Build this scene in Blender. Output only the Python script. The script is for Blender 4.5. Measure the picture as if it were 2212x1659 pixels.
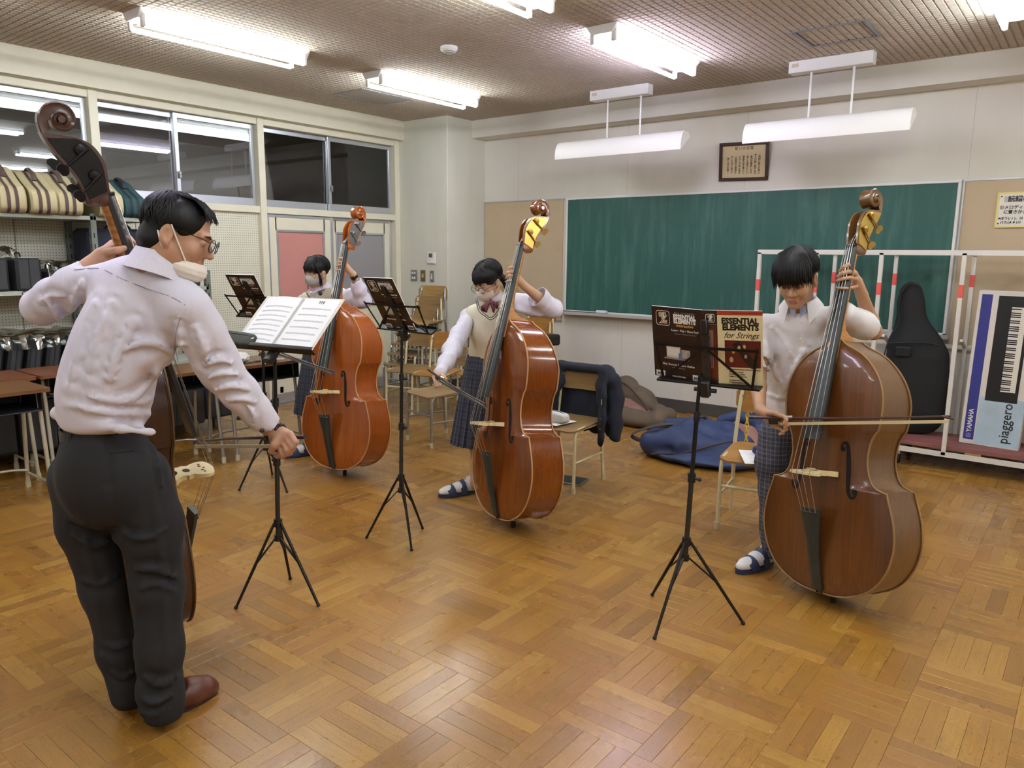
import bpy, bmesh, math, random
import numpy as np
from mathutils import Vector, Matrix, Euler

for o in list(bpy.data.objects):
    bpy.data.objects.remove(o)
S = bpy.context.scene
COL = S.collection
R = math.radians

# ---- camera: eye height 1.52 m, turned 38 degrees from the back wall's normal
cam = bpy.data.cameras.new('camera')
cam.sensor_fit = 'HORIZONTAL'
cam.sensor_width = 36.0
cam.lens = 36.0 * 1624.6 / 2212.0
cam.clip_start = 0.05
camo = bpy.data.objects.new('camera', cam)
COL.objects.link(camo)
_y, _p, _r = R(38.071), R(9.7224), R(0.5295)
_fw = Vector((-math.sin(_y) * math.cos(_p), math.cos(_y) * math.cos(_p), -math.sin(_p)))
_rt = Vector((math.cos(_y), math.sin(_y), 0))
_up = _rt.cross(_fw)
_rx = _rt * math.cos(_r) + _up * math.sin(_r)
_ux = _up * math.cos(_r) - _rt * math.sin(_r)
camo.matrix_world = Matrix(((_rx.x, _ux.x, -_fw.x, 0), (_rx.y, _ux.y, -_fw.y, 0), (_rx.z, _ux.z, -_fw.z, 1.52), (0, 0, 0, 1)))
S.camera = camo

# ---- world: evening, almost no light from outside
w = bpy.data.worlds.new('world')
S.world = w
w.use_nodes = True
w.node_tree.nodes['Background'].inputs[0].default_value = (0.75, 0.72, 0.68, 1)
w.node_tree.nodes['Background'].inputs[1].default_value = 0.05

S.view_settings.view_transform = 'Standard'
S.view_settings.look = 'None'
S.view_settings.gamma = 1.0
S.view_settings.use_curve_mapping = False
S.view_settings.exposure = 0.28
S.cycles.max_bounces = 8
S.cycles.diffuse_bounces = 4
S.cycles.glossy_bounces = 3
S.cycles.transmission_bounces = 6
S.cycles.transparent_max_bounces = 12
S.cycles.caustics_reflective = False
S.cycles.caustics_refractive = False
TUBE = 58.0          # strength of every fluorescent tube in the room

# ---------------------------------------------------------------- materials
def srgb(c):
    if isinstance(c, str):
        c = c.lstrip('#')
        c = [int(c[i:i + 2], 16) / 255 for i in (0, 2, 4)]
    return tuple((v / 12.92 if v <= 0.04045 else ((v + 0.055) / 1.055) ** 2.4) for v in c)

class NT:
    """small helper around a material's node tree"""
    def __init__(s, name):
        s.m = bpy.data.materials.new(name)
        s.m.use_nodes = True
        s.t = s.m.node_tree
        s.b = s.t.nodes['Principled BSDF']
        s.out = s.t.nodes['Material Output']
    def n(s, typ, **kw):
        x = s.t.nodes.new('ShaderNode' + typ)
        for k, v in kw.items():
            if k.startswith('i_'):
                key = k[2:]
                x.inputs[int(key) if key.isdigit() else key.replace('_', ' ')].default_value = v
            else:
                setattr(x, k, v)
        return x
    def l(s, a, b):
        s.t.links.new(a, b)
    def math(s, op, a, b=None, c=None):
        x = s.n('Math', operation=op)
        for i, v in enumerate((a, b, c)):
            if v is None:
                continue
            if isinstance(v, (int, float)):
                x.inputs[i].default_value = v
            else:
                s.l(v, x.inputs[i])
        return x.outputs[0]
    def mix(s, fac, a, b, blend='MIX'):
        x = s.n('Mix', data_type='RGBA', blend_type=blend)
        for i, v in ((0, fac), (6, a), (7, b)):
            if isinstance(v, (int, float)):
                x.inputs[i].default_value = v
            elif isinstance(v, (tuple, list)):
                x.inputs[i].default_value = (*v[:3], 1)
            else:
                s.l(v, x.inputs[i])
        return x.outputs[2]
    def ramp(s, fac, *stops):
        x = s.n('ValToRGB')
        e = x.color_ramp.elements
        while len(e) < len(stops):
            e.new(0.5)
        for k, (p, c) in zip(e, stops):
            k.position = p
            k.color = (*srgb(c), 1) if isinstance(c, (str, tuple)) else (c, c, c, 1)
        s.l(fac, x.inputs[0])
        return x.outputs[0]
    def noise(s, vec, scale, detail=3, rough=0.55, dist=0.0):
        x = s.n('TexNoise')
        x.inputs['Scale'].default_value = scale
        x.inputs['Detail'].default_value = detail
        x.inputs['Roughness'].default_value = rough
        x.inputs['Distortion'].default_value = dist
        if vec is not None:
            s.l(vec, x.inputs['Vector'])
        return x.outputs[0]
    def coord(s, which='Object'):
        return s.n('TexCoord').outputs[which]
    def scale(s, vec, sx, sy, sz):
        x = s.n('Mapping')
        x.inputs['Scale'].default_value = (sx, sy, sz)
        s.l(vec, x.inputs['Vector'])
        return x.outputs[0]
    def bump(s, h, strength=0.3, dist=0.002):
        x = s.n('Bump')
        x.inputs['Strength'].default_value = strength
        x.inputs['Distance'].default_value = dist
        s.l(h, x.inputs['Height'])
        s.l(x.outputs[0], s.b.inputs['Normal'])
    def base(s, c):
        if isinstance(c, (tuple, list)):
            s.b.inputs['Base Color'].default_value = (*c[:3], 1)
        else:
            s.l(c, s.b.inputs['Base Color'])
    def set(s, **kw):
        for k, v in kw.items():
            s.b.inputs[k.replace('_', ' ')].default_value = v
        return s

_MC = {}
def mat(name, col, rough=0.6, metal=0.0, vary=0.0, vscale=6.0, bump=0.0, bscale=60.0, spec=0.5, coat=0.0, bdist=0.001, stretch=None):
    if name in _MC:
        return _MC[name]
    t = NT(name)
    c = srgb(col)
    t.base(c)
    t.set(Roughness=rough, Metallic=metal)
    t.b.inputs['Specular IOR Level'].default_value = spec
    t.b.inputs['Coat Weight'].default_value = coat
    co = None
    if vary or bump:
        co = t.coord()
        if stretch:
            co = t.scale(co, *stretch)
    if vary:
        f = t.noise(co, vscale, 4, 0.6)
        lo = tuple(v * (1 - vary) for v in c)
        hi = tuple(min(1, v * (1 + vary)) for v in c)
        r = t.ramp(f, (0.3, 0.0), (0.7, 1.0))
        t.base(t.mix(r, lo, hi))
    if bump:
        t.bump(t.noise(co, bscale, 4, 0.6), bump, bdist)
    _MC[name] = t.m
    return t.m

def emis(name, col, strength):
    t = NT(name)
    t.base(srgb(col))
    t.b.inputs['Emission Color'].default_value = (*srgb(col), 1)
    t.b.inputs['Emission Strength'].default_value = strength
    return t.m

def clear(name, col='#ffffff', rough=0.03, ior=1.45, trans=0.9):
    """thin clear sheet: see-through with a glossy surface"""
    t = NT(name)
    tr = t.n('BsdfTransparent')
    tr.inputs[0].default_value = (*srgb(col), 1)
    gl = t.n('BsdfGlossy')
    gl.inputs['Roughness'].default_value = rough
    fr = t.n('Fresnel')
    fr.inputs[0].default_value = ior
    mx = t.n('MixShader')
    t.l(fr.outputs[0], mx.inputs[0])
    t.l(tr.outputs[0], mx.inputs[1])
    t.l(gl.outputs[0], mx.inputs[2])
    t.l(mx.outputs[0], t.out.inputs[0])
    return t.m

# ---------------------------------------------------------------- meshes
V = Vector
class MB:
    """collects shapes and links them as one mesh object"""
    def __init__(s):
        s.v, s.f = [], []
    def add(s, vs, fs, M=None):
        o = len(s.v)
        if M is not None:
            vs = [M @ Vector(p) for p in vs]
        s.v.extend([tuple(p) for p in vs])
        s.f.extend([tuple(i + o for i in f) for f in fs])
        return s
    def box(s, x0, x1, y0, y1, z0, z1, M=None, bev=0.0):
        if bev > 0:
            b = min(bev, (x1 - x0) * .45, (y1 - y0) * .45, (z1 - z0) * .45)
            vs, idx = [], {}
            for sx in (0, 1):
                for sy in (0, 1):
                    for sz in (0, 1):
                        X, Y, Z = (x0, x1)[sx], (y0, y1)[sy], (z0, z1)[sz]
                        dx, dy, dz = (b, -b)[sx], (b, -b)[sy], (b, -b)[sz]
                        for a, p in enumerate(((X, Y + dy, Z + dz), (X + dx, Y, Z + dz), (X + dx, Y + dy, Z))):
                            idx[sx, sy, sz, a] = len(vs)
                            vs.append(p)
            fs = []
            for i in (0, 1):
                q = [idx[i, 0, 0, 0], idx[i, 1, 0, 0], idx[i, 1, 1, 0], idx[i, 0, 1, 0]]
                fs.append(q if i else q[::-1])
                q = [idx[0, i, 0, 1], idx[0, i, 1, 1], idx[1, i, 1, 1], idx[1, i, 0, 1]]
                fs.append(q if i else q[::-1])
                q = [idx[0, 0, i, 2], idx[1, 0, i, 2], idx[1, 1, i, 2], idx[0, 1, i, 2]]
                fs.append(q if i else q[::-1])
            for a in (0, 1):
                for c in (0, 1):
                    k = [idx[0, a, c, 1], idx[1, a, c, 1], idx[1, a, c, 2], idx[0, a, c, 2]]
                    fs.append(k)
                    k = [idx[a, 0, c, 0], idx[a, 1, c, 0], idx[a, 1, c, 2], idx[a, 0, c, 2]]
                    fs.append(k)
                    k = [idx[a, c, 0, 0], idx[a, c, 1, 0], idx[a, c, 1, 1], idx[a, c, 0, 1]]
                    fs.append(k)
                    for d in (0, 1):
                        fs.append([idx[a, c, d, 0], idx[a, c, d, 1], idx[a, c, d, 2]])
            return s.add(vs, fs, M)
        vs = [(x, y, z) for x in (x0, x1) for y in (y0, y1) for z in (z0, z1)]
        fs = [(0, 1, 3, 2), (4, 6, 7, 5), (0, 4, 5, 1), (2, 3, 7, 6), (0, 2, 6, 4), (1, 5, 7, 3)]
        return s.add(vs, fs, M)
    def cbox(s, c, size, M=None, bev=0.0):
        return s.box(c[0] - size[0] / 2, c[0] + size[0] / 2, c[1] - size[1] / 2, c[1] + size[1] / 2, c[2] - size[2] / 2, c[2] + size[2] / 2, M, bev)
    def tube(s, pts, r, n=8, caps=True, M=None, closed=False, flat=None):
        """tube along points; r a number or a list; flat squashes the section along its first normal"""
        pts = [Vector(p) for p in pts]
        k = len(pts)
        rs = r if isinstance(r, (list, tuple)) else [r] * k
        tang = []
        for i in range(k):
            a = pts[(i - 1) % k] if (closed or i > 0) else pts[i]
            b = pts[(i + 1) % k] if (closed or i < k - 1) else pts[i]
            d = b - a
            tang.append(d.normalized() if d.length > 1e-9 else Vector((0, 0, 1)))
        t = tang[0]
        nn = t.cross(Vector((0, 0, 1)))
        if nn.length < 1e-3:
            nn = t.cross(Vector((1, 0, 0)))
        nn.normalize()
        vs, fs = [], []
        for i in range(k):
            t2 = tang[i]
            nn = (nn - t2 * nn.dot(t2))
            nn = nn.normalized() if nn.length > 1e-6 else t2.orthogonal().normalized()
            bb = t2.cross(nn)
            for j in range(n):
                a = 2 * math.pi * j / n
                fx = flat if flat else 1.0
                vs.append(pts[i] + nn * (math.cos(a) * rs[i] * fx) + bb * (math.sin(a) * rs[i]))
        m = k if closed else k - 1
        for i in range(m):
            i2 = (i + 1) % k
            for j in range(n):
                j2 = (j + 1) % n
                fs.append((i * n + j, i2 * n + j, i2 * n + j2, i * n + j2)[::-1])
        if caps and not closed:
            fs.append(tuple(range(n)))
            fs.append(tuple(range((k - 1) * n, k * n))[::-1])
        return s.add(vs, fs, M)
    def bar(s, a, b, w, d, up=(0, 0, 1), M=None):
        """rectangular bar from a to b"""
        a, b = Vector(a), Vector(b)
        t = (b - a).normalized()
        u = Vector(up)
        x = t.cross(u)
        if x.length < 1e-4:
            x = t.cross(Vector((1, 0, 0)))
        x.normalize()
        y = x.cross(t)
        vs = []
        for p in (a, b):
            for i, j in ((-1, -1), (1, -1), (1, 1), (-1, 1)):
                vs.append(p + x * (i * w / 2) + y * (j * d / 2))
        fs = [(0, 1, 2, 3), (7, 6, 5, 4), (0, 4, 5, 1), (1, 5, 6, 2), (2, 6, 7, 3), (3, 7, 4, 0)]
        return s.add(vs, fs, M)
    def lathe(s, prof, n=16, M=None):
        """profile [(r, z)] turned about Z"""
        vs, fs = [], []
        for r, z in prof:
            for j in range(n):
                a = 2 * math.pi * j / n
                vs.append((r * math.cos(a), r * math.sin(a), z))
        for i in range(len(prof) - 1):
            for j in range(n):
                j2 = (j + 1) % n
                fs.append((i * n + j, i * n + j2, (i + 1) * n + j2, (i + 1) * n + j))
        fs.append(tuple(range(n))[::-1])
        fs.append(tuple(range((len(prof) - 1) * n, len(prof) * n)))
        return s.add(vs, fs, M)
    def prism(s, poly, z0, z1, M=None):
        """2D polygon (x, y) extruded in z"""
        n = len(poly)
        vs = [(x, y, z0) for x, y in poly] + [(x, y, z1) for x, y in poly]
        fs = [tuple(range(n))[::-1], tuple(range(n, 2 * n))]
        for i in range(n):
            j = (i + 1) % n
            fs.append((i, j, n + j, n + i))
        return s.add(vs, fs, M)
    def ball(s, c, r, n=12, m=8, M=None):
        if isinstance(r, (int, float)):
            r = (r, r, r)
        vs = [(c[0], c[1], c[2] - r[2])]
        for i in range(1, m):
            t = -math.pi / 2 + math.pi * i / m
            for j in range(n):
                a = 2 * math.pi * j / n
                vs.append((c[0] + r[0] * math.cos(t) * math.cos(a), c[1] + r[1] * math.cos(t) * math.sin(a), c[2] + r[2] * math.sin(t)))
        vs.append((c[0], c[1], c[2] + r[2]))
        fs = []
        for j in range(n):
            j2 = (j + 1) % n
            fs.append((0, 1 + j2, 1 + j))
            for i in range(m - 2):
                fs.append((1 + i * n + j, 1 + i * n + j2, 1 + (i + 1) * n + j2, 1 + (i + 1) * n + j))
            fs.append((1 + (m - 2) * n + j, 1 + (m - 2) * n + j2, len(vs) - 1))
        return s.add(vs, fs, M)
    def sheet(s, rows, thick=0.0, M=None):
        """grid of points, given a thickness along its own normal"""
        nr, nc = len(rows), len(rows[0])
        P = np.array(rows, float)
        if thick:
            du = np.gradient(P, axis=1)
            dv = np.gradient(P, axis=0)
            nn = np.cross(du, dv)
            nn /= np.maximum(np.linalg.norm(nn, axis=2, keepdims=True), 1e-9)
            A, B = P + nn * thick / 2, P - nn * thick / 2
        else:
            A = P
        vs = [tuple(p) for p in A.reshape(-1, 3)]
        idx = lambda i, j: i * nc + j
        fs = [(idx(i, j), idx(i, j + 1), idx(i + 1, j + 1), idx(i + 1, j)) for i in range(nr - 1) for j in range(nc - 1)]
        if thick:
            o = len(vs)
            vs += [tuple(p) for p in B.reshape(-1, 3)]
            fs += [tuple(o + k for k in f)[::-1] for f in list(fs)]
            ring = [idx(0, j) for j in range(nc)] + [idx(i, nc - 1) for i in range(1, nr)] + [idx(nr - 1, j) for j in range(nc - 2, -1, -1)] + [idx(i, 0) for i in range(nr - 2, 0, -1)]
            for a, b in zip(ring, ring[1:] + ring[:1]):
                fs.append((b, a, o + a, o + b))
        return s.add(vs, fs, M)
    def mesh(s, name, angle=40):
        me = bpy.data.meshes.new(name)
        me.from_pydata(s.v, [], s.f)
        me.validate(clean_customdata=False)
        if angle:
            me.shade_smooth()
            me.set_sharp_from_angle(angle=R(angle))
        return me
    def build(s, name, m, parent=None, angle=40, world=False):
        if world and parent is not None:
            inv = parent.matrix_basis.inverted()
            s.v = [tuple(inv @ Vector(p)) for p in s.v]
        me = s.mesh(name, angle)
        if m is not None:
            me.materials.append(m)
        return link(name, me, parent)

def link(name, data, parent=None):
    o = bpy.data.objects.new(name, data)
    COL.objects.link(o)
    if parent is not None:
        o.parent = parent
    return o

def empty(name, loc=(0, 0, 0), M=None):
    o = bpy.data.objects.new(name, None)
    COL.objects.link(o)
    if M is not None:
        o.matrix_basis = M
    else:
        o.location = loc
        o.matrix_basis = Matrix.Translation(loc)
    return o

def tag(o, label=None, cat=None, group=None, kind=None):
    if label:
        o['label'] = label
    if cat:
        o['category'] = cat
    if group:
        o['group'] = group
    if kind:
        o['kind'] = kind
    return o

def copy_tree(o, parent=None, M=None):
    c = o.copy()
    COL.objects.link(c)
    c.parent = parent
    if M is not None:
        c.matrix_basis = M
    for ch in list(o.children):
        copy_tree(ch, c)
    return c

def frame(o, x, y, z):
    """matrix with given origin and axes"""
    x, y, z = Vector(x).normalized(), Vector(y).normalized(), Vector(z).normalized()
    return Matrix(((x.x, y.x, z.x, o[0]), (x.y, y.y, z.y, o[1]), (x.z, y.z, z.z, o[2]), (0, 0, 0, 1)))

def look_frame(o, z, xhint):
    z = Vector(z).normalized()
    x = Vector(xhint)
    x = (x - z * x.dot(z)).normalized()
    return frame(o, x, z.cross(x), z)

def rotz(a, loc=(0, 0, 0)):
    return Matrix.Translation(loc) @ Matrix.Rotation(R(a), 4, 'Z')

_DG = None
def text(name, body, size, m, parent, M, align='CENTER', bold=0.0, shear=0.0, sx=1.0, depth=0.0004, spacing=1.0, line=1.0):
    """flat print; lies in the XY plane of M"""
    cu = bpy.data.curves.new(name, 'FONT')
    cu.body = body
    cu.size = size
    cu.align_x = align
    cu.align_y = 'CENTER'
    cu.offset = bold
    cu.shear = shear
    cu.space_character = spacing
    cu.space_line = line
    cu.extrude = depth
    cu.resolution_u = 2
    o = bpy.data.objects.new(name, cu)
    COL.objects.link(o)
    dg = bpy.context.evaluated_depsgraph_get()
    me = bpy.data.meshes.new_from_object(o.evaluated_get(dg))
    bpy.data.objects.remove(o)
    bpy.data.curves.remove(cu)
    me.transform(M @ Matrix.Diagonal((sx, 1, 1, 1)))
    me.materials.clear()
    me.materials.append(m)
    return link(name, me, parent)

def smooth_path(pts, n=6, closed=False):
    """Catmull-Rom through points"""
    P = [np.array(p, float) for p in pts]
    out = []
    k = len(P)
    rng = range(k) if closed else range(k - 1)
    for i in rng:
        p0 = P[(i - 1) % k] if (closed or i > 0) else P[i] * 2 - P[i + 1]
        p1, p2 = P[i], P[(i + 1) % k]
        p3 = P[(i + 2) % k] if (closed or i < k - 2) else P[i + 1] * 2 - P[i]
        for j in range(n):
            t = j / n
            out.append(0.5 * ((2 * p1) + (-p0 + p2) * t + (2 * p0 - 5 * p1 + 4 * p2 - p3) * t * t + (-p0 + 3 * p1 - 3 * p2 + p3) * t ** 3))
    if not closed:
        out.append(P[-1])
    return [tuple(p) for p in out]

# ---------------------------------------------------------------- soft bodies: distance fields turned into one closed mesh
class Field:
    def __init__(s, lo, hi, h):
        s.h = h
        s.lo = np.array(lo, np.float32)
        s.n = np.maximum(((np.array(hi) - np.array(lo)) / h).astype(int) + 1, 4)
        s.F = np.full(tuple(s.n), 0.3, np.float32)
        s.ax = [s.lo[i] + h * np.arange(s.n[i], dtype=np.float32) for i in range(3)]
    def sl(s, lo, hi):
        a = np.clip(np.floor((np.array(lo) - s.lo) / s.h).astype(int), 0, s.n)
        b = np.clip(np.ceil((np.array(hi) - s.lo) / s.h).astype(int) + 1, 0, s.n)
        if np.any(b <= a):
            return None, None
        q = tuple(slice(i, j) for i, j in zip(a, b))
        g = np.meshgrid(*[s.ax[i][q[i]] for i in range(3)], indexing='ij', sparse=True)
        return q, g
    def put(s, q, d, k, mode='u'):
        A = s.F[q]
        if mode == 's':
            d = -d
        if mode == 'u':
            if k > 0:
                h = np.maximum(k - np.abs(A - d), 0) / k
                s.F[q] = np.minimum(A, d) - h * h * k * .25
            else:
                s.F[q] = np.minimum(A, d)
        else:
            if k > 0:
                h = np.maximum(k - np.abs(A - d), 0) / k
                s.F[q] = np.maximum(A, d) + h * h * k * .25
            else:
                s.F[q] = np.maximum(A, d)
    def cap(s, a, b, ra, rb=None, k=0.02, mode='u', flat=None):
        """tapered capsule; flat=(axis vector, factor) squashes its section"""
        rb = ra if rb is None else rb
        a, b = np.array(a, np.float32), np.array(b, np.float32)
        r = max(ra, rb)
        ext = r * (max(1, flat[1]) if flat else 1) + k + 3 * s.h
        q, g = s.sl(np.minimum(a, b) - ext, np.maximum(a, b) + ext)
        if q is None:
            return s
        ba = b - a
        L2 = max(float(ba @ ba), 1e-9)
        px, py, pz = g[0] - a[0], g[1] - a[1], g[2] - a[2]
        t = np.clip((px * ba[0] + py * ba[1] + pz * ba[2]) / L2, 0, 1)
        dx, dy, dz = px - t * ba[0], py - t * ba[1], pz - t * ba[2]
        if flat:
            u = np.array(flat[0], np.float32)
            u /= np.linalg.norm(u)
            e = dx * u[0] + dy * u[1] + dz * u[2]
            f = 1 / flat[1] - 1
            dx, dy, dz = dx + e * u[0] * f, dy + e * u[1] * f, dz + e * u[2] * f
        d = np.sqrt(dx * dx + dy * dy + dz * dz) - (ra + (rb - ra) * t)
        if flat and flat[1] < 1:
            d = d * flat[1] ** .5
        s.put(q, d, k, mode)
        return s
    def path(s, pts, rs, k=0.02, mode='u', flat=None):
        if isinstance(rs, (int, float)):
            rs = [rs] * len(pts)
        for i in range(len(pts) - 1):
            s.cap(pts[i], pts[i + 1], rs[i], rs[i + 1], k, mode, flat)
        return s
    def ell(s, c, r, M=None, k=0.02, mode='u', p=2.0):
        """ellipsoid, M a 3x3 whose columns are its axes; p > 2 makes it boxier"""
        c = np.array(c, np.float32)
        ext = max(r) * 1.05 + k + 3 * s.h
        q, g = s.sl(c - ext, c + ext)
        if q is None:
            return s
        x, y, z = g[0] - c[0], g[1] - c[1], g[2] - c[2]
        if M is not None:
            M = np.array(M, np.float32)
            x, y, z = (x * M[0, 0] + y * M[1, 0] + z * M[2, 0], x * M[0, 1] + y * M[1, 1] + z * M[2, 1], x * M[0, 2] + y * M[1, 2] + z * M[2, 2])
        if p == 2.0:
            k0 = np.sqrt((x / r[0]) ** 2 + (y / r[1]) ** 2 + (z / r[2]) ** 2)
            k1 = np.sqrt((x / r[0] ** 2) ** 2 + (y / r[1] ** 2) ** 2 + (z / r[2] ** 2) ** 2)
            d = k0 * (k0 - 1) / np.maximum(k1, 1e-6)
        else:
            k0 = (np.abs(x / r[0]) ** p + np.abs(y / r[1]) ** p + np.abs(z / r[2]) ** p) ** (1 / p)
            d = (k0 - 1) * min(r)
        s.put(q, d, k, mode)
        return s
    def cut(s, pt, n, k=0.0):
        """keep the side opposite to n"""
        n = np.array(n, np.float32)
        n /= np.linalg.norm(n)
        g = np.meshgrid(*s.ax, indexing='ij', sparse=True)
        d = (g[0] - pt[0]) * n[0] + (g[1] - pt[1]) * n[1] + (g[2] - pt[2]) * n[2]
        s.put((slice(None),) * 3, d.astype(np.float32), k, 'i')
        return s
    def trim(s, pt, n, rad, k=.003):
        """flat cut (a hem) that only acts within rad of pt"""
        n = np.array(n, float)
        n /= np.linalg.norm(n)
        q, g = s.sl(np.array(pt) - rad, np.array(pt) + rad)
        if q is None:
            return s
        x, y, z = g[0] - pt[0], g[1] - pt[1], g[2] - pt[2]
        h = x * n[0] + y * n[1] + z * n[2]
        lat = np.sqrt(np.maximum(x * x + y * y + z * z, 0))
        d = np.where(lat < rad * .98, h, -1.0).astype(np.float32)
        s.put(q, d, k, 'i')
        return s
    def func(s, fn):
        g = np.meshgrid(*s.ax, indexing='ij', sparse=True)
        s.F = s.F + fn(*g).astype(np.float32)
        return s
    def at(s, p):
        i = np.clip(np.round((np.array(p) - s.lo) / s.h).astype(int), 0, s.n - 1)
        return s.F[tuple(i)]
    def snap(s, p, frm=(0, 0, 1.52), span=.45, inset=0.0):
        """slide a point along the line from frm until it lies on the surface"""
        p = np.array(p, float)
        d = p - np.array(frm)
        d /= np.linalg.norm(d)
        t = -span
        while t < span:
            if s.at(p + d * t) < 0:
                break
            t += s.h * .5
        else:
            return tuple(p)
        return tuple(p + d * (t + inset))
    def crease(s, pts, w, amp, frm=(0, 0, 1.52), valley=.55):
        """fold in cloth: a soft ridge with a hollow beside it along a line laid on the surface"""
        P = [np.array(s.snap(q, frm), np.float32) for q in smooth_path(pts, 3)]
        lo, hi = np.min(P, 0) - 5 * w, np.max(P, 0) + 5 * w
        q, g = s.sl(lo, hi)
        if q is None:
            return s
        best = None
        n = len(P)
        for i in range(n - 1):
            a, ba = P[i], P[i + 1] - P[i]
            L2 = max(float(ba @ ba), 1e-9)
            x, y, z = g[0] - a[0], g[1] - a[1], g[2] - a[2]
            t = np.clip((x * ba[0] + y * ba[1] + z * ba[2]) / L2, 0, 1)
            d = np.sqrt((x - t * ba[0]) ** 2 + (y - t * ba[1]) ** 2 + (z - t * ba[2]) ** 2)
            u = (i + t) / (n - 1)
            am = np.sin(np.pi * np.clip(u * .92 + .04, 0, 1)) ** .7
            v = am * (np.exp(-(d / w) ** 2) - valley * np.exp(-((d - 1.9 * w) / (.9 * w)) ** 2))
            best = v if best is None else np.where(np.abs(v) > np.abs(best), v, best)
        s.F[q] = s.F[q] - amp * best
        return s
    def surf(s):
        F = s.F.copy()
        F[0], F[-1], F[:, 0], F[:, -1], F[:, :, 0], F[:, :, -1] = .1, .1, .1, .1, .1, .1
        ins = F < 0
        n = s.n
        acc = np.zeros((n[0] - 1, n[1] - 1, n[2] - 1, 3), np.float32)
        cnt = np.zeros((n[0] - 1, n[1] - 1, n[2] - 1), np.float32)
        offs = [(a, b) for a in (0, 1) for b in (0, 1)]
        for ax in range(3):
            A = [slice(0, -1)] * 3
            for oa, ob in offs:
                st = [0, 0, 0]
                o1, o2 = [i for i in range(3) if i != ax]
                st[o1], st[o2] = oa, ob
                en = list(st)
                en[ax] = 1
                def view(o):
                    return tuple(slice(o[i], n[i] - 1 + o[i]) for i in range(3))
                f0, f1 = F[view(st)], F[view(en)]
                m = (f0 < 0) != (f1 < 0)
                t = f0[m] / (f0[m] - f1[m])
                P = np.zeros((len(t), 3), np.float32)
                P[:, ax] = t
                P[:, o1] = oa
                P[:, o2] = ob
                acc[m] += P
                cnt[m] += 1
        act = cnt > 0
        ids = np.full(act.shape, -1, np.int64)
        ids[act] = np.arange(act.sum())
        ijk = np.argwhere(act)
        v = (ijk + acc[act] / cnt[act][:, None]) * s.h + s.lo
        faces = []
        for ax in range(3):
            o1, o2 = (ax + 1) % 3, (ax + 2) % 3
            lo = [slice(1, n[i] - 1) for i in range(3)]
            lo[ax] = slice(0, n[ax] - 1)
            hi = list(lo)
            hi[ax] = slice(1, n[ax])
            a, b = ins[tuple(lo)], ins[tuple(hi)]
            for flip, m in ((False, a & ~b), (True, ~a & b)):
                idx = np.argwhere(m)
                if not len(idx):
                    continue
                st = np.array([1, 1, 1])
                st[ax] = 0
                idx = idx + st
                e1, e2 = np.zeros(3, int), np.zeros(3, int)
                e1[o1], e2[o2] = 1, 1
                q = [ids[tuple((idx - d).T)] for d in (e1 + e2, e2, 0 * e1, e1)]
                if flip:
                    q = q[::-1]
                faces.append(np.stack(q, 1))
        f = np.concatenate(faces)
        return v, f
    def mesh(s, mb=None, relax=1):
        v, f = s.surf()
        for _ in range(relax):
            e = np.concatenate([f[:, [0, 1]], f[:, [1, 2]], f[:, [2, 3]], f[:, [3, 0]]])
            sm = np.zeros_like(v)
            ct = np.zeros(len(v), np.float32)
            np.add.at(sm, e[:, 0], v[e[:, 1]])
            np.add.at(ct, e[:, 0], 1)
            v = v * .5 + (sm / np.maximum(ct, 1)[:, None]) * .5
        mb = mb or MB()
        o = len(mb.v)
        mb.v.extend(map(tuple, v.tolist()))
        mb.f.extend(map(tuple, (f + o).tolist()))
        return mb

def vnoise(x, y, z, sc, seed=0):
    """cheap smooth noise from sines"""
    r = np.random.RandomState(seed)
    out = 0
    for i in range(5):
        k = r.normal(size=3) * sc
        out = out + np.sin(x * k[0] + y * k[1] + z * k[2] + r.uniform(0, 6.28))
    return out / 5

def drape(x, y, z, d, sc, seed, stretch=4.0):
    """folds drawn out along d, with sharper crests than hollows"""
    d = np.array(d, float)
    d /= np.linalg.norm(d)
    e = (x * d[0] + y * d[1] + z * d[2]) * (1 - 1 / stretch)
    n = vnoise(x - e * d[0], y - e * d[1], z - e * d[2], sc, seed)
    return .35 - np.abs(n) * 1.6

def lerp(a, b, t):
    return tuple(x + (y - x) * t for x, y in zip(a, b))

# ================================================================ the room
# x runs along the blackboard wall, y towards it; left wall x = -6.56, blackboard wall y = 6.82
XL, YB, XR, YF, ZC = -6.56, 6.82, 2.7, -2.7, 2.99

def wall_paint(name, col, vary=0.05):
    t = NT(name)
    c = srgb(col)
    co = t.coord()
    a = t.noise(co, 0.9, 3)
    b = t.noise(t.scale(co, 1, 1, 0.25), 5, 4)
    f = t.math('ADD', t.math('MULTIPLY', a, .6), t.math('MULTIPLY', b, .4))
    t.base(t.mix(t.ramp(f, (.35, 0.0), (.65, 1.0)), tuple(v * (1 - vary) for v in c), tuple(min(1, v * (1 + vary)) for v in c)))
    t.set(Roughness=.75)
    t.bump(t.noise(co, 300, 2), .08, .001)
    return t.m

M_WALL = wall_paint('wall_paint', '#dcd7cd')
M_WALL2 = wall_paint('wall_paint_grey', '#d3d2c4', .06)
M_CREAM = mat('cream_paint', '#d9d3bd', .5, vary=.03)
M_ALU = mat('aluminium', '#c9ccd2', .32, .75)
M_ALUG = mat('aluminium_grey', '#9a9da3', .4, .6)
M_WHITE = mat('white_enamel', '#e4e3e0', .4)
M_BLACK = mat('black_metal', '#1a1714', .45, .3)
M_BLKPL = mat('black_plastic', '#131313', .4)
M_STEEL = mat('bare_steel', '#9b9a95', .35, .85)
M_CHROME = mat('chrome', '#d5d6d8', .15, 1.0)
M_RUBBER = mat('black_rubber', '#121212', .7)
M_PAPER = mat('paper', '#ecebe6', .8)

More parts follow.
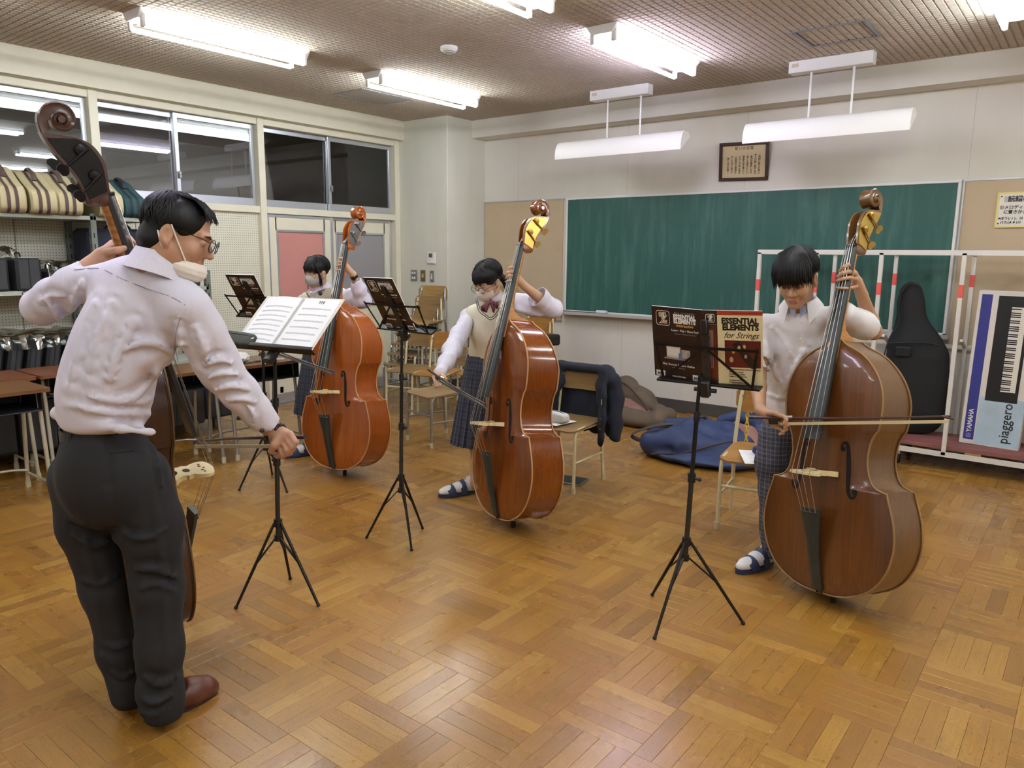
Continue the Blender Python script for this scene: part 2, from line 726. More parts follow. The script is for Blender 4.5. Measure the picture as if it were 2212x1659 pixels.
def struct(mb, name, m, parent=None, angle=40):
    o = mb.build(name, m, parent, angle)
    if parent is None:
        o['kind'] = 'structure'
    return o

# ---- floor: parquet blocks of five oak fingers, laid in alternating directions
def parquet(name, single):
    t = NT(name)
    uv = t.n('UVMap').outputs[0]
    rnd = t.n('ObjectInfo').outputs['Random'] if single else t.n('NewGeometry').outputs['Random Per Island']
    off = t.n('CombineXYZ')
    t.l(t.math('MULTIPLY', rnd, 57.3), off.inputs[0])
    t.l(t.math('MULTIPLY', rnd, 131.7), off.inputs[1])
    t.l(t.math('MULTIPLY', rnd, 11.0), off.inputs[2])
    add = t.n('VectorMath', operation='ADD')
    t.l(uv, add.inputs[0])
    t.l(off.outputs[0], add.inputs[1])
    co = add.outputs[0]
    tone = t.ramp(rnd, (0.0, '#8f6428'), (0.15, '#a0722c'), (0.45, '#a4762d'), (0.7, '#9e6d29'), (0.9, '#956528'), (1.0, '#ac7f35'))
    rn2 = t.math('FRACT', t.math('MULTIPLY', rnd, 37.7))
    tone = t.mix(t.math('MULTIPLY', t.math('GREATER_THAN', rn2, .86), .5), tone, srgb('#bb8f40'))
    tone = t.mix(t.math('MULTIPLY', t.math('LESS_THAN', rn2, .08), .5), tone, srgb('#7b5424'))
    # long fibres, flecks and cathedral figure
    fib = t.noise(t.scale(co, 7, 130, 1), 1.0, 5, .65)
    tone = t.mix(t.math('MULTIPLY', t.ramp(fib, (.35, 1.0), (.6, 0.0)), .30), tone, srgb('#74501f'))
    wv = t.n('TexWave')
    wv.wave_type = 'BANDS'
    wv.bands_direction = 'Y'
    wv.inputs['Scale'].default_value = 9
    wv.inputs['Distortion'].default_value = 14
    wv.inputs['Detail'].default_value = 2
    wv.inputs['Detail Scale'].default_value = 1.3
    t.l(t.scale(co, 2.2, 6, 1), wv.inputs['Vector'])
    msk = t.ramp(t.noise(t.scale(co, 3, 6, 1), 1.6, 2), (.5, 0.0), (.62, 1.0))
    tone = t.mix(t.math('MULTIPLY', t.math('MULTIPLY', t.ramp(wv.outputs[0], (.0, 1.0), (.25, 0.0)), msk), .4), tone, srgb('#6d4a22'))
    fl = t.ramp(t.noise(t.scale(co, 70, 260, 1), 1.0, 3, .6, .6), (.60, 0.0), (.66, 1.0))
    tone = t.mix(t.math('MULTIPLY', fl, .6), tone, srgb('#4a3015'))
    # wear of the lacquer, in big soft patches across the whole floor
    wp = t.n('NewGeometry').outputs['Position']
    wear = t.noise(wp, .9, 4, .6)
    tone = t.mix(t.math('MULTIPLY', t.ramp(wear, (.4, 1.0), (.62, 0.0)), .22), tone, srgb('#6f5230'))
    t.base(tone)
    t.l(t.ramp(t.noise(wp, 2.2, 4, .65), (.3, .22), (.7, .36)), t.b.inputs['Roughness'])
    t.b.inputs['Coat Weight'].default_value = .25
    t.b.inputs['Coat Roughness'].default_value = .22
    t.bump(t.math('ADD', t.math('MULTIPLY', fib, .5), t.noise(wp, 9, 3)), .10, .002)
    return t.m

M_PLANK, M_PLANKS = parquet('oak_finger', True), parquet('oak_fingers_far', False)
BLK, GX, GY = 0.304, -0.385, 2.503
FW, FL_ = 0.304 / 5, 0.304

def finger(mb, uvs, M=None, tilt=0):
    a, b, c, g = FL_ / 2 - .0003, FW / 2 - .0003, .0007, .0007
    vs = [(-a, -b, -.008), (a, -b, -.008), (a, b, -.008), (-a, b, -.008), (-a, -b, -g), (a, -b, -g), (a, b, -g), (-a, b, -g),
          (-a + c, -b + c, 0), (a - c, -b + c, 0), (a - c, b - c, 0), (-a + c, b - c, 0)]
    fs = [(8, 9, 10, 11)] + [(i, (i + 1) % 4, 4 + (i + 1) % 4, 4 + i) for i in range(4)] + [(4 + i, 4 + (i + 1) % 4, 8 + (i + 1) % 4, 8 + i) for i in range(4)]
    mb.add(vs, fs, M)
    uvs.extend([(v[0], v[1]) for v in vs])

def with_uv(me, uvs):
    ul = me.uv_layers.new(name='UVMap')
    arr = np.array(uvs, np.float32)
    li = np.empty(len(me.loops), np.int32)
    me.loops.foreach_get('vertex_index', li)
    ul.data.foreach_set('uv', arr[li].ravel())

_cm = np.array(camo.matrix_world.inverted())
def seen_size(p, r):
    """rough size in the picture of a piece of radius r; 0 when out of frame"""
    q = _cm @ np.array([p[0], p[1], p[2], 1.0])
    if q[2] > -.3:
        return 0
    u, v = q[0] / -q[2] * 1624.6, q[1] / -q[2] * 1624.6
    if abs(u) > 1130 or abs(v) > 850:
        return 0
    return r / -q[2] * abs(p[2] - 1.52) / math.sqrt(q[0] ** 2 + q[1] ** 2 + q[2] ** 2)

floor = struct(MB().box(XL, XR, YF, YB, -.08, -.0075), 'floor', mat('floor_bed', '#3a2715', .8))
spots = []
for i in range(int((XL - GX) // BLK), int((XR - GX) // BLK) + 1):
    for j in range(int((YF - GY) // BLK), int((YB - GY) // BLK) + 1):
        along_y = (i + j) % 2 == 0
        for k in range(5):
            o = (k + .5) * FW
            x, y = (GX + i * BLK + o, GY + (j + .5) * BLK) if along_y else (GX + (i + .5) * BLK, GY + j * BLK + o)
            if XL - .1 < x < XR and YF < y < YB:
                spots.append((seen_size((x, y, 0), .15), x, y, along_y))
spots.sort(key=lambda q: -q[0])
rng = random.Random(5)
mb, uvs = MB(), []
finger(mb, uvs)
plank_me = mb.mesh('plank', 0)
with_uv(plank_me, uvs)
plank_me.materials.append(M_PLANK)
for _, x, y, ay in spots[:300]:
    o = link('plank', plank_me, floor)
    o.location = (x, y, rng.uniform(-.0004, 0))
    o.rotation_euler = (rng.uniform(-.0015, .0015), 0, (R(90) if ay else 0) + (math.pi if rng.random() < .5 else 0))
mb, uvs = MB(), []
for _, x, y, ay in spots[300:]:
    finger(mb, uvs, Matrix.Translation((x, y, rng.uniform(-.0004, 0))) @ Matrix.Rotation((R(90) if ay else 0), 4, 'Z') @ Matrix.Rotation(rng.uniform(-.0015, .0015), 4, 'X'))
me = mb.mesh('planks', 0)
with_uv(me, uvs)
me.materials.append(M_PLANKS)
o = link('planks', me, floor)
o['kind'] = 'stuff'

# ---- ceiling: acoustic board, raised square pads on a 5 cm grid
M_CEIL = mat('acoustic_board', '#bdb2a3', .9, vary=.04, vscale=3)
ceiling = struct(MB().box(XL, XR, YF, YB, ZC + .006, ZC + .09), 'ceiling', mat('acoustic_groove', '#a79c8d', .95))
def pad(mb, M=None):
    a, b = .0218, .019
    vs = [(-a, -a, 0), (a, -a, 0), (a, a, 0), (-a, a, 0), (-b, -b, -.0055), (b, -b, -.0055), (b, b, -.0055), (-b, b, -.0055)]
    mb.add(vs, [(7, 6, 5, 4)] + [(4 + i, 4 + (i + 1) % 4, (i + 1) % 4, i) for i in range(4)], M)
pads = []
for i in range(int((XR - XL) / .05) - 2):
    for j in range(int((YB - .3 - YF) / .05)):
        x, y = XL + .155 + i * .05 + .004, YF + .13 + j * .05
        if y < 1.2 and (i % 1):
            continue
        pads.append((seen_size((x, y, ZC), .025), x, y))
pads.sort(key=lambda q: -q[0])
mb = MB()
pad(mb)
pad_me = mb.mesh('pad', 0)
pad_me.materials.append(M_CEIL)
for _, x, y in pads[:300]:
    link('pad', pad_me, ceiling).location = (x, y, ZC + .006)
mb = MB()
for _, x, y in pads[300:]:
    if y > 0.8:
        pad(mb, Matrix.Translation((x, y, ZC + .006)))
o = mb.build('pads', M_CEIL, ceiling, 0)
o['kind'] = 'stuff'

# ---- walls
mb = MB()
mb.box(XL + .02, XL + .13, YF, 6.19, 2.786, ZC + .02)                       # beam over the windows
struct(mb, 'trim_1', M_CREAM)
struct(MB().box(-5.766, XR, 6.594, YB, 2.805, ZC + .02), 'trim_2', M_WALL)      # beam over the blackboard
struct(MB().box(XL - .1, -5.766, 6.19, YB + .1, 0, ZC + .02, bev=.006), 'wall_pillar', M_WALL2)
wb = struct(MB().box(-5.9, XR, YB, YB + .12, 0, ZC + .02), 'wall_back', M_WALL)
mb = MB()
for sx in (-5.28, -3.9, -2.69, -.93, .3):
    mb.box(sx - .0015, sx + .0015, YB - .0015, YB + .001, .1, 2.81)
mb.build('seam', mat('seam', '#c4bfb5', .9), wb)
struct(MB().box(XR, XR + .12, YF, YB, 0, ZC), 'wall_right', M_WALL)
struct(MB().box(XL, XR, YF - .12, YF, 0, ZC), 'wall_front', M_WALL)
struct(MB().box(-5.766, XR, YB - .012, YB, 0, .115, bev=.003), 'baseboard_back', mat('dark_vinyl', '#4b4742', .55))
struct(MB().box(-5.766, -5.754, 6.19, YB - .012, 0, .115), 'baseboard_pillar', mat('dark_vinyl', '#4b4742', .55))

# tan pin-up panels either side of the blackboard, aluminium edging
M_TAN = mat('tan_cloth_panel', '#bda98c', .9, vary=.05, vscale=2, bump=.15, bscale=500)
for nm, x0, x1 in (('pin_board', -5.76, -4.66), ('pin_board', -.945, 2.4)):
    b = empty(nm, (x0, YB, .82))
    tag(b, 'tan cloth pin board left of the blackboard' if x0 < -3 else 'tan cloth pin board right of the blackboard behind the cart', 'pin board')
    MB().box(0, x1 - x0, -.008, 0, 0, 1.29).build('panel', M_TAN, b)
    e = MB()
    e.box(-.008, x1 - x0 + .008, -.014, 0, 1.29, 1.302).box(-.008, x1 - x0 + .008, -.014, 0, -.012, 0)
    e.box(-.010, .002, -.014, 0, 0, 1.29)
    e.build('edging', M_ALU, b)

# ---- blackboard
def board_mat():
    t = NT('blackboard_green')
    co = t.coord()
    f = t.noise(t.scale(co, 1.2, 1, .35), 3.5, 5, .65)
    g = t.noise(t.scale(co, 9, 1, .8), 1.8, 4, .6)
    sm = t.ramp(t.math('MULTIPLY', f, g), (.22, 0.0), (.42, 1.0))
    c = t.mix(t.math('MULTIPLY', sm, .38), srgb('#23534a'), srgb('#5d8379'))
    t.base(c)
    t.set(Roughness=.5)
    return t.m
bb = empty('blackboard', (-4.604, YB, .921))
tag(bb, 'long green blackboard with white metal frame on the far wall', 'blackboard')
MB().box(.02, 3.62, -.035, -.004, .02, 1.18).build('writing_surface', board_mat(), bb)
fr = MB()
fr.box(0, 3.641, -.045, 0, 1.178, 1.201, bev=.004).box(0, .022, -.045, 0, 0, 1.18, bev=.004).box(3.619, 3.641, -.045, 0, 0, 1.18, bev=.004).box(0, 3.641, -.045, 0, 0, .022, bev=.004)
fr.build('frame', M_WHITE, bb)
MB().box(-.03, 3.67, -.115, -.03, -.022, -.004, bev=.004).box(-.03, 3.67, -.118, -.112, -.02, .012, bev=.002).build('chalk_tray', mat('tray_alu', '#cfcdc8', .35, .4), bb)
MB().box(.02, .42, -.10, -.05, -.004, .014).build('tray_mat', mat('tray_dark', '#2a3330', .8), bb)
er = MB()
er.box(0, .125, -.05, 0, 0, .014, bev=.003)
er = er.build('chalkboard_eraser', mat('eraser_felt', '#6a7f94', .95))
er.location = (-4.17, YB - .05, .919)
MB().box(.002, .123, -.048, -.002, .0145, .042, bev=.006).build('grip', mat('eraser_grip', '#e6e6e8', .6), er)
tag(er, 'white handled chalkboard eraser on the chalk tray', 'eraser')

# ---- left wall: perforated board below, cream frames, transom windows above, sliding doors
def pegboard():
    t = NT('pegboard')
    co = t.coord()
    sp = t.n('SeparateXYZ')
    t.l(co, sp.inputs[0])
    fy = t.math('ABSOLUTE', t.math('SUBTRACT', t.math('FRACT', t.math('DIVIDE', sp.outputs[1], .022)), .5))
    fz = t.math('ABSOLUTE', t.math('SUBTRACT', t.math('FRACT', t.math('DIVIDE', sp.outputs[2], .022)), .5))
    d = t.math('SQRT', t.math('ADD', t.math('POWER', fy, 2), t.math('POWER', fz, 2)))
    hole = t.math('LESS_THAN', d, .17)
    a = t.mix(t.noise(co, 2.0, 3), srgb('#d9d5c2'), srgb('#cfcab5'))
    t.base(t.mix(hole, a, srgb('#6f6a58')))
    t.set(Roughness=.7)
    return t.m
M_PEG = pegboard()
wl = struct(MB().box(XL - .12, XL, YF, 4.36, 0, 1.9), 'wall_left', M_PEG)
mb = MB()
for sy in (.4, 1.32, 2.24, 3.16):
    mb.box(XL - .001, XL + .004, sy - .004, sy + .004, 0, 1.9)
mb.build('seam', mat('peg_seam', '#8a8470', .8), wl)
struct(MB().box(XL - .12, XL + .02, YF, 6.19, 2.76, ZC + .02), 'wall_left_upper', M_CREAM)
tr = MB()
for y0, y1 in ((2.835, 2.905), (4.355, 4.425), (6.12, 6.19)):
    tr.box(XL - .1, XL + .05, y0, y1, 0 if y0 > 4 else 1.86, 2.79, bev=.004)
tr.box(XL - .1, XL + .035, YF, 6.19, 1.9, 1.965, bev=.004)
tr.box(XL - .1, XL + .035, YF, 6.19, 2.725, 2.79, bev=.004)
struct(tr, 'trim_3', M_CREAM)

def window_glass():
    t = NT('window_glass')
    tr = t.n('BsdfTransparent')
    tr.inputs[0].default_value = (.62, .62, .62, 1)
    gl = t.n('BsdfGlossy')
    gl.inputs['Roughness'].default_value = .015
    gl.inputs[0].default_value = (1, 1, 1, 1)
    fr = t.n('Fresnel')
    fr.inputs[0].default_value = 1.75
    mx = t.n('MixShader')
    t.l(fr.outputs[0], mx.inputs[0])
    t.l(tr.outputs[0], mx.inputs[1])
    t.l(gl.outputs[0], mx.inputs[2])
    t.l(mx.outputs[0], t.out.inputs[0])
    return t.m
M_GLASS = window_glass()
WINS = [(1.35, 2.835, 2.1), (2.905, 4.355, 3.585), (4.425, 6.12, 5.255), (-.2, 1.35, .6), (-1.75, -.2, -1.0)]
for k, (y0, y1, ym) in enumerate(WINS):
    wn = empty('window_%d' % (k + 1), (XL, y0, 1.965))
    wn['kind'] = 'structure'
    L, m_, H = y1 - y0, ym - y0, 2.725 - 1.965
    for i, (a, b, dx) in enumerate(((0, m_ + .02, -.055), (m_ - .02, L, -.02))):
        sh = MB()
        sh.box(dx - .025, dx, a, b, 0, .075, bev=.003).box(dx - .025, dx, a, b, H - .045, H, bev=.003)
        sh.box(dx - .025, dx, a, a + .035, .07, H - .04, bev=.003).box(dx - .025, dx, b - .035, b, .07, H - .04, bev=.003)
        sh = sh.build('sash', M_ALU, wn)
        MB().box(dx - .014, dx - .010, a + .03, b - .03, .07, H - .04).build('pane', M_GLASS, sh)
    MB().box(-.02, .012, m_ - .012, m_ + .012, .2, .26, bev=.004).box(-.005, .022, m_ - .018, m_ + .004, .225, .245, bev=.004).build('latch', M_STEEL, wn)

# sliding doors under the third window
M_PINK = mat('pink_pane', '#bd8179', .45, vary=.05, vscale=3)
M_GREYP = mat('grey_frosted_pane', '#8f8b8c', .35, vary=.05, vscale=2)
for k, (y0, y1, dx, pc) in enumerate(((4.43, 5.24, 0.012, M_PINK), (5.2, 6.12, -.03, M_GREYP))):
    d = empty('door_%d' % (k + 1), (XL + dx, y0, 0.01))
    d['kind'] = 'structure'
    L = y1 - y0
    w0 = .075
    b = MB()
    b.box(-.03, 0, w0, L - w0, 0.09, .16, bev=.003)
    b.box(-.03, 0, .03, .03 + .09, 0.05, 1.86, bev=.003).box(-.03, 0, L - .12, L - .03, .05, 1.86, bev=.003)
    b.box(-.03, 0, .1, L - .1, 1.73, 1.86, bev=.003).box(-.028, -.004, .1, L - .1, .16, .93, bev=.003)
    b.build('leaf', M_CREAM, d)
    e = MB()
    e.box(-.035, .006, 0, .032, 0, 1.885, bev=.002).box(-.035, .006, L - .032, L, 0, 1.885, bev=.002).box(-.035, .004, .03, L - .03, 1.86, 1.885)
    e.box(-.035, .004, .03, L - .03, 0, .09, bev=.002)
    a0, a1 = .11, L - .11
    e.box(-.03, .004, a0, a1, .925, .945).box(-.03, .004, a0, a1, 1.72, 1.74).box(-.03, .004, a0, a0 + .018, .94, 1.72).box(-.03, .004, a1 - .018, a1, .94, 1.72)
    e.build('edging', M_ALU, d)
    MB().box(-.02, -.010, a0 + .015, a1 - .015, .94, 1.725).build('pane', pc, d)
struct(MB().box(XL - .1, XL + .06, 4.4, 6.15, 0, .012), 'trim_4', M_ALUG)

# the corridor behind the transoms
M_COR = mat('corridor_wall', '#bdb9b0', .9)
struct(MB().box(-8.9, -8.8, YF, YB, 0, 2.9), 'wall_corridor', M_COR)
struct(MB().box(-8.9, XL - .1, YF, YB, 2.8, 2.9), 'ceiling_corridor', mat('corridor_ceiling', '#8d8981', .9))
struct(MB().box(-8.9, XL - .1, YF, YB, -.1, 0), 'floor_corridor', mat('corridor_floor', '#6b675f', .6))
struct(MB().box(-8.9, XL, YB - .05, YB + .05, 0, 2.9), 'wall_corridor_end', M_COR)

# ---- switches and thermostat on the pillar
def on_pillar(name, lab, cat, x, z, w, h, m, d=.012):
    o = empty(name, (x, 6.19, z))
    tag(o, lab, cat)
    MB().box(-w / 2, w / 2, -d, 0, -h / 2, h / 2, bev=.003).build('plate', m, o)
    return o
M_SWP = mat('brushed_plate', '#8f8b84', .4, .5)
a = on_pillar('light_switch', 'steel plate with four white rocker switches on the pillar', 'switch', -6.293, 1.28, .098, .125, M_SWP)
for dx in (-.018, .018):
    for dz in (-.028, .028):
        MB().box(dx - .011, dx + .011, -.018, -.01, dz - .013, dz + .013, bev=.002).build('rocker', M_WHITE, a)
a = on_pillar('light_switch', 'dark plate with one amber switch, middle of three on the pillar', 'switch', -6.148, 1.28, .072, .128, mat('bronze_plate', '#7a6d58', .4, .5))
MB().box(-.014, .014, -.018, -.01, -.022, .022, bev=.002).build('rocker', mat('amber_key', '#c9ab5c', .4), a)
a = on_pillar('light_switch', 'steel plate with pink and white keys, nearest the pillar edge', 'switch', -6.005, 1.276, .06, .124, M_SWP)
MB().box(-.011, .011, -.018, -.01, .006, .032, bev=.002).build('rocker', mat('pink_key', '#d8b3a0', .4), a)
MB().box(-.011, .011, -.018, -.01, -.034, .004, bev=.002).build('rocker', M_WHITE, a)
a = on_pillar('thermostat', 'white wall thermostat with grey display on the pillar', 'thermostat', -6.005, 1.48, .118, .125, M_WHITE, .02)
MB().box(-.034, .02, -.022, -.019, .005, .05).build('display', mat('lcd', '#4e5751', .3), a)
MB().box(-.036, .045, -.0215, -.019, -.05, -.008, bev=.001).build('flap', mat('flap', '#efefec', .5), a)
for dx in (-.03, -.012):
    MB().box(dx, dx + .010, -.0225, -.019, -.03, -.02).build('key', mat('flap_key', '#b9bcc0', .5), a)

# ================================================================ ceiling fittings
def tube_lamp(x, y0, y1, col, strength, label):
    L = y1 - y0
    o = empty('fluorescent_lamp', (x, y0, ZC))
    tag(o, label, 'lamp', 'twin tube lamps on the ceiling')
    h = MB()
    h.add([(-.115, 0, 0), (.115, 0, 0), (.075, 0, -.055), (-.075, 0, -.055), (-.115, L, 0), (.115, L, 0), (.075, L, -.055), (-.075, L, -.055)],
          [(0, 1, 2, 3), (7, 6, 5, 4), (0, 4, 5, 1), (1, 5, 6, 2), (2, 6, 7, 3), (3, 7, 4, 0)])
    h.build('housing', M_WHITE, o, 0)
    me = emis('tube_light_' + col[1:], col, strength)
    for sx in (-.08, .08):
        for yy in (.015, L - .04):
            MB().box(sx - .016, sx + .016, yy, yy + .025, -.105, -.03, bev=.005).build('socket', M_WHITE, o)
        MB().tube([(sx, .04, -.095), (sx, L - .04, -.095)], .0135, 12).build('tube', me, o)
    return o
GREEN, PINK = '#e6eef2', '#e2dfff'
for x, y, c, lab in (
        (-4.92, 2.44, GREEN, 'lit twin tube lamp nearest the transom windows, the longest in view'),
        (-4.92, 4.38, GREEN, 'lit twin tube lamp beside the ceiling hatch by the pillar'),
        (-2.75, 4.41, PINK, 'violet tinted twin tube lamp in front of the blackboard'),
        (-2.75, 2.52, GREEN, 'twin tube lamp cut off at the top middle of the photo'),
        (-.58, 4.41, GREEN, 'twin tube lamp cut off at the top right corner of the photo'),
        (-.58, 2.5, GREEN, 'twin tube lamp out of view over the right side'),
        (-4.92, .5, GREEN, 'twin tube lamp out of view over the left side'),
        (-2.75, .5, PINK, 'twin tube lamp out of view over the middle of the floor'),
        (-.58, .5, GREEN, 'twin tube lamp out of view near the camera'),
        (1.6, 4.41, GREEN, 'twin tube lamp out of view by the far right corner'),
        (1.6, 2.5, GREEN, 'twin tube lamp out of view by the right wall'),
        (1.6, .5, GREEN, 'twin tube lamp out of view right of the camera'),
        (-4.92, -1.5, GREEN, 'twin tube lamp out of view behind on the left'),
        (-2.75, -1.5, GREEN, 'twin tube lamp out of view behind in the middle'),
        (-.58, -1.5, GREEN, 'twin tube lamp out of view behind the camera')):
    tube_lamp(x, y, y + 1.25, c, TUBE * (1.1 if c == PINK else 1.0), lab)

# unseen lamp added to brighten the corridor seen through the transoms
tube = empty('corridor_fill_lamp', (-7.7, 3.4, 2.79))
tag(tube, 'unseen lamp added to brighten the corridor behind the transom windows', 'lamp')
MB().box(-.05, .05, -3, 3, -.04, 0).build('fill_panel', emis('corridor_fill', '#e4ecf6', 14.0), tube)

# smoke detector
o = empty('smoke_detector', (-3.908, 4.219, ZC))
tag(o, 'round white smoke detector on the ceiling', 'detector')
MB().lathe([(.062, 0), (.062, -.02), (.05, -.034), (.001, -.034)][::-1], 24).build('base', M_WHITE, o)
MB().lathe([(.036, -.034), (.032, -.043), (.001, -.044)][::-1], 24).build('sensor', mat('sensor_grey', '#b9b6ae', .5), o)

# ceiling hatches
def hatch(x0, x1, y0, y1, m, lab):
    o = empty('ceiling_hatch', ((x0 + x1) / 2, (y0 + y1) / 2, ZC))
    tag(o, lab, 'hatch')
    a, b = (x1 - x0) / 2, (y1 - y0) / 2
    f = MB()
    for s_ in (-1, 1):
        f.box(-a, a, s_ * b - .011, s_ * b + .011, -.004, .006).box(s_ * a - .011, s_ * a + .011, -b, b, -.004, .006)
    f.build('frame', m, o)
    g = MB()
    for s_ in (-1, 1):
        g.box(-a + .014, a - .014, s_ * (b - .016) - .003, s_ * (b - .016) + .003, -.0005, .006).box(s_ * (a - .016) - .003, s_ * (a - .016) + .003, -b + .014, b - .014, -.0005, .006)
    g.build('gap', mat('hatch_gap', '#3a3a3a', .9), o)
    return o
h1 = hatch(-5.89, -5.485, 4.78, 5.375, M_ALUG, 'grey framed ceiling hatch beside the lamp near the pillar')
MB().box(-.18, .18, -.28, .28, -.003, .005).build('panel', mat('hatch_panel', '#a8a096', .85), h1)
hatch(-1.825, -1.385, 5.305, 5.73, mat('hatch_alu', '#8f9196', .5, .4), 'grey edged ceiling hatch set in the acoustic board above the hanging lamps')

# hanging blackboard lamps
M_SHADE = mat('lamp_shade_white', '#efece6', .45)
def pendant(xb0, xb1, xs0, xs1, xr0, xr1, lab):
    o = empty('hanging_lamp', ((xb0 + xb1) / 2, 6.12, ZC))
    tag(o, lab, 'lamp', 'unlit blackboard lamps')
    cx = (xb0 + xb1) / 2
    b = MB()
    b.box(xb0 - cx, xb1 - cx, -.05, .05, -.085, .004, bev=.004)
    b = b.build('ballast_box', M_WHITE, o)
    MB().box(xb0 - cx + .025, xb0 - cx + .075, -.0515, -.05, -.045, -.018).build('sticker', mat('sticker_beige', '#c9bda6', .7), b)
    for xr in (xr0, xr1):
        MB().tube([(xr - cx, 0, -.08), (xr - cx, 0, -.415)], .0085, 10).build('rod', M_WHITE, o)
    # quarter-round reflector: deep on the room side, open toward the board
    rows = []
    for i in range(11):
        a = R(-12 + 100 * i / 10)
        y, z = -.085 * math.cos(a) + .03, -.545 + .135 * math.sin(a)
        rows.append([(xs0 - cx, y, z), (xs1 - cx, y, z)])
    rows.append([(xs0 - cx, .09, -.42), (xs1 - cx, .09, -.42)])
    rows.append([(xs0 - cx, .12, -.45), (xs1 - cx, .12, -.45)])
    m = MB().sheet(rows, .002)
    for xe in (xs0 - cx, xs1 - cx):
        pts = [(r[0][1], r[0][2]) for r in rows]
        m.add([(xe, y, z) for y, z in pts], [tuple(range(len(pts)))])
    m.build('shade', M_SHADE, o, 50)
    MB().tube([(xs0 - cx + .04, .03, -.50), (xs1 - cx - .04, .03, -.50)], .014, 10).build('tube', mat('unlit_tube', '#dfe3e2', .3), o)
pendant(-2.1, -1.5, -2.43, -1.215, -1.94, -1.635, 'white hanging blackboard lamp nearer the right edge')
pendant(-3.89, -3.3, -4.26, -2.965, -3.725, -3.39, 'white hanging blackboard lamp nearer the pillar')

# ================================================================ school chairs
def ply(name, c1, c2):
    t = NT(name)
    co = t.coord()
    g = t.noise(t.scale(co, 4, 30, 30), 1.2, 4, .6)
    w_ = t.noise(co, 7, 3)
    c = t.mix(t.ramp(g, (.35, 0.0), (.65, 1.0)), srgb(c1), srgb(c2))
    c = t.mix(t.math('MULTIPLY', t.ramp(w_, (.35, 1.0), (.55, 0.0)), .3), c, srgb('#6e5433'))
    t.base(c)
    t.set(Roughness=.42)
    return t.m
M_PLY = ply('plywood_orange', '#96692f', '#a5773a')
M_PLY2 = ply('plywood_worn', '#846841', '#93764d')
M_PLY3 = ply('plywood_yellow', '#937340', '#a3834d')
M_FR_CREAM = mat('frame_cream', '#cfc59f', .45, vary=.05)
M_FR_GREY = mat('frame_grey', '#8c877c', .45, .3)
M_FR_CHROME = mat('frame_chrome', '#b3b4b6', .25, .9)
M_CAP = mat('leg_cap', '#c3bb9b', .6)

def rrect(w_, d, r, n=5, taper=0.0):
    """rounded rectangle, optionally narrower at +y"""
    pts = []
    for cx_, cy_, a0 in ((w_ / 2 - r, d / 2 - r, 0), (-w_ / 2 + r, d / 2 - r, 90), (-w_ / 2 + r, -d / 2 + r, 180), (w_ / 2 - r, -d / 2 + r, 270)):
        for i in range(n + 1):
            a = R(a0 + 90 * i / n)
            x, y = cx_ + r * math.cos(a), cy_ + r * math.sin(a)
            pts.append((x * (1 - taper * (y / d + .5)), y))
    return pts

_CH = {}
def chair_meshes():
    mb = MB()
    rows = []
    m = {}
    poly = rrect(.385, .40, .06, 5, .08)
    def seat_z(x, y):
        return .425 + .010 * (y / .2) ** 2 * (1 if y > 0 else -1.4) - .006 * (1 - (x / .19) ** 2)
    n = len(poly)
    k = 7
    vs, fs = [], []
    for lay in (0, 1):
        for q in range(k, 0, -1):
            for x, y in poly:
                x2, y2 = x * q / k, y * q / k
                vs.append((x2, y2, seat_z(x2, y2) - (.011 if lay else 0)))
        vs.append((0, 0, seat_z(0, 0) - (.011 if lay else 0)))
    per = n * k + 1
    for lay in (0, 1):
        o = lay * per
        for q in range(k - 1):
            for i in range(n):
                j = (i + 1) % n
                f = (o + q * n + i, o + q * n + j, o + (q + 1) * n + j, o + (q + 1) * n + i)
                fs.append(f if lay == 0 else f[::-1])
        for i in range(n):
            f = (o + (k - 1) * n + i, o + (k - 1) * n + (i + 1) % n, o + per - 1)
            fs.append(f if lay == 0 else f[::-1])
    for i in range(n):
        j = (i + 1) % n
        fs.append((i, per + i, per + j, j))
    m['seat'] = MB().add(vs, fs)
    # backrest, slightly curved
    poly = rrect(.365, .165, .045, 5)
    vs, fs = [], []
    N = 14
    rows = []
    for i in range(N + 1):
        x = -.1825 + .365 * i / N
        e = abs(x) / .1825
        dz = .0825 if abs(x) < .1375 else .0375 + .045 * math.sqrt(max(0, 1 - ((abs(x) - .1375) / .045) ** 2))
        yy = .185 + .028 * (1 - e * e)
        rows.append([(x, yy - .02 * ((z - .7)) * 1.2, z) for z in np.linspace(.695 - dz, .695 + dz, 6)])
    m['backrest'] = MB().sheet(rows, .011)
    b = MB()
    for sx in (-.14, .14):
        b.tube([(sx, .16, .715), (sx, .2, .715)], .006, 8)
    m['bolt'] = b
    for nm, sx in (('l', -1), ('r', 1)):
        m['front_leg' + nm] = MB().tube(smooth_path([(sx * .178, -.185, .0), (sx * .176, -.178, .3), (sx * .175, -.172, .375), (sx * .174, -.14, .407), (sx * .172, -.08, .411), (sx * .168, .1, .408)], 4), .0115, 10)
        m['rear_leg' + nm] = MB().tube(smooth_path([(sx * .178, .205, 0), (sx * .174, .178, .3), (sx * .172, .165, .41), (sx * .168, .172, .52), (sx * .158, .178, .66), (sx * .15, .196, .755)], 4), .0115, 10)
        m['side_rail' + nm] = MB().tube([(sx * .177, -.18, .2), (sx * .176, .187, .2)], .008, 8)
    m['cross_rail'] = MB().tube([(-.176, -.178, .255), (.176, -.178, .255)], .009, 8)
    for i, (sx, sy) in enumerate(((-.178, -.185), (.178, -.185), (-.178, .205), (.178, .205))):
        m['cap%d' % i] = MB().lathe([(.0145, 0), (.0155, .006), (.014, .042), (.011, .043)], 12, Matrix.Translation((sx, sy, 0)))
    return m
CHM = chair_meshes()
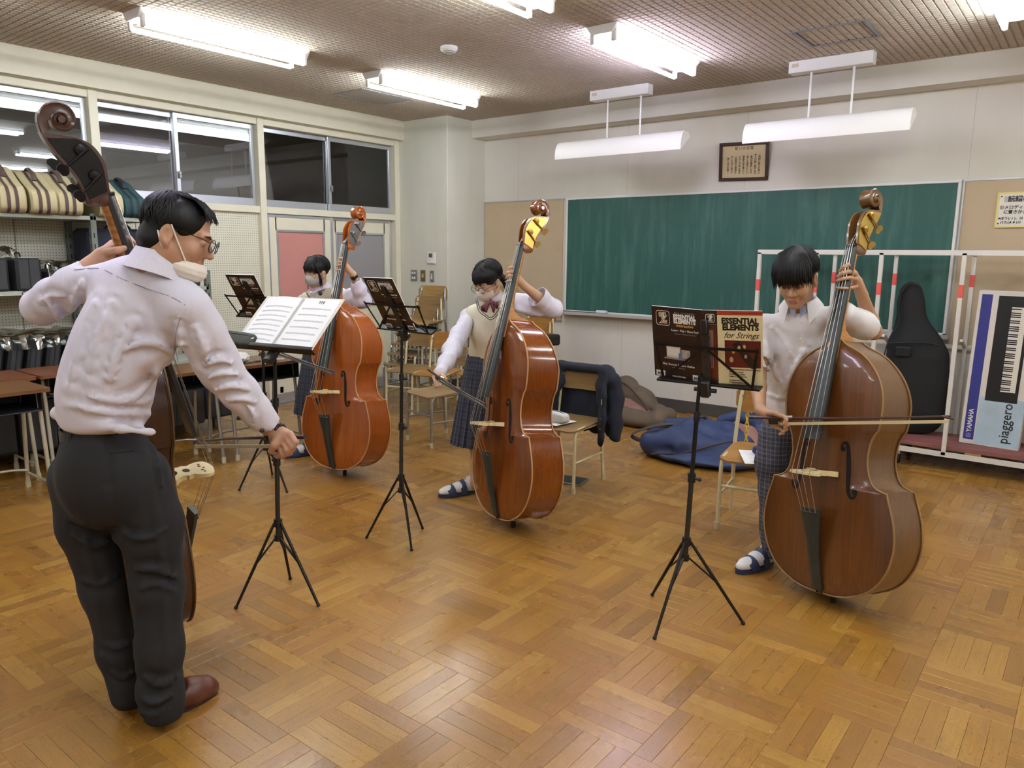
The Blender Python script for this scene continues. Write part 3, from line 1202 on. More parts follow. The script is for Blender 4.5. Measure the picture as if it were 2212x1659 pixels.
def cm(key, name, m):
    if (key, m.name) not in _CH:
        me = CHM[key].mesh(name)
        me.materials.append(m)
        _CH[key, m.name] = me
    return _CH[key, m.name]
def chair(x, y, ang, lab, fm, sm, z=0.0, group=None, tilt=0):
    o = empty('school_chair', M=rotz(ang, (x, y, z)))
    tag(o, lab, 'chair', group)
    link('seat', cm('seat', 'seat', sm), o)
    b = link('backrest', cm('backrest', 'backrest', sm), o)
    link('bolt', cm('bolt', 'bolt', M_STEEL), b)
    for i, k in enumerate(('front_legl', 'front_legr', 'rear_legl', 'rear_legr')):
        g = link('leg', cm(k, 'leg', fm), o)
        link('foot_cap', cm('cap%d' % i, 'foot_cap', M_CAP if fm is not M_FR_CHROME else M_FR_CHROME), g)
    for k in ('l', 'r'):
        link('side_rail', cm('side_rail' + k, 'side_rail', fm), o)
    link('cross_rail', cm('cross_rail', 'cross_rail', fm), o)
    return o
chair(-2.755, 4.115, 2, 'cream framed school chair with a navy blazer over its back', M_FR_CREAM, M_PLY2)
chair(-1.447, 4.138, 10.7, 'cream framed chair with an orange backrest beside the boy', M_FR_CREAM, M_PLY)
chair(-4.215, 4.395, -12, 'grey framed chair with a worn seat behind the girl with glasses', M_FR_GREY, M_PLY2)
G = 'chairs stored by the pillar'
chair(-5.27, 5.13, 14, 'cream framed chair with a brown seat in front of the stacked chairs', M_FR_CREAM, M_PLY2, group=G)
chair(-4.93, 5.14, 16, 'chair with a dark frame and orange backrest left of the girl with glasses', M_FR_CREAM, M_PLY, group=G)
chair(-4.66, 5.4, 0, 'chair with a yellow backrest just left of the sleeve of the girl with glasses', M_FR_CHROME, M_PLY3, group=G)
for k in range(5):
    chair(-5.62 + .02 * k, 5.42 + .035 * k, 8, ('bottom', 'second', 'third', 'fourth', 'top')[k] + ' chair of the chrome framed stack behind the orange bass', M_FR_CHROME if k % 2 == 0 else M_FR_CREAM, M_PLY2 if k < 4 else M_PLY3, z=.105 * k, group=G)
for k in range(4):
    chair(-5.09 + .02 * k, 5.98 + .035 * k, -4, ('bottom', 'second', 'third', 'top')[k] + ' chair of the tall stack against the pillar', M_FR_CHROME if k % 2 else M_FR_CREAM, M_PLY3, z=.14 * k, group=G)
for k in range(3):
    chair(-4.45 + .01 * k, 5.85 + .035 * k, -3, ('bottom', 'second', 'top')[k] + ' chair of the stack half hidden behind the girl with glasses', M_FR_CREAM, M_PLY, z=.12 * k, group=G)

# ================================================================ pupils' desks along the left wall
M_TOP = mat('desk_top_brown', '#6f4a2a', .35, vary=.18, vscale=9, stretch=(1, 8, 1))
M_TOPR = mat('desk_top_red', '#75462c', .35, vary=.15, vscale=9, stretch=(1, 8, 1))
M_TRAY = mat('desk_tray', '#1d1c1e', .5)
M_LEGA = mat('desk_leg_silver', '#a7a59d', .35, .7)
M_LEGB = mat('desk_leg_cream', '#b9b29c', .45, .2)
def desk(x, y, ang, lab, tm, lm, h=.70, w_=.65, d=.45):
    """origin under the middle; front edge towards -y"""
    o = empty('school_desk', M=rotz(ang, (x, y, 0)))
    tag(o, lab, 'desk', 'school desks along the left wall')
    MB().prism(rrect(w_, d, .025, 4), h - .022, h, Matrix.Identity(4)).build('top', tm, o)
    t = MB()
    t.box(-w_ / 2 + .05, w_ / 2 - .05, -d / 2 + .02, d / 2 - .06, h - .135, h - .13)
    for sx in (-w_ / 2 + .05, w_ / 2 - .054):
        t.box(sx, sx + .004, -d / 2 + .02, d / 2 - .06, h - .135, h - .022)
    t.box(-w_ / 2 + .05, w_ / 2 - .05, d / 2 - .064, d / 2 - .06, h - .135, h - .022)
    t.tube([(-w_ / 2 + .05, -d / 2 + .02, h - .132), (w_ / 2 - .05, -d / 2 + .02, h - .132)], .005, 6)
    t.build('tray', M_TRAY, o)
    for sx in (-1, 1):
        for sy in (-1, 1):
            g = MB().tube([(sx * (w_ / 2 - .045), sy * (d / 2 - .1), h - .022), (sx * (w_ / 2 - .04), sy * (d / 2 - .03), .0)], .0125, 10).build('leg', lm, o)
            MB().lathe([(.016, 0), (.017, .006), (.0155, .045)], 12, Matrix.Translation((sx * (w_ / 2 - .04), sy * (d / 2 - .03), 0))).build('foot_cap', M_CAP, g)
        MB().tube([(sx * (w_ / 2 - .041), -(d / 2 - .035), .1), (sx * (w_ / 2 - .041), d / 2 - .035, .1)], .009, 8).build('side_rail', lm, o)
    MB().tube(smooth_path([(-(w_ / 2 - .045), d / 2 - .06, .12), (-w_ / 4, d / 2 - .03, .13), (w_ / 4, d / 2 - .03, .13), (w_ / 2 - .045, d / 2 - .06, .12)], 4), .008, 8).build('foot_rail', lm, o)
    return o
desk(-5.12, 3.285, 90, 'brown desk with a tissue packet below the pegboard', M_TOP, M_LEGA)
desk(-5.14, 2.615, 90, 'brown desk half hidden behind the arm of the man', M_TOP, M_LEGA)
desk(-5.2, 1.49, 90, 'brown desk at the left edge in front of the shelf', M_TOP, M_LEGB)
desk(-5.72, 1.6, 90, 'reddish desk behind the one at the left edge', M_TOPR, M_LEGB)
desk(-5.72, 2.27, 90, 'reddish desk under the shelf with wrapped cases', M_TOPR, M_LEGB)

# tissue packet on the desk
def crumple(c, r, seed, name, m, parent=None, h=.006, amp=.35, sc=60):
    f = Field([c[i] - r[i] * 1.6 for i in range(3)], [c[i] + r[i] * 1.6 for i in range(3)], h)
    f.ell(c, r, k=0)
    f.func(lambda x, y, z: amp * min(r) * vnoise(x, y, z, sc, seed) + amp * .5 * min(r) * vnoise(x, y, z, sc * 2.2, seed + 1))
    return f.mesh(relax=0).build(name, m, parent, 25)
tp = empty('tissue_packet', (-5.1, 3.11, .70))
tag(tp, 'clear packet of crumpled white tissues lying on the desk', 'tissues')
M_TIS = mat('tissue', '#e9e7e2', .9)
for i, (x, y, z, r, cm_) in enumerate(((.03, -.12, .035, (.035, .06, .035), 0), (-.02, -.02, .035, (.035, .05, .035), 1), (.04, .05, .04, (.05, .05, .04), 0), (-.03, .09, .035, (.04, .045, .03), 0))):
    crumple((x, y, z), r, 11 + i, 'tissue', M_TIS if cm_ == 0 else mat('tissue_beige', '#d9c19a', .9), tp)
MB().box(-.09, .09, -.2, .18, .001, .012, bev=.003).build('wrapper', clear('wrap_clear', '#e9eeee', .12), tp)
o = MB().box(-.01, .01, -.035, .035, 0, .014, bev=.003).build('correction_tape', M_WHITE)
o.location = (-4.99, 3.44, .7); o.rotation_euler.z = R(-35)
tag(o, 'small white stick lying on the desk by the tissues', 'stationery')

# ================================================================ steel shelf with instrument cases
M_ANGLE = mat('grey_angle_steel', '#6d7268', .5, .3)
M_SHELF = mat('grey_shelf_board', '#a3a79a', .55)
sh = empty('steel_shelf', (-6.3, 2.6, 0))
tag(sh, 'grey slotted steel shelf holding instrument cases along the pegboard', 'shelf')
def post(y, x, ph):
    m = MB()
    m.box(x - .02, x + .02, y - .0015, y + .0015, 0, ph).box(x + .017, x + .02, y, y + .04, 0, ph)
    m.build('post', M_ANGLE, sh)
    s_ = MB()
    for i in range(int((ph - .15) / .08)):
        z = .1 + i * .08
        s_.box(x + .0185, x + .0212, y + .014, y + .022, z, z + .035)
        s_.box(x - .006, x + .002, y - .0022, y + .0022, z, z + .035)
    s_.build('slot', mat('slot_dark', '#1d201d', .9), sh)
for y, ph in ((-1.35, 1.8), (-.02, 1.8), (.88, 1.37)):
    for x in (-.2, .23):
        post(y, x, ph)
for z, lab in ((1.78, 0), (1.235, 1), (.62, 0), (.12, 0)):
    for y0, y1 in ((-1.35, -.0), (.0, .9 if z < 1.5 else .46)):
        b = MB().box(-.22, .25, y0, y1, z - .03, z, bev=.002).build('board', M_SHELF, sh)
text('shelf_number', 'CH-2-3', .045, mat('marker_ink', '#2a2a26', .8), sh, frame((.2515, -.46, 1.219), (0, 1, 0), (0, 0, 1), (1, 0, 0)), 'CENTER', .0006)
tag(sh.children[-1], 'black marker lettering')

M_CANVAS = mat('case_beige', '#b0a37e', .8, vary=.06, bump=.1, bscale=300)
M_CANV_SHADE = mat('case_olive_shade', '#6c6641', .85, vary=.06)  # darker copy of the canvas: shade on the case sides put into the colour
M_BAND = mat('case_brown_band', '#4c3c36', .75)
M_TEAL = mat('case_teal', '#22444a', .8)
def case(y, lab, m, side, band, dx=0.0, hgt=.31, w_=.17):
    """instrument case standing on its edge: low rounded front, neck rising to the back, two straps"""
    o = empty('instrument_case', M=rotz(-4, (-6.32 + dx, y, 1.781)))
    tag(o, lab, 'case', 'instrument cases on top of the shelf')
    prof = smooth_path([(.30, .0), (.335, .03), (.34, .10), (.31, .155), (.24, .19), (.15, .235), (.08, .275), (.03, .30), (-.05, .315), (-.2, .315), (-.24, .29), (-.25, .0)], 4)
    prof = [(x, z * hgt / .31) for x, z in prof]
    n = len(prof)
    b = MB()
    ins = .012
    ctr = (0.03, .12)
    inner = [(x + (ctr[0] - x) * .05, z + (ctr[1] - z) * .05) for x, z in prof]
    vs = [(x, -w_ / 2, z) for x, z in inner] + [(x, -w_ / 2 + ins, z) for x, z in prof] + [(x, w_ / 2 - ins, z) for x, z in prof] + [(x, w_ / 2, z) for x, z in inner]
    fs = [tuple(range(n)), tuple(range(3 * n, 4 * n))[::-1]]
    for l_ in range(3):
        for i in range(n):
            j = (i + 1) % n
            fs.append((l_ * n + i, (l_ + 1) * n + i, (l_ + 1) * n + j, l_ * n + j))
    b.add(vs, fs)
    b.build('shell', m, o)
    s_ = MB().prism([(x, z) for x, z in inner], 0, .002, frame((0, -w_ / 2 - .0005, 0), (1, 0, 0), (0, 0, 1), (0, -1, 0)))
    s_.build('shaded_side', side, o)  # thin sheet over the left side only, its darker colour paints the shade
    for by in (-.028, .022):
        bn = []
        for x, z in prof[:n - 5]:
            bn.append([(x + (x - ctr[0]) * .012, by - .011, z + (z - ctr[1]) * .02), (x + (x - ctr[0]) * .012, by + .011, z + (z - ctr[1]) * .02)])
        MB().sheet(bn).build('strap', band, o)
    MB().tube(smooth_path([(.16, 0, .235 * hgt / .31), (.13, 0, .285 * hgt / .31), (.03, 0, .325 * hgt / .31), (-.02, 0, .31 * hgt / .31)], 4), .009, 8, flat=2.0).build('handle', band, o)
    MB().box(.07, .10, -.012, .012, .292 * hgt / .31, .302 * hgt / .31).build('buckle', M_STEEL, o)
    return o
CS = (('beige case with brown straps cut by the left photo edge', 1.68), ('beige strapped case second from the left photo edge', 1.88), ('beige strapped case just left of the dark bass scroll neck', 2.08), ('beige strapped case partly behind the dark bass pegbox', 2.27), ('beige strapped case with its front behind the dark bass neck', 2.45))
for i, (lab, y) in enumerate(CS):
    case(y, lab, M_CANVAS, M_CANV_SHADE, M_BAND, dx=.02 * (i % 2), hgt=.33 if i in (1, 2) else .31)
case(2.72, 'beige strapped case right of the dark bass neck', M_CANVAS, M_CANV_SHADE, M_BAND, dx=.05)
case(2.93, 'dark teal case next to the head of the man', M_TEAL, mat('case_teal_shade', '#16282c', .8), mat('case_black_band', '#1b2224', .7), dx=-.03, hgt=.3)

# second shelf: black cases under plastic
M_CASEB = mat('black_case', '#2b2b2d', .55, vary=.1)
M_CASET = mat('case_silver_edge', '#9a9a97', .4, .5)
M_WRAP = clear('plastic_wrap', '#cfd2d0', .12, 1.5)
def black_case(x, y, z, dx, dy, dz, lab, cat='case', grp='black cases on the shelf', rx=0):
    o = empty('black_case', M=Matrix.Translation((x, y, z)) @ Matrix.Rotation(R(rx), 4, 'X'))
    tag(o, lab, cat, grp)
    MB().box(-dx / 2, dx / 2, -dy / 2, dy / 2, 0, dz, bev=.018).build('body', M_CASEB, o)
    MB().tube([(dx / 2 + .001, 0, .01), (dx / 2 + .001, 0, dz - .01)], .003, 6).build('seam', M_RUBBER, o)
    MB().box(dx / 2 - .05, dx / 2 - .005, -dy / 2 + .02, dy / 2 - .02, dz - .004, dz + .004, bev=.002).build('trim', M_CASET, o)
    MB().tube(smooth_path([(-.05, 0, dz), (-.04, 0, dz + .03), (.04, 0, dz + .03), (.05, 0, dz)], 3), .006, 6).build('handle', M_RUBBER, o)
    return o
black_case(-6.26, 1.93, 1.2355, .4, .165, .235, 'black case at the left edge on the middle shelf')
black_case(-6.26, 2.14, 1.2355, .4, .165, .235, 'black case second from the left on the middle shelf')
black_case(-6.24, 2.33, 1.2355, .36, .13, .15, 'low black case under crumpled plastic on the middle shelf')
black_case(-6.24, 2.48, 1.2355, .36, .12, .14, 'low black case beside the shelf post under plastic')
for i in range(8):
    black_case(-6.24, 1.72 + .125 * i, .6205, .4, .095, .27, ('first', 'second', 'third', 'fourth', 'fifth', 'sixth', 'seventh', 'eighth')[i] + ' leaning black case of the lower shelf row counted from the left', rx=-10)
def crumpled_sheet(name, x0, x1, y0, y1, z, seed, lab, amp=.03, drop=.06):
    rows = []
    nx, ny = 26, 40
    for i in range(nx):
        r_ = []
        for j in range(ny):
            x, y = x0 + (x1 - x0) * i / (nx - 1), y0 + (y1 - y0) * j / (ny - 1)
            zz = z + amp * float(vnoise(np.float64(x), np.float64(y), 0.0, 26, seed)) + amp * .5 * float(vnoise(np.float64(x), np.float64(y), .3, 60, seed + 1))
            e = max(0, (x - (x1 - .08)) / .08)
            r_.append((x + .02 * e * math.sin(y * 60), y, zz - drop * e * e))
        rows.append(r_)
    o = MB().sheet(rows).build(name, M_WRAP, None, 20)
    return tag(o, lab, 'plastic wrap')
crumpled_sheet('plastic_wrap', -6.45, -6.02, 2.26, 2.6, 1.44, 3, 'crumpled clear plastic over the low cases on the middle shelf', .035, .14)
crumpled_sheet('plastic_wrap', -6.4, -6.1, 1.8, 2.1, 1.53, 8, 'clear plastic bag on top of the black cases at the left edge', .03, .05)
crumpled_sheet('plastic_wrap', -6.45, -5.99, 1.75, 2.7, .935, 21, 'long crumpled clear plastic over the lower shelf row', .022, .10)
black_case(-6.2, 3.15, 1.2355, .34, .55, .05, 'flat black case on the shelf beside the head of the man')
o = MB().box(-.15, .15, -.28, .28, 0, .46, bev=.03).build('dark_bag', mat('navy_bag', '#171b2b', .8))
o.location = (-6.26, 2.86, 1.2355)
MB().tube(smooth_path([(.02, -.1, .46), (.03, -.05, .5), (.03, .05, .5), (.02, .1, .46)], 4), .01, 6).build('handle', M_RUBBER, o)
tag(o, 'dark navy bag standing behind the neck of the dark bass', 'bag')
for i, (x, y, dx, dy, dz) in enumerate(((-5.6, 3.0, .35, .5, .3), (-5.65, 2.2, .4, .6, .38), (-5.7, 1.6, .4, .6, .42), (-5.7, 3.45, .35, .3, .42))):
    black_case(x - .35, y, .121 if False else .1205, dx, dy, dz, ('black case on the bottom shelf behind the desk with tissues', 'black case on the bottom shelf behind the man', 'black case on the bottom shelf at the left edge', 'black case on the bottom shelf nearest the doors')[i])

# ================================================================ white cart with a guitar bag and a keyboard box
M_CART = mat('cart_paint', '#d6d3cb', .45, vary=.03)
ct = empty('storage_cart', (-1.0, 6.33, 0))
tag(ct, 'white steel storage cart with a red board floor in front of the blackboard', 'cart')
XP = (-2.24, -1.79, -1.33, -.80, -.27, .26)
FY, BY = 6.10, 6.60
def cbar(a, b, name='post', w_=.027, d=.027):
    off = Vector((-1.0, 6.33, 0))
    return MB().bar(Vector(a) - off, Vector(b) - off, w_, d).build(name, M_CART, ct, 0)
for i, x in enumerate(XP):
    cbar((x, FY, .12), (x, FY, 1.56))
    cbar((x, BY, .12), (x, BY, 1.56))
    cbar((x, FY, 1.56), (x, BY, 1.56), 'top_rail')
    cbar((x, BY - .22, .93), (x, BY, .86), 'brace', .02, .02)
for y in (FY, BY):
    cbar((XP[0] - .013, y, 1.565), (XP[-1], y, 1.565), 'top_rail', .027, .034)
    cbar((XP[0] - .013, y, .125), (XP[-1], y, .125), 'bottom_rail', .027, .034)
cbar((XP[0], BY, .86), (XP[-1], BY, .86), 'back_rail', .02, .03)
M_TAPE = mat('red_tape', '#d8584e', .6)
for i, x in enumerate(XP):
    for y, z in ((FY, 1.3), (BY, 1.36)):
        t_ = MB().box(x - .0145 + 1, x + .0145 + 1, y - .0145 - 6.33, y + .0145 - 6.33, z - .045, z + .045).build('red_tape', M_TAPE, ct)
M_REDB = mat('red_worn_board', '#7c4a44', .7, vary=.3, vscale=5, stretch=(1, 6, 1))
for i in range(3):
    y0 = FY + .02 + i * .16
    MB().box(XP[0] + 1 + .01, XP[-1] + 1, y0 - 6.33, y0 + .153 - 6.33, .155, .185, bev=.002).build('plank', M_REDB, ct)
for x in (-2.0, -1.2, -.62, .0):
    MB().box(x + 1 - .05, x + 1 + .05, FY + .02 - 6.33, BY - 6.34, .136, .155).build('batten', mat('raw_batten', '#9a7a4c', .8), ct)
for x in (-2.1, -1.1, .2):
    for y in (FY + .03, BY - .03):
        w_ = MB().lathe([(.008, -.014), (.036, -.014), (.038, -.006), (.038, .006), (.036, .014), (.008, .014)], 18, frame((x + 1, y - 6.33, .04), (0, 1, 0), (0, 0, 1), (1, 0, 0))).build('caster', M_RUBBER, ct)
        MB().box(x + 1 - .02, x + 1 + .02, y - 6.33 - .03, y - 6.33 + .03, .075, .11, bev=.004).build('fork', M_CHROME, w_)

# guitar bag: one soft outline with depth
gb = empty('guitar_bag', (-1.0, 6.33, .185))
tag(gb, 'black padded guitar bag standing on the cart', 'guitar bag')
f = Field((-.32, -.12, -.02), (.34, .14, 1.2), .008)
def gp(u, v):
    return (0, 0, 0)
pts = [(-.03, .0, .20, .235), (-.005, .0, .40, .20), (-.02, .0, .58, .20), (-.05, .0, .72, .15), (-.075, .0, .86, .085), (-.085, .0, 1.0, .078), (-.09, .0, 1.09, .075)]
for (xa, ya, za, ra), (xb, yb, zb, rb) in zip(pts[:-1], pts[1:]):
    f.cap((xa, ya, za), (xb, yb, zb), ra, rb, k=.05, flat=((0, 1, 0), .42))
f.cut((0, 0, .0), (0, 0, -1), .03)
f.func(lambda x, y, z: .004 * vnoise(x, y, z, 22, 4))
f.mesh().build('shell', mat('bag_black', '#0d0e10', .75, vary=.2, vscale=12, bump=.2, bscale=90), gb, 60)
MB().tube(smooth_path([(-.16, -.035, 1.1), (-.165, -.05, .95), (-.15, -.06, .86), (-.21, -.075, .74), (-.24, -.09, .6)], 5), .006, 6).tube(smooth_path([(-.03, -.04, 1.13), (-.1, -.04, 1.15), (-.155, -.035, 1.08)], 5), .006, 6).build('zip', M_RUBBER, gb)
MB().tube(smooth_path([(-.22, -.082, .70), (-.1, -.095, .71), (.03, -.095, .715), (.12, -.085, .70)], 5), .005, 6).build('seam_piping', M_RUBBER, gb)
MB().box(-.17, -.05, -.105, -.075, .60, .68, bev=.012).build('pocket', mat('bag_black', '#17181a'), gb)
gb.matrix_basis = Matrix.Translation((-1.05, 6.42, .185)) @ Matrix.Rotation(R(6), 4, 'Z') @ Matrix.Rotation(R(-1.5), 4, 'Y')

# keyboard carton
KX0, KX1, KZ0, KZ1 = -.73, -.37, .186, 1.30
kb = empty('keyboard_box', M=Matrix.Translation((-.55, 6.36, .1855)) @ Matrix.Rotation(R(1.2), 4, 'Y'))
tag(kb, 'tall white keyboard carton with a blue stripe standing on the cart', 'box')
W, H = .185, 1.115
MB().box(-W, W, -.07, .07, 0, H, bev=.003).build('carton', mat('carton_white', '#ded9cf', .6, vary=.03), kb)
def flatp(name, x0, x1, z0, z1, m, lvl=1, parent=kb):
    return MB().box(x0, x1, -.07 - .0006 * lvl, -.0695, z0, z1).build(name, m, parent)
flatp('blue_stripe', -W + .022, -W + .088, .035, H - .025, mat('carton_blue', '#353a86', .5))
flatp('sky_print', -W + .095, W - .004, .012, .36, mat('carton_sky', '#b5cddb', .5, vary=.12, vscale=5))
kp = flatp('keyboard_print', -W + .125, W - .05, .335, H - .03, mat('carton_black', '#19191c', .45), 2)
flatp('white_keys', -W + .21, W - .07, .41, H - .105, mat('carton_keys', '#e8e2d6', .5), 3)
z0, z1 = .41, H - .105
nw = 44
bk = MB()
ln = MB()
for i in range(nw):
    z = z0 + (z1 - z0) * i / nw
    ln.box(-W + .21, W - .07, -.0722, -.071, z - .0004, z + .0004)
    if i % 7 in (1, 2, 4, 5, 6):
        bk.box(-W + .21, -W + .268, -.0726, -.0715, z - .0042, z + .0042)
bk.build('black_keys', mat('carton_black', '#19191c'), kb)
ln.build('key_lines', mat('key_line', '#a8a297', .6), kb)
KF = lambda x, z: frame((x, -.0722, z), (0, 0, 1), (-1, 0, 0), (0, -1, 0))
text('brand_print', 'YAMAHA', .042, mat('carton_white_ink', '#e9e7ea', .5), kb, KF(-W + .055, .175), 'CENTER', .0012)
lg = MB().lathe([(.0155, 0), (.0155, .0006)], 24, frame((-W + .055, -.0713, .065), (1, 0, 0), (0, 0, 1), (0, -1, 0)))
lg = lg.build('logo_ring', mat('carton_white_ink', '#e9e7ea'), kb)
ls = MB().lathe([(.0135, 0), (.0135, .0006)], 24, frame((-W + .055, -.0718, .065), (1, 0, 0), (0, 0, 1), (0, -1, 0)))
ls.build('logo_disc', mat('carton_blue', '#353a86'), lg)
st = MB()
for a in (90, 210, 330):
    st.bar((-W + .055, -.0724, .065), (-W + .055 + .012 * math.cos(R(a)), -.0724, .065 + .012 * math.sin(R(a))), .002, .001, (0, 1, 0))
st.build('logo_forks', mat('carton_white_ink', '#e9e7ea'), lg)
text('model_print', 'piaggero', .088, mat('ink_black', '#1e1e1f', .6), kb, KF(W - .098, .185), 'CENTER', .0006, sx=.95, spacing=1.02)
text('slogan_print', 'SLIM  LIGHT  COMPACT', .028, mat('ink_grey', '#a9a49b', .6), kb, KF(W - .028, .84), 'CENTER', 0, spacing=1.15)
k2 = MB().box(-.14, .2, -.06, .07, 0, 1.02, bev=.005).build('carton', mat('carton_grey', '#b9b3a8', .7, vary=.04))
k2.name = 'tall_carton'
k2.location = (-.02, 6.38, .1855)
MB().box(-.1, -.02, -.0612, -.06, .3, .42).build('label_print', mat('sticker_beige', '#c9bda6'), k2)
tag(k2, 'tall plain grey carton at the right photo edge on the cart', 'box')

# ================================================================ paper on the wall
fr = empty('framed_text', M=Matrix.Translation((-2.697, YB - .012, 2.372)) @ Matrix.Rotation(R(8), 4, 'X') @ Matrix.Rotation(R(1.5), 4, 'Y'))
tag(fr, 'dark framed sheet of handwritten vows above the blackboard', 'picture')
M_DKW = mat('frame_dark_wood', '#3a2420', .35)
a = MB()
W2, H2 = .228, .168
for x0, x1, z0, z1 in ((-W2, W2, H2 - .028, H2), (-W2, W2, -H2, -H2 + .028), (-W2, -W2 + .028, -H2 + .028, H2 - .028), (W2 - .028, W2, -H2 + .028, H2 - .028)):
    a.box(x0, x1, -.03, -.004, z0, z1, bev=.004)
a.build('frame', M_DKW, fr)
MB().box(-W2 + .02, W2 - .02, -.012, -.004, -H2 + .02, H2 - .02).build('sheet', mat('vow_sheet', '#d3c19a', .6), fr)
M_INK = mat('brush_ink', '#4a4436', .8)
FZ = lambda x, z: frame((x, -.0124, z), (1, 0, 0), (0, 0, 1), (0, -1, 0))
text('heading', '誓いの言葉', .032, M_INK, fr, FZ(.0, .112), 'CENTER', .0003, spacing=1.25)
for i, s_ in enumerate(('一明朗に節と健康に', '考え行動に責任ある', '喜び活動致します', '一常に正規を心して', '常識礼儀を重んじ', 'すすんで奉仕致す', '一創造的な意欲を', '学と技術に励みて', '輝く未来を築く')):
    text('line', '\n'.join(s_), .0215, M_INK, fr, FZ(.142 - .036 * i, -.025 - .004 * (i % 3)), 'CENTER', .0003, line=.92)
# reading-practice poster
po = empty('music_poster', (-.72, YB - .0215, 1.757))
tag(po, 'yellow edged poster with Japanese text pinned right of the blackboard', 'poster')
MB().box(0, .40, -.001, .012, 0, .258).build('card', mat('poster_yellow', '#e2d287', .7), po)
MB().box(.016, .40, -.002, -.001, .012, .243).build('sheet', mat('poster_paper', '#e5dfd3', .7), po)
MB().box(.045, .40, -.0026, -.002, .186, .228).build('heading_bar', mat('poster_grey', '#bdb7b4', .7), po)
PF = lambda x, z: frame((x, -.003, z), (1, 0, 0), (0, 0, 1), (0, -1, 0))
M_PINK_ = mat('print_black', '#27211d', .7)
text('heading', '読譜のしかた', .046, M_PINK_, po, PF(.068, .206), 'LEFT', .0012)
text('line', '①メロディーを', .030, M_PINK_, po, PF(.02, .146), 'LEFT', .0008)
text('line', 'に置きかえる', .030, M_PINK_, po, PF(.047, .112), 'LEFT', .0008)
text('line', '※ぼう(♩ ♪ )、は', .024, M_PINK_, po, PF(.018, .066), 'LEFT', .0006)
text('line', 'けた(♫ ♬ )の', .024, M_PINK_, po, PF(.034, .036), 'LEFT', .0006)
for x, z in ((.027, .228), (.022, .03)):
    MB().ball((x, -.006, z), (.0055, .005, .0055), 10, 6).build('pin', M_BLKPL, po)

# ================================================================ double basses
# local frame: z up the instrument, front towards -y, x to the right seen from the front, endpin tip at the origin
HALF = [(0, .06), (.06, .062), (.12, .072), (.19, .098), (.25, .145), (.295, .215), (.317, .29), (.3205, .345), (.313, .41), (.298, .465), (.283, .51), (.277, .535),
        (.252, .54), (.222, .553), (.2, .58), (.187, .62), (.182, .66), (.185, .70), (.194, .74), (.208, .77), (.221, .785),
        (.2255, .80), (.2315, .84), (.235, .89), (.231, .945), (.214, 1.0), (.185, 1.05), (.145, 1.094), (.1, 1.124), (.062, 1.142), (.038, 1.158), (.03, 1.167)]
_hz = np.array([p[1] for p in HALF]) + np.arange(len(HALF)) * 1e-7
_hx = np.array([p[0] for p in HALF])
HD = .10
def half_w(z):
    return float(np.interp(z, _hz, _hx))
def back_y(z):
    return HD if z < .9 else HD - (HD - .048) * (z - .9) / .267
def arch(x, z):
    w_ = max(half_w(z), .02)
    s_ = min(1.0, abs(x) / w_)
    e = min(1.0, min(z - .055, 1.172 - z) / .16)
    return .032 * max(0.0, (1 - s_ ** 2.0)) ** .8 * math.sin(max(0, e) * math.pi / 2) ** .7
def string_y(z):
    return -.046 - (1.595 - z) * .2435

def varnish(name, c1, c2, c3, rough=.22, burst=.5):
    t = NT(name)
    co = t.coord()
    sp = t.n('SeparateXYZ')
    t.l(co, sp.inputs[0])
    g = t.noise(t.scale(co, 90, 90, 2.2), 1.0, 4, .6)
    cl = t.noise(t.scale(co, 5, 5, 2.2), 1.0, 3, .6)
    c = t.mix(t.ramp(cl, (.32, 0.0), (.68, 1.0)), srgb(c1), srgb(c2))
    c = t.mix(t.math('MULTIPLY', t.ramp(g, (.4, 1.0), (.62, 0.0)), .35), c, srgb(c3))
    ax = t.math('ABSOLUTE', sp.outputs[0])
    dark = t.ramp(t.math('MULTIPLY', ax, 3.0), (.0, .65), (.14, .0), (.62, .0), (1.0, 1.0))
    c = t.mix(t.math('MULTIPLY', dark, burst), c, srgb(c3))
    sc = t.ramp(t.noise(t.scale(co, 40, 40, 14), 1.0, 2, .5, 1.0), (.76, 0.0), (.78, 1.0))
    c = t.mix(t.math('MULTIPLY', sc, .35), c, srgb('#c99a63'))
    t.base(c)
    t.set(Roughness=rough)
    t.b.inputs['Coat Weight'].default_value = .5
    t.b.inputs['Coat Roughness'].default_value = .08
    t.bump(g, .05, .001)
    return t.m

def flamed(name, c1, c2):
    t = NT(name)
    co = t.coord()
    g = t.noise(t.scale(co, 12, 12, 70), 1.0, 3, .6, .6)
    t.base(t.mix(t.ramp(g, (.4, 0.0), (.6, 1.0)), srgb(c1), srgb(c2)))
    t.set(Roughness=.35)
    t.b.inputs['Coat Weight'].default_value = .3
    return t.m

M_EBONY = mat('ebony', '#1d1a18', .38, vary=.2, vscale=40, stretch=(1, 1, .1))
M_EBONYG = mat('ebony_fingerboard', '#2b302d', .36, vary=.18, vscale=30, stretch=(3, 3, .2))
M_MAPLE = mat('bridge_maple', '#dcc795', .55, vary=.06, vscale=30)
M_STRING = mat('wound_steel_string', '#b9b7b0', .3, .9)

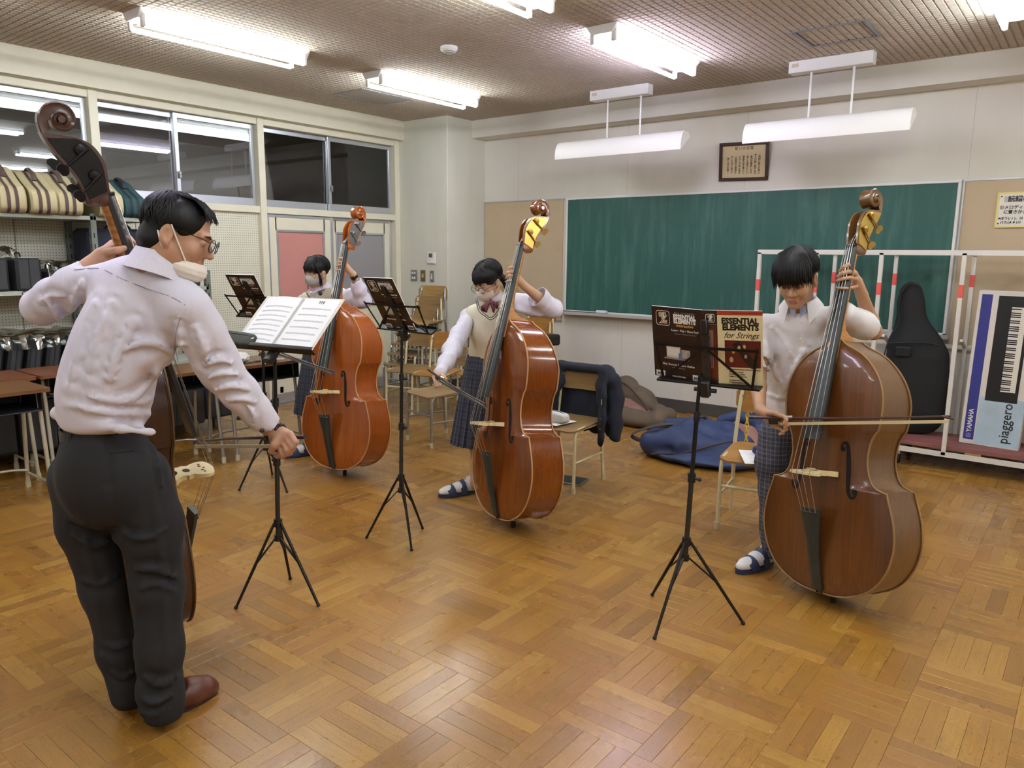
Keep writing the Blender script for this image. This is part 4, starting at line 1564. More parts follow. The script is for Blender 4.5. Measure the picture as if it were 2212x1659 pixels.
def loft(mb, secs, n=14, p=2.6):
    """sections (z, half width, y front, y back) joined as superellipses"""
    vs, fs = [], []
    for z, hw, y0, y1 in secs:
        for j in range(n):
            a = 2 * math.pi * j / n
            c, s_ = math.cos(a), math.sin(a)
            vs.append((hw * math.copysign(abs(c) ** (2 / p), c), (y0 + y1) / 2 + (y1 - y0) / 2 * math.copysign(abs(s_) ** (2 / p), s_), z))
    k = len(secs)
    for i in range(k - 1):
        for j in range(n):
            j2 = (j + 1) % n
            fs.append((i * n + j, i * n + j2, (i + 1) * n + j2, (i + 1) * n + j))
    fs.append(tuple(range(n))[::-1])
    fs.append(tuple(range((k - 1) * n, k * n)))
    return mb.add(vs, fs)

def bass_part_meshes():
    """all shapes of one bass, as mesh builders"""
    P = {}
    zs = sorted(set(list(np.linspace(.0602, 1.1668, 96)) + [z for _, z in HALF]))
    cols = np.linspace(-1, 1, 33)
    top = []
    for z in zs:
        w_ = half_w(z) + .004
        top.append([(s_ * w_, -HD - arch(s_ * w_, z), z) for s_ in cols])
    m = MB().sheet(top)
    rim_b = [[(s_ * (half_w(z) + .004), -HD + .006, z) for s_ in cols] for z in zs]
    m.sheet([r[::-1] for r in rim_b])
    for sd in (0, -1):
        m.sheet([[a[sd], b[sd]] for a, b in zip(top, rim_b)])
    P['top_plate'] = m
    m = MB().sheet([[(s_ * (half_w(z) + .004), back_y(z) + .002 + arch(s_ * half_w(z), z) * .25, z) for s_ in cols][::-1] for z in zs])
    m.sheet([[(s_ * (half_w(z) + .004), back_y(z) - .005, z) for s_ in cols] for z in zs])
    for sd in (-1, 1):
        m.sheet([[(sd * (half_w(z) + .004), back_y(z) + .002, z), (sd * (half_w(z) + .004), back_y(z) - .005, z)] for z in zs])
    P['back_plate'] = m
    out = [(x, z) for x, z in HALF] 
    ring = smooth_corner(out)
    ring = ring + [(-x, z) for x, z in ring[::-1] if x > 1e-6]
    m = MB()
    n = len(ring)
    vs = [(x, -HD + .004, z) for x, z in ring] + [(x, back_y(z) - .003, z) for x, z in ring]
    m.add(vs, [(i, (i + 1) % n, n + (i + 1) % n, n + i)[::-1] for i in range(n)])
    P['ribs'] = m
    m = MB()
    for yy in (0, 1):
        pts = []
        for x, z in ring:
            k = 1 + .004 / max(abs(x), .03)
            pts.append((x * k, (-HD - .001) if yy == 0 else back_y(z), z - (.004 if z < .08 else 0)))
        m.tube(pts, .0042, 6, closed=True)
    P['edge'] = m
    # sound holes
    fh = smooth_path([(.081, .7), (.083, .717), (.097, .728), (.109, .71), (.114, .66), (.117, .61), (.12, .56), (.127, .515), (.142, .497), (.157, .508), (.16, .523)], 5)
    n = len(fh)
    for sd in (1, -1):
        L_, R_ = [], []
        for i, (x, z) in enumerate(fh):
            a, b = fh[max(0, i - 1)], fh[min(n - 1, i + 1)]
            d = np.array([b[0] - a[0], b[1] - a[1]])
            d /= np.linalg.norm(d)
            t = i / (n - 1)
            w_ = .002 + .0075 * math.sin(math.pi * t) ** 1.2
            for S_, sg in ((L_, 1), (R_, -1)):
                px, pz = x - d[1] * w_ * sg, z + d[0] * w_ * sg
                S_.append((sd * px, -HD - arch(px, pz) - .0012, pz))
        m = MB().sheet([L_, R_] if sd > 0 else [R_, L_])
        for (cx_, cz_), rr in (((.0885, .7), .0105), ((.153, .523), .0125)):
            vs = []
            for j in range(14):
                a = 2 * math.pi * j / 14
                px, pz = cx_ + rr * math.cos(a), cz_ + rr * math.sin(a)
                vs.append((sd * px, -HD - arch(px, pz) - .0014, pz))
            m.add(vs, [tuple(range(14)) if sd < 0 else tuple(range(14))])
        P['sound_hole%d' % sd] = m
    # neck, heel
    secs = []
    for z, hw, dep in ((1.585, .0215, .033), (1.56, .0215, .03), (1.50, .0225, .031), (1.40, .024, .033), (1.30, .026, .036), (1.25, .0275, .043), (1.215, .0285, .06), (1.19, .0295, .105)):
        y0 = string_y(z) + .006 + (1.595 - z) * .01 + .012
        secs.append((z, hw, y0, y0 + dep))
    secs += [(1.172, .0305, string_y(1.172) + .02, .036), (1.155, .031, -HD - .045, .044), (1.12, .031, -HD - .05, -HD + .01), (1.07, .03, -HD - .045, -HD + .005)]
    P['neck'] = loft(MB(), secs[::-1], 16, 2.6)
    # fingerboard
    rows = []
    for z in np.linspace(1.592, .735, 24):
        t = (1.595 - z) / .86
        hw = .0215 + .0225 * t
        y = string_y(z) + .0055 + t * .009
        rows.append([(x * hw, y + .010 * x * x, z) for x in np.linspace(-1, 1, 9)] + [(x * hw, y + .024, z) for x in np.linspace(1, -1, 3)])
    m = MB()
    rows = [r + [r[0]] for r in rows]
    m.sheet(rows)
    m.add(rows[0][:-1], [tuple(range(len(rows[0]) - 1))])
    m.add(rows[-1][:-1], [tuple(range(len(rows[0]) - 1))[::-1]])
    P['fingerboard'] = m
    P['nut'] = MB().box(-.022, .022, -.048, -.028, 1.588, 1.602, bev=.003)
    # pegbox with open front, then the scroll
    fr = smooth_path([(-.032, 1.598), (-.031, 1.656), (-.027, 1.691), (-.014, 1.719), (.001, 1.739), (.02, 1.752), (.046, 1.762)], 4)
    bk = smooth_path([(.034, 1.566), (.05, 1.62), (.062, 1.645), (.084, 1.678), (.105, 1.708), (.125, 1.74), (.139, 1.773)], 4)
    m = MB()
    k = len(fr)
    for sd in (-1, 1):
        A, B, C_, D_ = [], [], [], []
        for i in range(k):
            t = i / (k - 1)
            hw = .028 - .003 * t
            f_, b_ = fr[i], bk[i]
            A.append((sd * hw, f_[0], f_[1]))
            B.append((sd * hw, b_[0], b_[1]))
            C_.append((sd * (hw - .009), f_[0], f_[1]))
            D_.append((sd * (hw - .009), f_[0] + (b_[0] - f_[0]) * .7, f_[1] + (b_[1] - f_[1]) * .7))
        for S_ in ([A, B], [C_, A], [D_, C_]):
            m.sheet(S_ if sd < 0 else S_[::-1])
    Bb = [[(-(.028 - .003 * i / (k - 1)), *bk[i]), ((.028 - .003 * i / (k - 1)), *bk[i])] for i in range(k)]
    m.sheet(Bb)
    Ff = [[((.019 - .003 * i / (k - 1)) * s_, fr[i][0] + (bk[i][0] - fr[i][0]) * .7, fr[i][1] + (bk[i][1] - fr[i][1]) * .7) for s_ in (1, -1)] for i in range(k)]
    m.sheet(Ff)
    loft(m, [(1.555, .026, -.022, .028), (1.562, .029, -.03, .040), (1.575, .029, -.032, .044), (1.60, .0285, -.032, .046)], 14, 5)
    # scroll: turns widen sideways towards the eye
    cy, cz = .080, 1.812
    def rad(a):          # a runs 0 .. 13.5 from the back, over the top, inwards
        return .0615 * math.exp(-.125 * a)
    prev = None
    N = 84
    vs, fs = [], []
    for i in range(N + 1):
        a = -.75 + 12.6 * i / N
        th = math.pi - a      # clockwise seen with the front on the right
        ro, ri = rad(a), rad(a + 2 * math.pi) * .92
        if a < 0:
            ro *= 1 + .12 * a * a
            ri = max(ri, ro * .55)
        hx = .0255 + .0155 * (i / N) ** 1.15
        d = (-math.cos(th), math.sin(th))     # y, z direction (front is -y)
        q = []
        for r_, x in ((ro, hx - .004), (ro - .004, hx), ((ro + ri) / 2, hx - .0035), (ri + .002, hx), (ri, hx - .002)):
            q.append((x, r_))
        ringp = [(x, cy + d[0] * r_, cz + d[1] * r_) for x, r_ in q] + [(-x, cy + d[0] * r_, cz + d[1] * r_) for x, r_ in q[::-1]]
        # hollow fluting on the outer face
        ringp += [(-.006, cy + d[0] * (ro - .003), cz + d[1] * (ro - .003)), (.006, cy + d[0] * (ro - .003), cz + d[1] * (ro - .003))]
        o = len(vs)
        vs += ringp
        if prev is not None:
            nn = len(ringp)
            for j in range(nn):
                j2 = (j + 1) % nn
                fs.append((prev + j, o + j, o + j2, prev + j2))
        prev = o
    nn = 12
    fs.append(tuple(range(nn)))
    fs.append(tuple(range(prev, prev + nn))[::-1])
    m.add(vs, fs)
    m.tube([(-.044, cy, cz), (.044, cy, cz)], .0105, 12)
    P['pegbox'] = m
    # machine heads
    for sd in (-1, 1):
        m = MB()
        pl, nf = [], 10
        for i in range(1, nf + 1):
            t = .02 + .90 * (i - 1) / (nf - 1)
            j = t * (k - 1)
            i0 = min(int(j), k - 2)
            u = j - i0
            f_ = [fr[i0][c] + (fr[i0 + 1][c] - fr[i0][c]) * u for c in (0, 1)]
            b_ = [bk[i0][c] + (bk[i0 + 1][c] - bk[i0][c]) * u for c in (0, 1)]
            pl.append([(sd * .0295, f_[0] + (b_[0] - f_[0]) * .1, f_[1] + (b_[1] - f_[1]) * .1), (sd * .0295, f_[0] + (b_[0] - f_[0]) * .9, f_[1] + (b_[1] - f_[1]) * .9)])
        m.sheet(pl, .0025)
        P['tuner_plate%d' % sd] = m
    # pegs: gear on the plate, worm shaft running out at the back, flat key
    for idx, (sd, t) in enumerate(((1, .28), (1, .68), (-1, .2), (-1, .6))):
        j = t * (k - 1)
        i0 = int(j)
        f_, b_ = np.array(fr[i0]), np.array(bk[i0])
        d = (b_ - f_) / np.linalg.norm(b_ - f_)
        tn = np.array([-d[1], d[0]])
        if tn[1] < 0:
            tn = -tn
        c = f_ + (b_ - f_) * .42
        d2 = d * .93 - tn * .36
        d2 /= np.linalg.norm(d2)
        X = sd * .037
        g = MB()
        M = look_frame((sd * .030, c[0] + tn[0] * .012, c[1] + tn[1] * .012), (sd, 0, 0), (0, 1, 0))
        g.lathe([(.0165, 0), (.0165, .006), (.0135, .010), (.005, .0115), (.005, .014), (.0005, .0145)], 16, M)
        s0, s1 = c - d2 * .022, c + d2 * .062
        g.tube([(X, *s0), (X, *(c + d2 * .016))], .0052, 8)
        g.tube([(X, *(c + d2 * .012)), (X, *s1)], .0034, 8)
        P['tuning_gear%d' % idx] = g
        kk = MB()
        up = Vector((.35 * sd, -d2[1] * 1.0, d2[0] * 1.0))
        M = look_frame((X, *(c + d2 * .076)), up.cross(Vector((0, *d2))), (0, *d2))
        poly = []
        for q in range(20):
            a = 2 * math.pi * q / 20
            rr = 1 - .28 * math.exp(-((a if a < math.pi else a - 2 * math.pi) / .45) ** 2)
            poly.append((.0165 * rr * math.cos(a), .0205 * math.sin(a)))
        kk.prism(poly, -.0018, .0018, M)
        P['tuning_key%d' % idx] = kk
    # bridge: plate across the belly with legs, notches and a waist
    yb, yt = -HD - .030, -.288
    Hb = yb - yt
    hp = [(.070, 0), (.078, .004), (.078, .010), (.058, .02), (.046, .035), (.047, .05), (.055, .058), (.048, .066), (.045, .078), (.056, .09), (.066, .108), (.069, .125), (.066, .138), (.055, .148), (.03, .156), (0, .158)]
    arcl = [(0, .03), (.014, .028), (.026, .02), (.034, .010), (.038, 0)]
    poly = [(x, h) for x, h in arcl] + [(x, h) for x, h in hp] 
    full = poly + [(-x, h) for x, h in poly[::-1] if x > 1e-6]
    m = MB()
    vs = []
    for zo, tk in ((-1, 1), (1, 1)):
        for x, h in full:
            th = .011 - .006 * h / .158
            vs.append((x, yb - h * Hb / .158, .588 + zo * th))
    n = len(full)
    m.add(vs, [tuple(range(n))] + [tuple(range(n, 2 * n))[::-1]] + [(i, n + i, n + (i + 1) % n, (i + 1) % n) for i in range(n)])
    P['bridge'] = m
    bh = MB()
    for cx_, ch, rx, ry in ((0, .062, .02, .013), (-.02, .115, .008, .006), (.02, .115, .008, .006), (0, .125, .006, .005), (-.038, .118, .006, .005), (.038, .118, .006, .005)):
        for sg in (-1, 1):
            th = .011 - .006 * ch / .158 + .0005
            vs = [(cx_ + rx * math.cos(a), yb - (ch + ry * math.sin(a)) * Hb / .158, .588 + sg * th) for a in [2 * math.pi * j / 12 for j in range(12)]]
            bh.add(vs, [tuple(range(12)) if sg < 0 else tuple(range(12))[::-1]])
    P['bridge_cutout'] = bh
    # tailpiece, endpin
    rows = []
    for z, hw, y in ((.435, .044, -.217), (.425, .0455, -.2165), (.40, .045, -.212), (.36, .038, -.203), (.30, .0295, -.19), (.22, .025, -.172), (.14, .025, -.151), (.085, .026, -.136), (.072, .022, -.132)):
        rows.append([(x * hw, y + .010 * x * x, z) for x in np.linspace(-1, 1, 9)] + [(x * hw, y + .021, z) for x in np.linspace(1, -1, 5)])
    rows = [r + [r[0]] for r in rows]
    m = MB().sheet(rows)
    m.add(rows[0][:-1], [tuple(range(len(rows[0]) - 1))])
    m.add(rows[-1][:-1], [tuple(range(len(rows[0]) - 1))[::-1]])
    P['tailpiece'] = m
    P['tailpiece_ridge'] = MB().tube([(x * .044, -.2165 + .010 * x * x, .416) for x in np.linspace(-1, 1, 9)], .003, 6)
    m = MB().tube([(-.012, -.12, .085), (-.012, -.106, .058), (0, -.03, .052)], .0035, 6).tube([(.012, -.12, .085), (.012, -.106, .058), (0, -.03, .052)], .0035, 6)
    P['tail_gut'] = m
    return P

def smooth_corner(pts):
    """outline through its points, sharp at the two corners"""
    a, b, c = pts[:12], pts[11:21], pts[20:]
    r = smooth_path(a, 4)[:-1] + smooth_path(b, 4)[:-1] + smooth_path(c, 4)
    return r

BASS = bass_part_meshes()
for _k, _m in list(BASS.items()):
    BASS[_k] = (_m, {})
def bass_mesh(key, name, m, angle=40):
    mb, cache = BASS[key]
    if m.name not in cache:
        me = mb.mesh(name, angle)
        me.materials.append(m)
        cache[m.name] = me
    return cache[m.name]

def double_bass(pose, lab, body, side, edge, neck, plate, key, pin=0.0, fb=None):
    x, y, ax, ay, az = pose
    M = Matrix.Translation((x, y, 0)) @ Matrix.Rotation(az, 4, 'Z') @ Matrix.Rotation(ax, 4, 'X') @ Matrix.Rotation(ay, 4, 'Y')
    o = empty('double_bass', M=M)
    tag(o, lab, 'double bass', 'double basses')
    T = Matrix.Translation((0, 0, pin))
    def part(k, name, m, parent=o, angle=40):
        c = link(name, bass_mesh(k, name, m, angle), parent)
        if parent is o:
            c.matrix_basis = T
        return c
    tp = part('top_plate', 'top_plate', body)
    for sd in ('1', '-1'):
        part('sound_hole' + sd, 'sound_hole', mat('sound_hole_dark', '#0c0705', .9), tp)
    part('ribs', 'ribs', side)
    part('back_plate', 'back_plate', side)
    part('edge', 'edge_binding', edge)
    part('neck', 'neck', neck, angle=60)
    f = part('fingerboard', 'fingerboard', fb or M_EBONYG)
    part('nut', 'nut', M_EBONY, f)
    pb = part('pegbox', 'scroll', side)
    for sd in ('1', '-1'):
        part('tuner_plate' + sd, 'tuner_plate', plate)
    for i in range(4):
        g = part('tuning_gear%d' % i, 'tuning_gear', key)
        part('tuning_key%d' % i, 'tuning_key', key, g)
    b = part('bridge', 'bridge', M_MAPLE)
    part('bridge_cutout', 'bridge_cutout', mat('cutout_dark', '#4a3a22', .9), b)
    t = part('tailpiece', 'tailpiece', M_EBONYG)
    part('tailpiece_ridge', 'tailpiece_ridge', M_EBONY, t)
    part('tail_gut', 'tail_wire', M_RUBBER)
    for i, s_ in enumerate((-1.5, -.5, .5, 1.5)):
        zz = .588
        pts = [(s_ * .010, .03 + .012 * (i % 2), 1.66 + .03 * i), (s_ * .0105, -.0475, 1.597), (s_ * .0298, -.291 + .0035 * s_ * s_, zz), (s_ * .0235, -.2195 + .003 * s_ * s_, .418)]
        c = MB().tube(pts, [.0011, .0011 + .0002 * (3 - i), .0011 + .0002 * (3 - i), .001], 6).build('string', M_STRING, o)
        c.matrix_basis = T
    e = MB().tube([(0, 0, .03), (0, 0, .10 + pin)], .005, 10).build('endpin', M_CHROME, o)
    MB().lathe([(.0105, 0), (.0135, .004), (.0135, .026), (.0105, .034)], 16).build('rubber_tip', M_RUBBER, e)
    MB().lathe([(.016, .046 + pin), (.019, .05 + pin), (.019, .064 + pin)], 16).build('collar', M_CHROME if pin == 0 else M_EBONY, e)
    return o

M_BRASS = mat('brass', '#c9a95a', .28, 1.0)
M_BRASS2 = mat('aged_brass', '#a98a4a', .4, 1.0)
M_NICKEL = mat('nickel', '#b9bcc2', .22, 1.0)
M_IRON = mat('blackened_iron', '#1c1816', .45, .6)
M_NECK = flamed('honey_maple', '#b98142', '#a26a2c')
POSE_C = (-0.806, 3.377, -0.124, -0.111, -0.371)
POSE_B = (-2.496, 3.21, -0.11, -0.116, -0.364)
POSE_A = (-4.034, 3.268, -0.107, -0.046, 0.088)
POSE_T = (-2.72, 1.242, -0.05, -0.104, 2.921)
double_bass(POSE_C, 'dull brown double bass with brass tuners bowed by the boy', varnish('varnish_brown', '#5d3310', '#6e4016', '#351a07', .3, .7), varnish('varnish_brown_side', '#624020', '#725028', '#44290f', .32, 0),
            mat('worn_edge_brown', '#8d6a3c', .5), M_NECK, M_BRASS, M_BRASS2)
double_bass(POSE_B, 'glossy red-brown double bass with brass tuners beside the chair with the blazer', varnish('varnish_redbrown', '#6e350f', '#864614', '#491d08', .18, .45), varnish('varnish_redbrown_side', '#733a12', '#884814', '#54240c', .18, 0),
            mat('worn_edge_pale', '#b88a55', .5), M_NECK, M_BRASS, M_BRASS2)
double_bass(POSE_A, 'orange double bass with silver tuners played in front of the sliding doors', varnish('varnish_orange', '#934814', '#a4581d', '#6e300b', .22, .4), varnish('varnish_orange_side', '#9a4c14', '#a65616', '#7d380f', .22, 0),
            mat('worn_edge_orange', '#c08a50', .5), flamed('neck_orange', '#a9642a', '#98551f'), M_NICKEL, M_NICKEL)
double_bass(POSE_T, 'dark old double bass with black tuning keys held by the man', varnish('varnish_dark', '#43210f', '#522a14', '#2a1409', .35, .3), varnish('varnish_dark_side', '#3d1e10', '#4c2814', '#27130a', .35, 0),
            mat('worn_edge_dark', '#6a4a2a', .6), flamed('neck_flamed', '#9a6220', '#6f3f12'), M_IRON, M_IRON, pin=.119, fb=M_EBONY)

# ================================================================ music stands
M_STAND = mat('stand_black', '#1b1917', .42, .5)
M_STANDG = mat('stand_worn', '#3a3834', .38, .6)
def music_stand(feet, hub, top, lab, knob=(1, 0, 0)):
    """tripod with three real feet, telescopic pole; all in world coordinates relative to the hub"""
    c = Vector((hub[0], hub[1], 0))
    o = empty('music_stand', tuple(c))
    tag(o, lab, 'music stand', 'music stands')
    ax = (Vector(top) - Vector((hub[0], hub[1], .17)))
    P = lambda z: Vector((0, 0, .17)) + ax * ((z - .17) / ax.z)
    zt = top[2]
    up, lo = P(.345), P(.275)
    MB().tube([P(.262), P(.62)], .0105, 12).build('outer_tube', M_STANDG, o)
    MB().tube([P(.6), P(zt)], .0075, 12).build('inner_tube', M_STAND, o)
    if zt > .95:
        MB().tube([P(.6), P(.88)], .0092, 12).build('middle_tube', M_STAND, o)
    for z, r_ in ((.62, .016), (.88, .013)):
        if z < zt - .05:
            k = MB().tube([P(z - .018), P(z + .02)], r_, 12).build('collar', M_BLKPL, o)
            q = P(z)
            MB().tube([q, q + Vector(knob) * .032], .006, 8).ball(tuple(q + Vector(knob) * .035), .009, 8, 6).build('knob', M_BLKPL, k)
    MB().tube([P(.328), P(.362)], .0185, 12).build('hub', M_BLKPL, o)
    MB().tube([P(.262), P(.29)], .0165, 12).build('hub', M_BLKPL, o)
    for f in feet:
        f = Vector((f[0], f[1], .006)) - c
        d = Vector((f.x, f.y, 0)).normalized()
        a, b = up + d * .016, lo + d * .014
        mid = a + (f - a) * .52
        g = MB().tube([a, mid, f], [.0062, .0072, .0062], 8).build('leg', M_STAND, o)
        MB().ball(tuple(f), .009, 8, 6).build('foot', M_RUBBER, g)
        MB().bar(b, mid + d * .003, .010, .005).build('brace', M_STAND, o)
    return o, c

def desk_frame(o, c, org, rd, tilt):
    """desk plane: x to the reader's right, y up the desk, z towards the reader"""
    n_h = Vector((rd[0], rd[1], 0)).normalized()
    t = R(tilt)
    u = Vector((0, 0, 1)) * math.cos(t) - n_h * math.sin(t)
    n = n_h * math.cos(t) + Vector((0, 0, 1)) * math.sin(t)
    return frame(Vector(org) - c, u.cross(n), u, n)

def wire_desk(o, F, holes=True):
    MB().box(-.018, .018, -.02, .265, -.006, -.002, F, .001).build('centre_plate', M_STANDG, o)
    if holes:
        h = MB()
        for v in (.07, .115, .16, .205):
            h.lathe([(.0055, -.0072), (.0055, -.0012)], 10, F @ Matrix.Translation((0, v, 0)))
        h.build('plate_hole', M_RUBBER, o)
    MB().box(-.013, .013, .215, .275, -.016, -.004, F, .004).build('top_catch', M_BLKPL, o)
    for s_ in (-1, 1):
        MB().bar((0, .155, -.009), (s_ * .215, .158, -.009), .011, .003, (0, 0, 1), F).build('top_arm', M_STAND, o)
        MB().bar((s_ * .208, .172, -.012), (s_ * .185, .005, -.006), .010, .003, (0, 0, 1), F).build('side_arm', M_STAND, o)
        MB().bar((s_ * .012, .15, -.013), (s_ * .19, .004, -.010), .010, .003, (0, 0, 1), F).build('diagonal_arm', M_STAND, o)
    MB().box(-.215, .215, -.006, .004, -.012, .035, F, .002).box(-.215, .215, .0, .016, .033, .036, F, .001).build('ledge', M_STAND, o)
    MB().box(-.02, .02, -.05, .02, -.035, -.004, F, .006).build('clamp', M_BLKPL, o)
    MB().tube([(-.045, -.02, -.02), (.045, -.02, -.02)], .009, 10, M=F).build('clamp_bolt', M_BLKPL, o)

M_COVB = mat('cover_brown', '#2a1a13', .35)
M_WPR = mat('print_white', '#e8e4dc', .5)
M_OPR = mat('print_orange', '#c98f3e', .5)
M_BEIGE = mat('print_beige', '#b59a6a', .5)
M_GPR = mat('print_grey', '#8b847c', .5)
M_CREAMC = mat('cover_cream', '#dccd9f', .45)
M_REDC = mat('cover_red', '#a43a26', .45)
M_MAROON = mat('cover_maroon', '#5d1c14', .4)
def flat(name, x0, x1, y0, y1, F, m, parent, lvl=1):
    return MB().box(x0, x1, y0, y1, 0, .00025 * lvl, F).build(name, m, parent)

def logo(parent, F, x, y, s_, lvl=2):
    r = MB()
    a = s_ / 2
    pts = [(p[0] + x, p[1] + y, .0005 * lvl) for p in rrect(s_ * .98, s_ * .98, s_ * .16, 4)]
    r.tube(pts, .0009, 4, closed=True, M=F)
    r.build('logo_outline', M_WPR, parent)
    b = MB()
    b.box(x - .30 * s_, x + .12 * s_, y + .08 * s_, y + .38 * s_, 0, .0004 * lvl, F).box(x - .02 * s_, x + .3 * s_, y - .38 * s_, y - .12 * s_, 0, .0004 * lvl, F)
    b.build('logo_block', M_BEIGE, parent)
    w_ = MB()
    for q in (0, .12):
        w_.tube([(x + p[0] * s_ + q * s_, y + p[1] * s_, .00055 * lvl) for p in smooth_path([(-.30, -.34), (-.22, -.36), (-.02, -.05), (.12, .32), (.02, .34), (-.12, .05), (.0, -.02), (.22, .22)], 4)], .0011, 4, M=F)
    w_.build('logo_swoosh', M_WPR, parent)

def back_cover(parent, F, W_=.229, H_=.305):
    """F: origin at the cover's top left corner as seen, x right, y up, z out of the cover"""
    T = lambda x, y: F @ Matrix.Translation((x, -y, .0007))
    logo(parent, F, .052, -.047, .062)
    text('publisher_print', 'HAL LEONARD', .0095, M_GPR, parent, T(.15, .021), 'CENTER', .0001, spacing=1.5)
    text('title_print', 'ESSENTIAL', .0255, M_WPR, parent, T(.15, .037), 'CENTER', .0012, sx=.84)
    text('title_print', 'ELEMENTS', .0255, M_WPR, parent, T(.15, .056), 'CENTER', .0012, sx=.84)
    text('subtitle_print', 'interactive', .018, M_OPR, parent, T(.15, .0735), 'CENTER', .0004)
    text('slogan_print', 'Learn • Play • Have Fun!', .0125, M_WPR, parent, T(.15, .095), 'CENTER', .0001)
    text('slogan_print', 'Anywhere. Anytime. Any device!', .0075, M_GPR, parent, T(.152, .109), 'CENTER', 0)
    flat('screen_print', .062, .126, -.215, -.16, F, mat('print_screen', '#c9c3b8', .4), parent, 2)
    flat('screen_print', .066, .122, -.205, -.172, F, M_WPR, parent, 3)
    flat('laptop_print', .05, .165, -.222, -.216, F, M_GPR, parent, 2)
    flat('tablet_print', .13, .17, -.214, -.176, F, mat('print_photo', '#a59c90', .4, vary=.3, vscale=60), parent, 2)
    flat('phone_print', .117, .132, -.218, -.192, F, mat('print_blue', '#5a78b0', .4), parent, 4)
    text('slogan_print', 'Play, Record, & Learn Online', .0125, M_WPR, parent, T(.115, .245), 'CENTER', .0001)
    text('slogan_print', 'with the FREE app!', .008, M_GPR, parent, T(.115, .258), 'CENTER', 0)
    for x0 in (.008, .178):
        flat('barcode_label', x0, x0 + .042, -.302, -.278, F, M_WPR, parent, 2)
        b = MB()
        rg = random.Random(3)
        x = x0 + .004
        while x < x0 + .036:
            w_ = rg.choice((.0005, .001, .0014))
            b.box(x, x + w_, -.299, -.286, 0, .0008, F)
            x += w_ + rg.choice((.0006, .001))
        b.build('barcode', M_BLKPL, parent)
    text('publisher_print', 'HAL•LEONARD', .009, M_WPR, parent, T(.115, .296), 'CENTER', 0)

def front_cover(parent, F, W_=.229, H_=.305):
    T = lambda x, y: F @ Matrix.Translation((x, -y, .0009))
    flat('cover_field', .058, W_, -H_, -.0, F, M_CREAMC, parent, 2)
    flat('cover_band', .058, W_, -.018, 0, F, M_REDC, parent, 3)
    logo(parent, F, .03, -.032, .034)
    flat('cover_rule', 0, .058, -.058, -.0565, F, M_GPR, parent, 3)
    flat('violin_strip', .004, .055, -.285, -.062, F, mat('print_violin', '#5b2216', .35, vary=.5, vscale=16, stretch=(1, .5, 1)), parent, 3)
    s_ = MB()
    for i in range(4):
        s_.bar((.028 + i * .004, -.08, .0011), (.02 + i * .006, -.24, .0011), .0008, .0004, (0, 0, 1), F)
    s_.build('string_print', M_WPR, parent)
    text('publisher_print', 'COMPREHENSIVE STRING METHOD', .0075, mat('ink_maroon', '#6b2012', .5), parent, T(.165, .0095), 'CENTER', .0001)
    text('title_print', 'ESSENTIAL', .032, M_BLKPL, parent, T(.144, .042), 'CENTER', .0016, sx=.93)
    text('title_print', 'ELEMENTS', .032, M_BLKPL, parent, T(.146, .068), 'CENTER', .0016, sx=.93)
    text('subtitle_print', 'for Strings', .034, M_BLKPL, parent, T(.147, .1), 'CENTER', 0, shear=.45, sx=.92)
    flat('photo_print', .085, .222, -.232, -.12, F, M_MAROON, parent, 3)
    a = MB()
    for x, y, r_ in ((.11, .2, .008), (.118, .165, .007), (.14, .15, .008), (.16, .145, .006), (.165, .185, .007)):
        a.ball((x, -y, .0009), (r_, r_ * 1.5, .0004), 8, 4, F)
    a.build('note_print', M_BEIGE, parent)
    a = MB()
    for i in range(4):
        a.bar((.115 + i * .016, -.125, .0011), (.175 + i * .013, -.23, .0011), .0007, .0004, (0, 0, 1), F)
    a.bar((.125, -.13, .00095), (.2, -.228, .00095), .03, .0003, (0, 0, 1), F)
    a.build('string_print', mat('print_dark', '#231a17', .4), parent)
    text('credit_print', 'A COMPREHENSIVE STRING METHOD', .0078, M_BLKPL, parent, T(.155, .241), 'CENTER', .0001)
    for i, t_ in enumerate(('MICHAEL ALLEN', 'ROBERT GILLESPIE', 'PAMELA TELLEJOHN', 'arrangements by', 'JOHN HIGGINS')):
        text('credit_print', t_, .0075, M_BLKPL, parent, T(.1, .252 + .0095 * i + (.005 if i > 2 else 0)), 'LEFT', .0001)
    text('publisher_print', 'HAL•LEONARD', .0085, M_BLKPL, parent, T(.14, .299), 'CENTER', 0)

def closed_book(F, lab, parent_c):
    b = empty('method_book', M=Matrix.Translation(parent_c) @ F)
    tag(b, lab, 'book', 'method books on the stands')
    MB().box(-.1145, .1145, 0, .305, .001, .0022).build('cover', M_COVB, b)
    MB().box(-.112, .112, .002, .3055, .0022, .0075).build('pages', M_PAPER, b)
    back_cover(b, frame((.1145, .305, .001), (-1, 0, 0), (0, 1, 0), (0, 0, -1)))
    return b

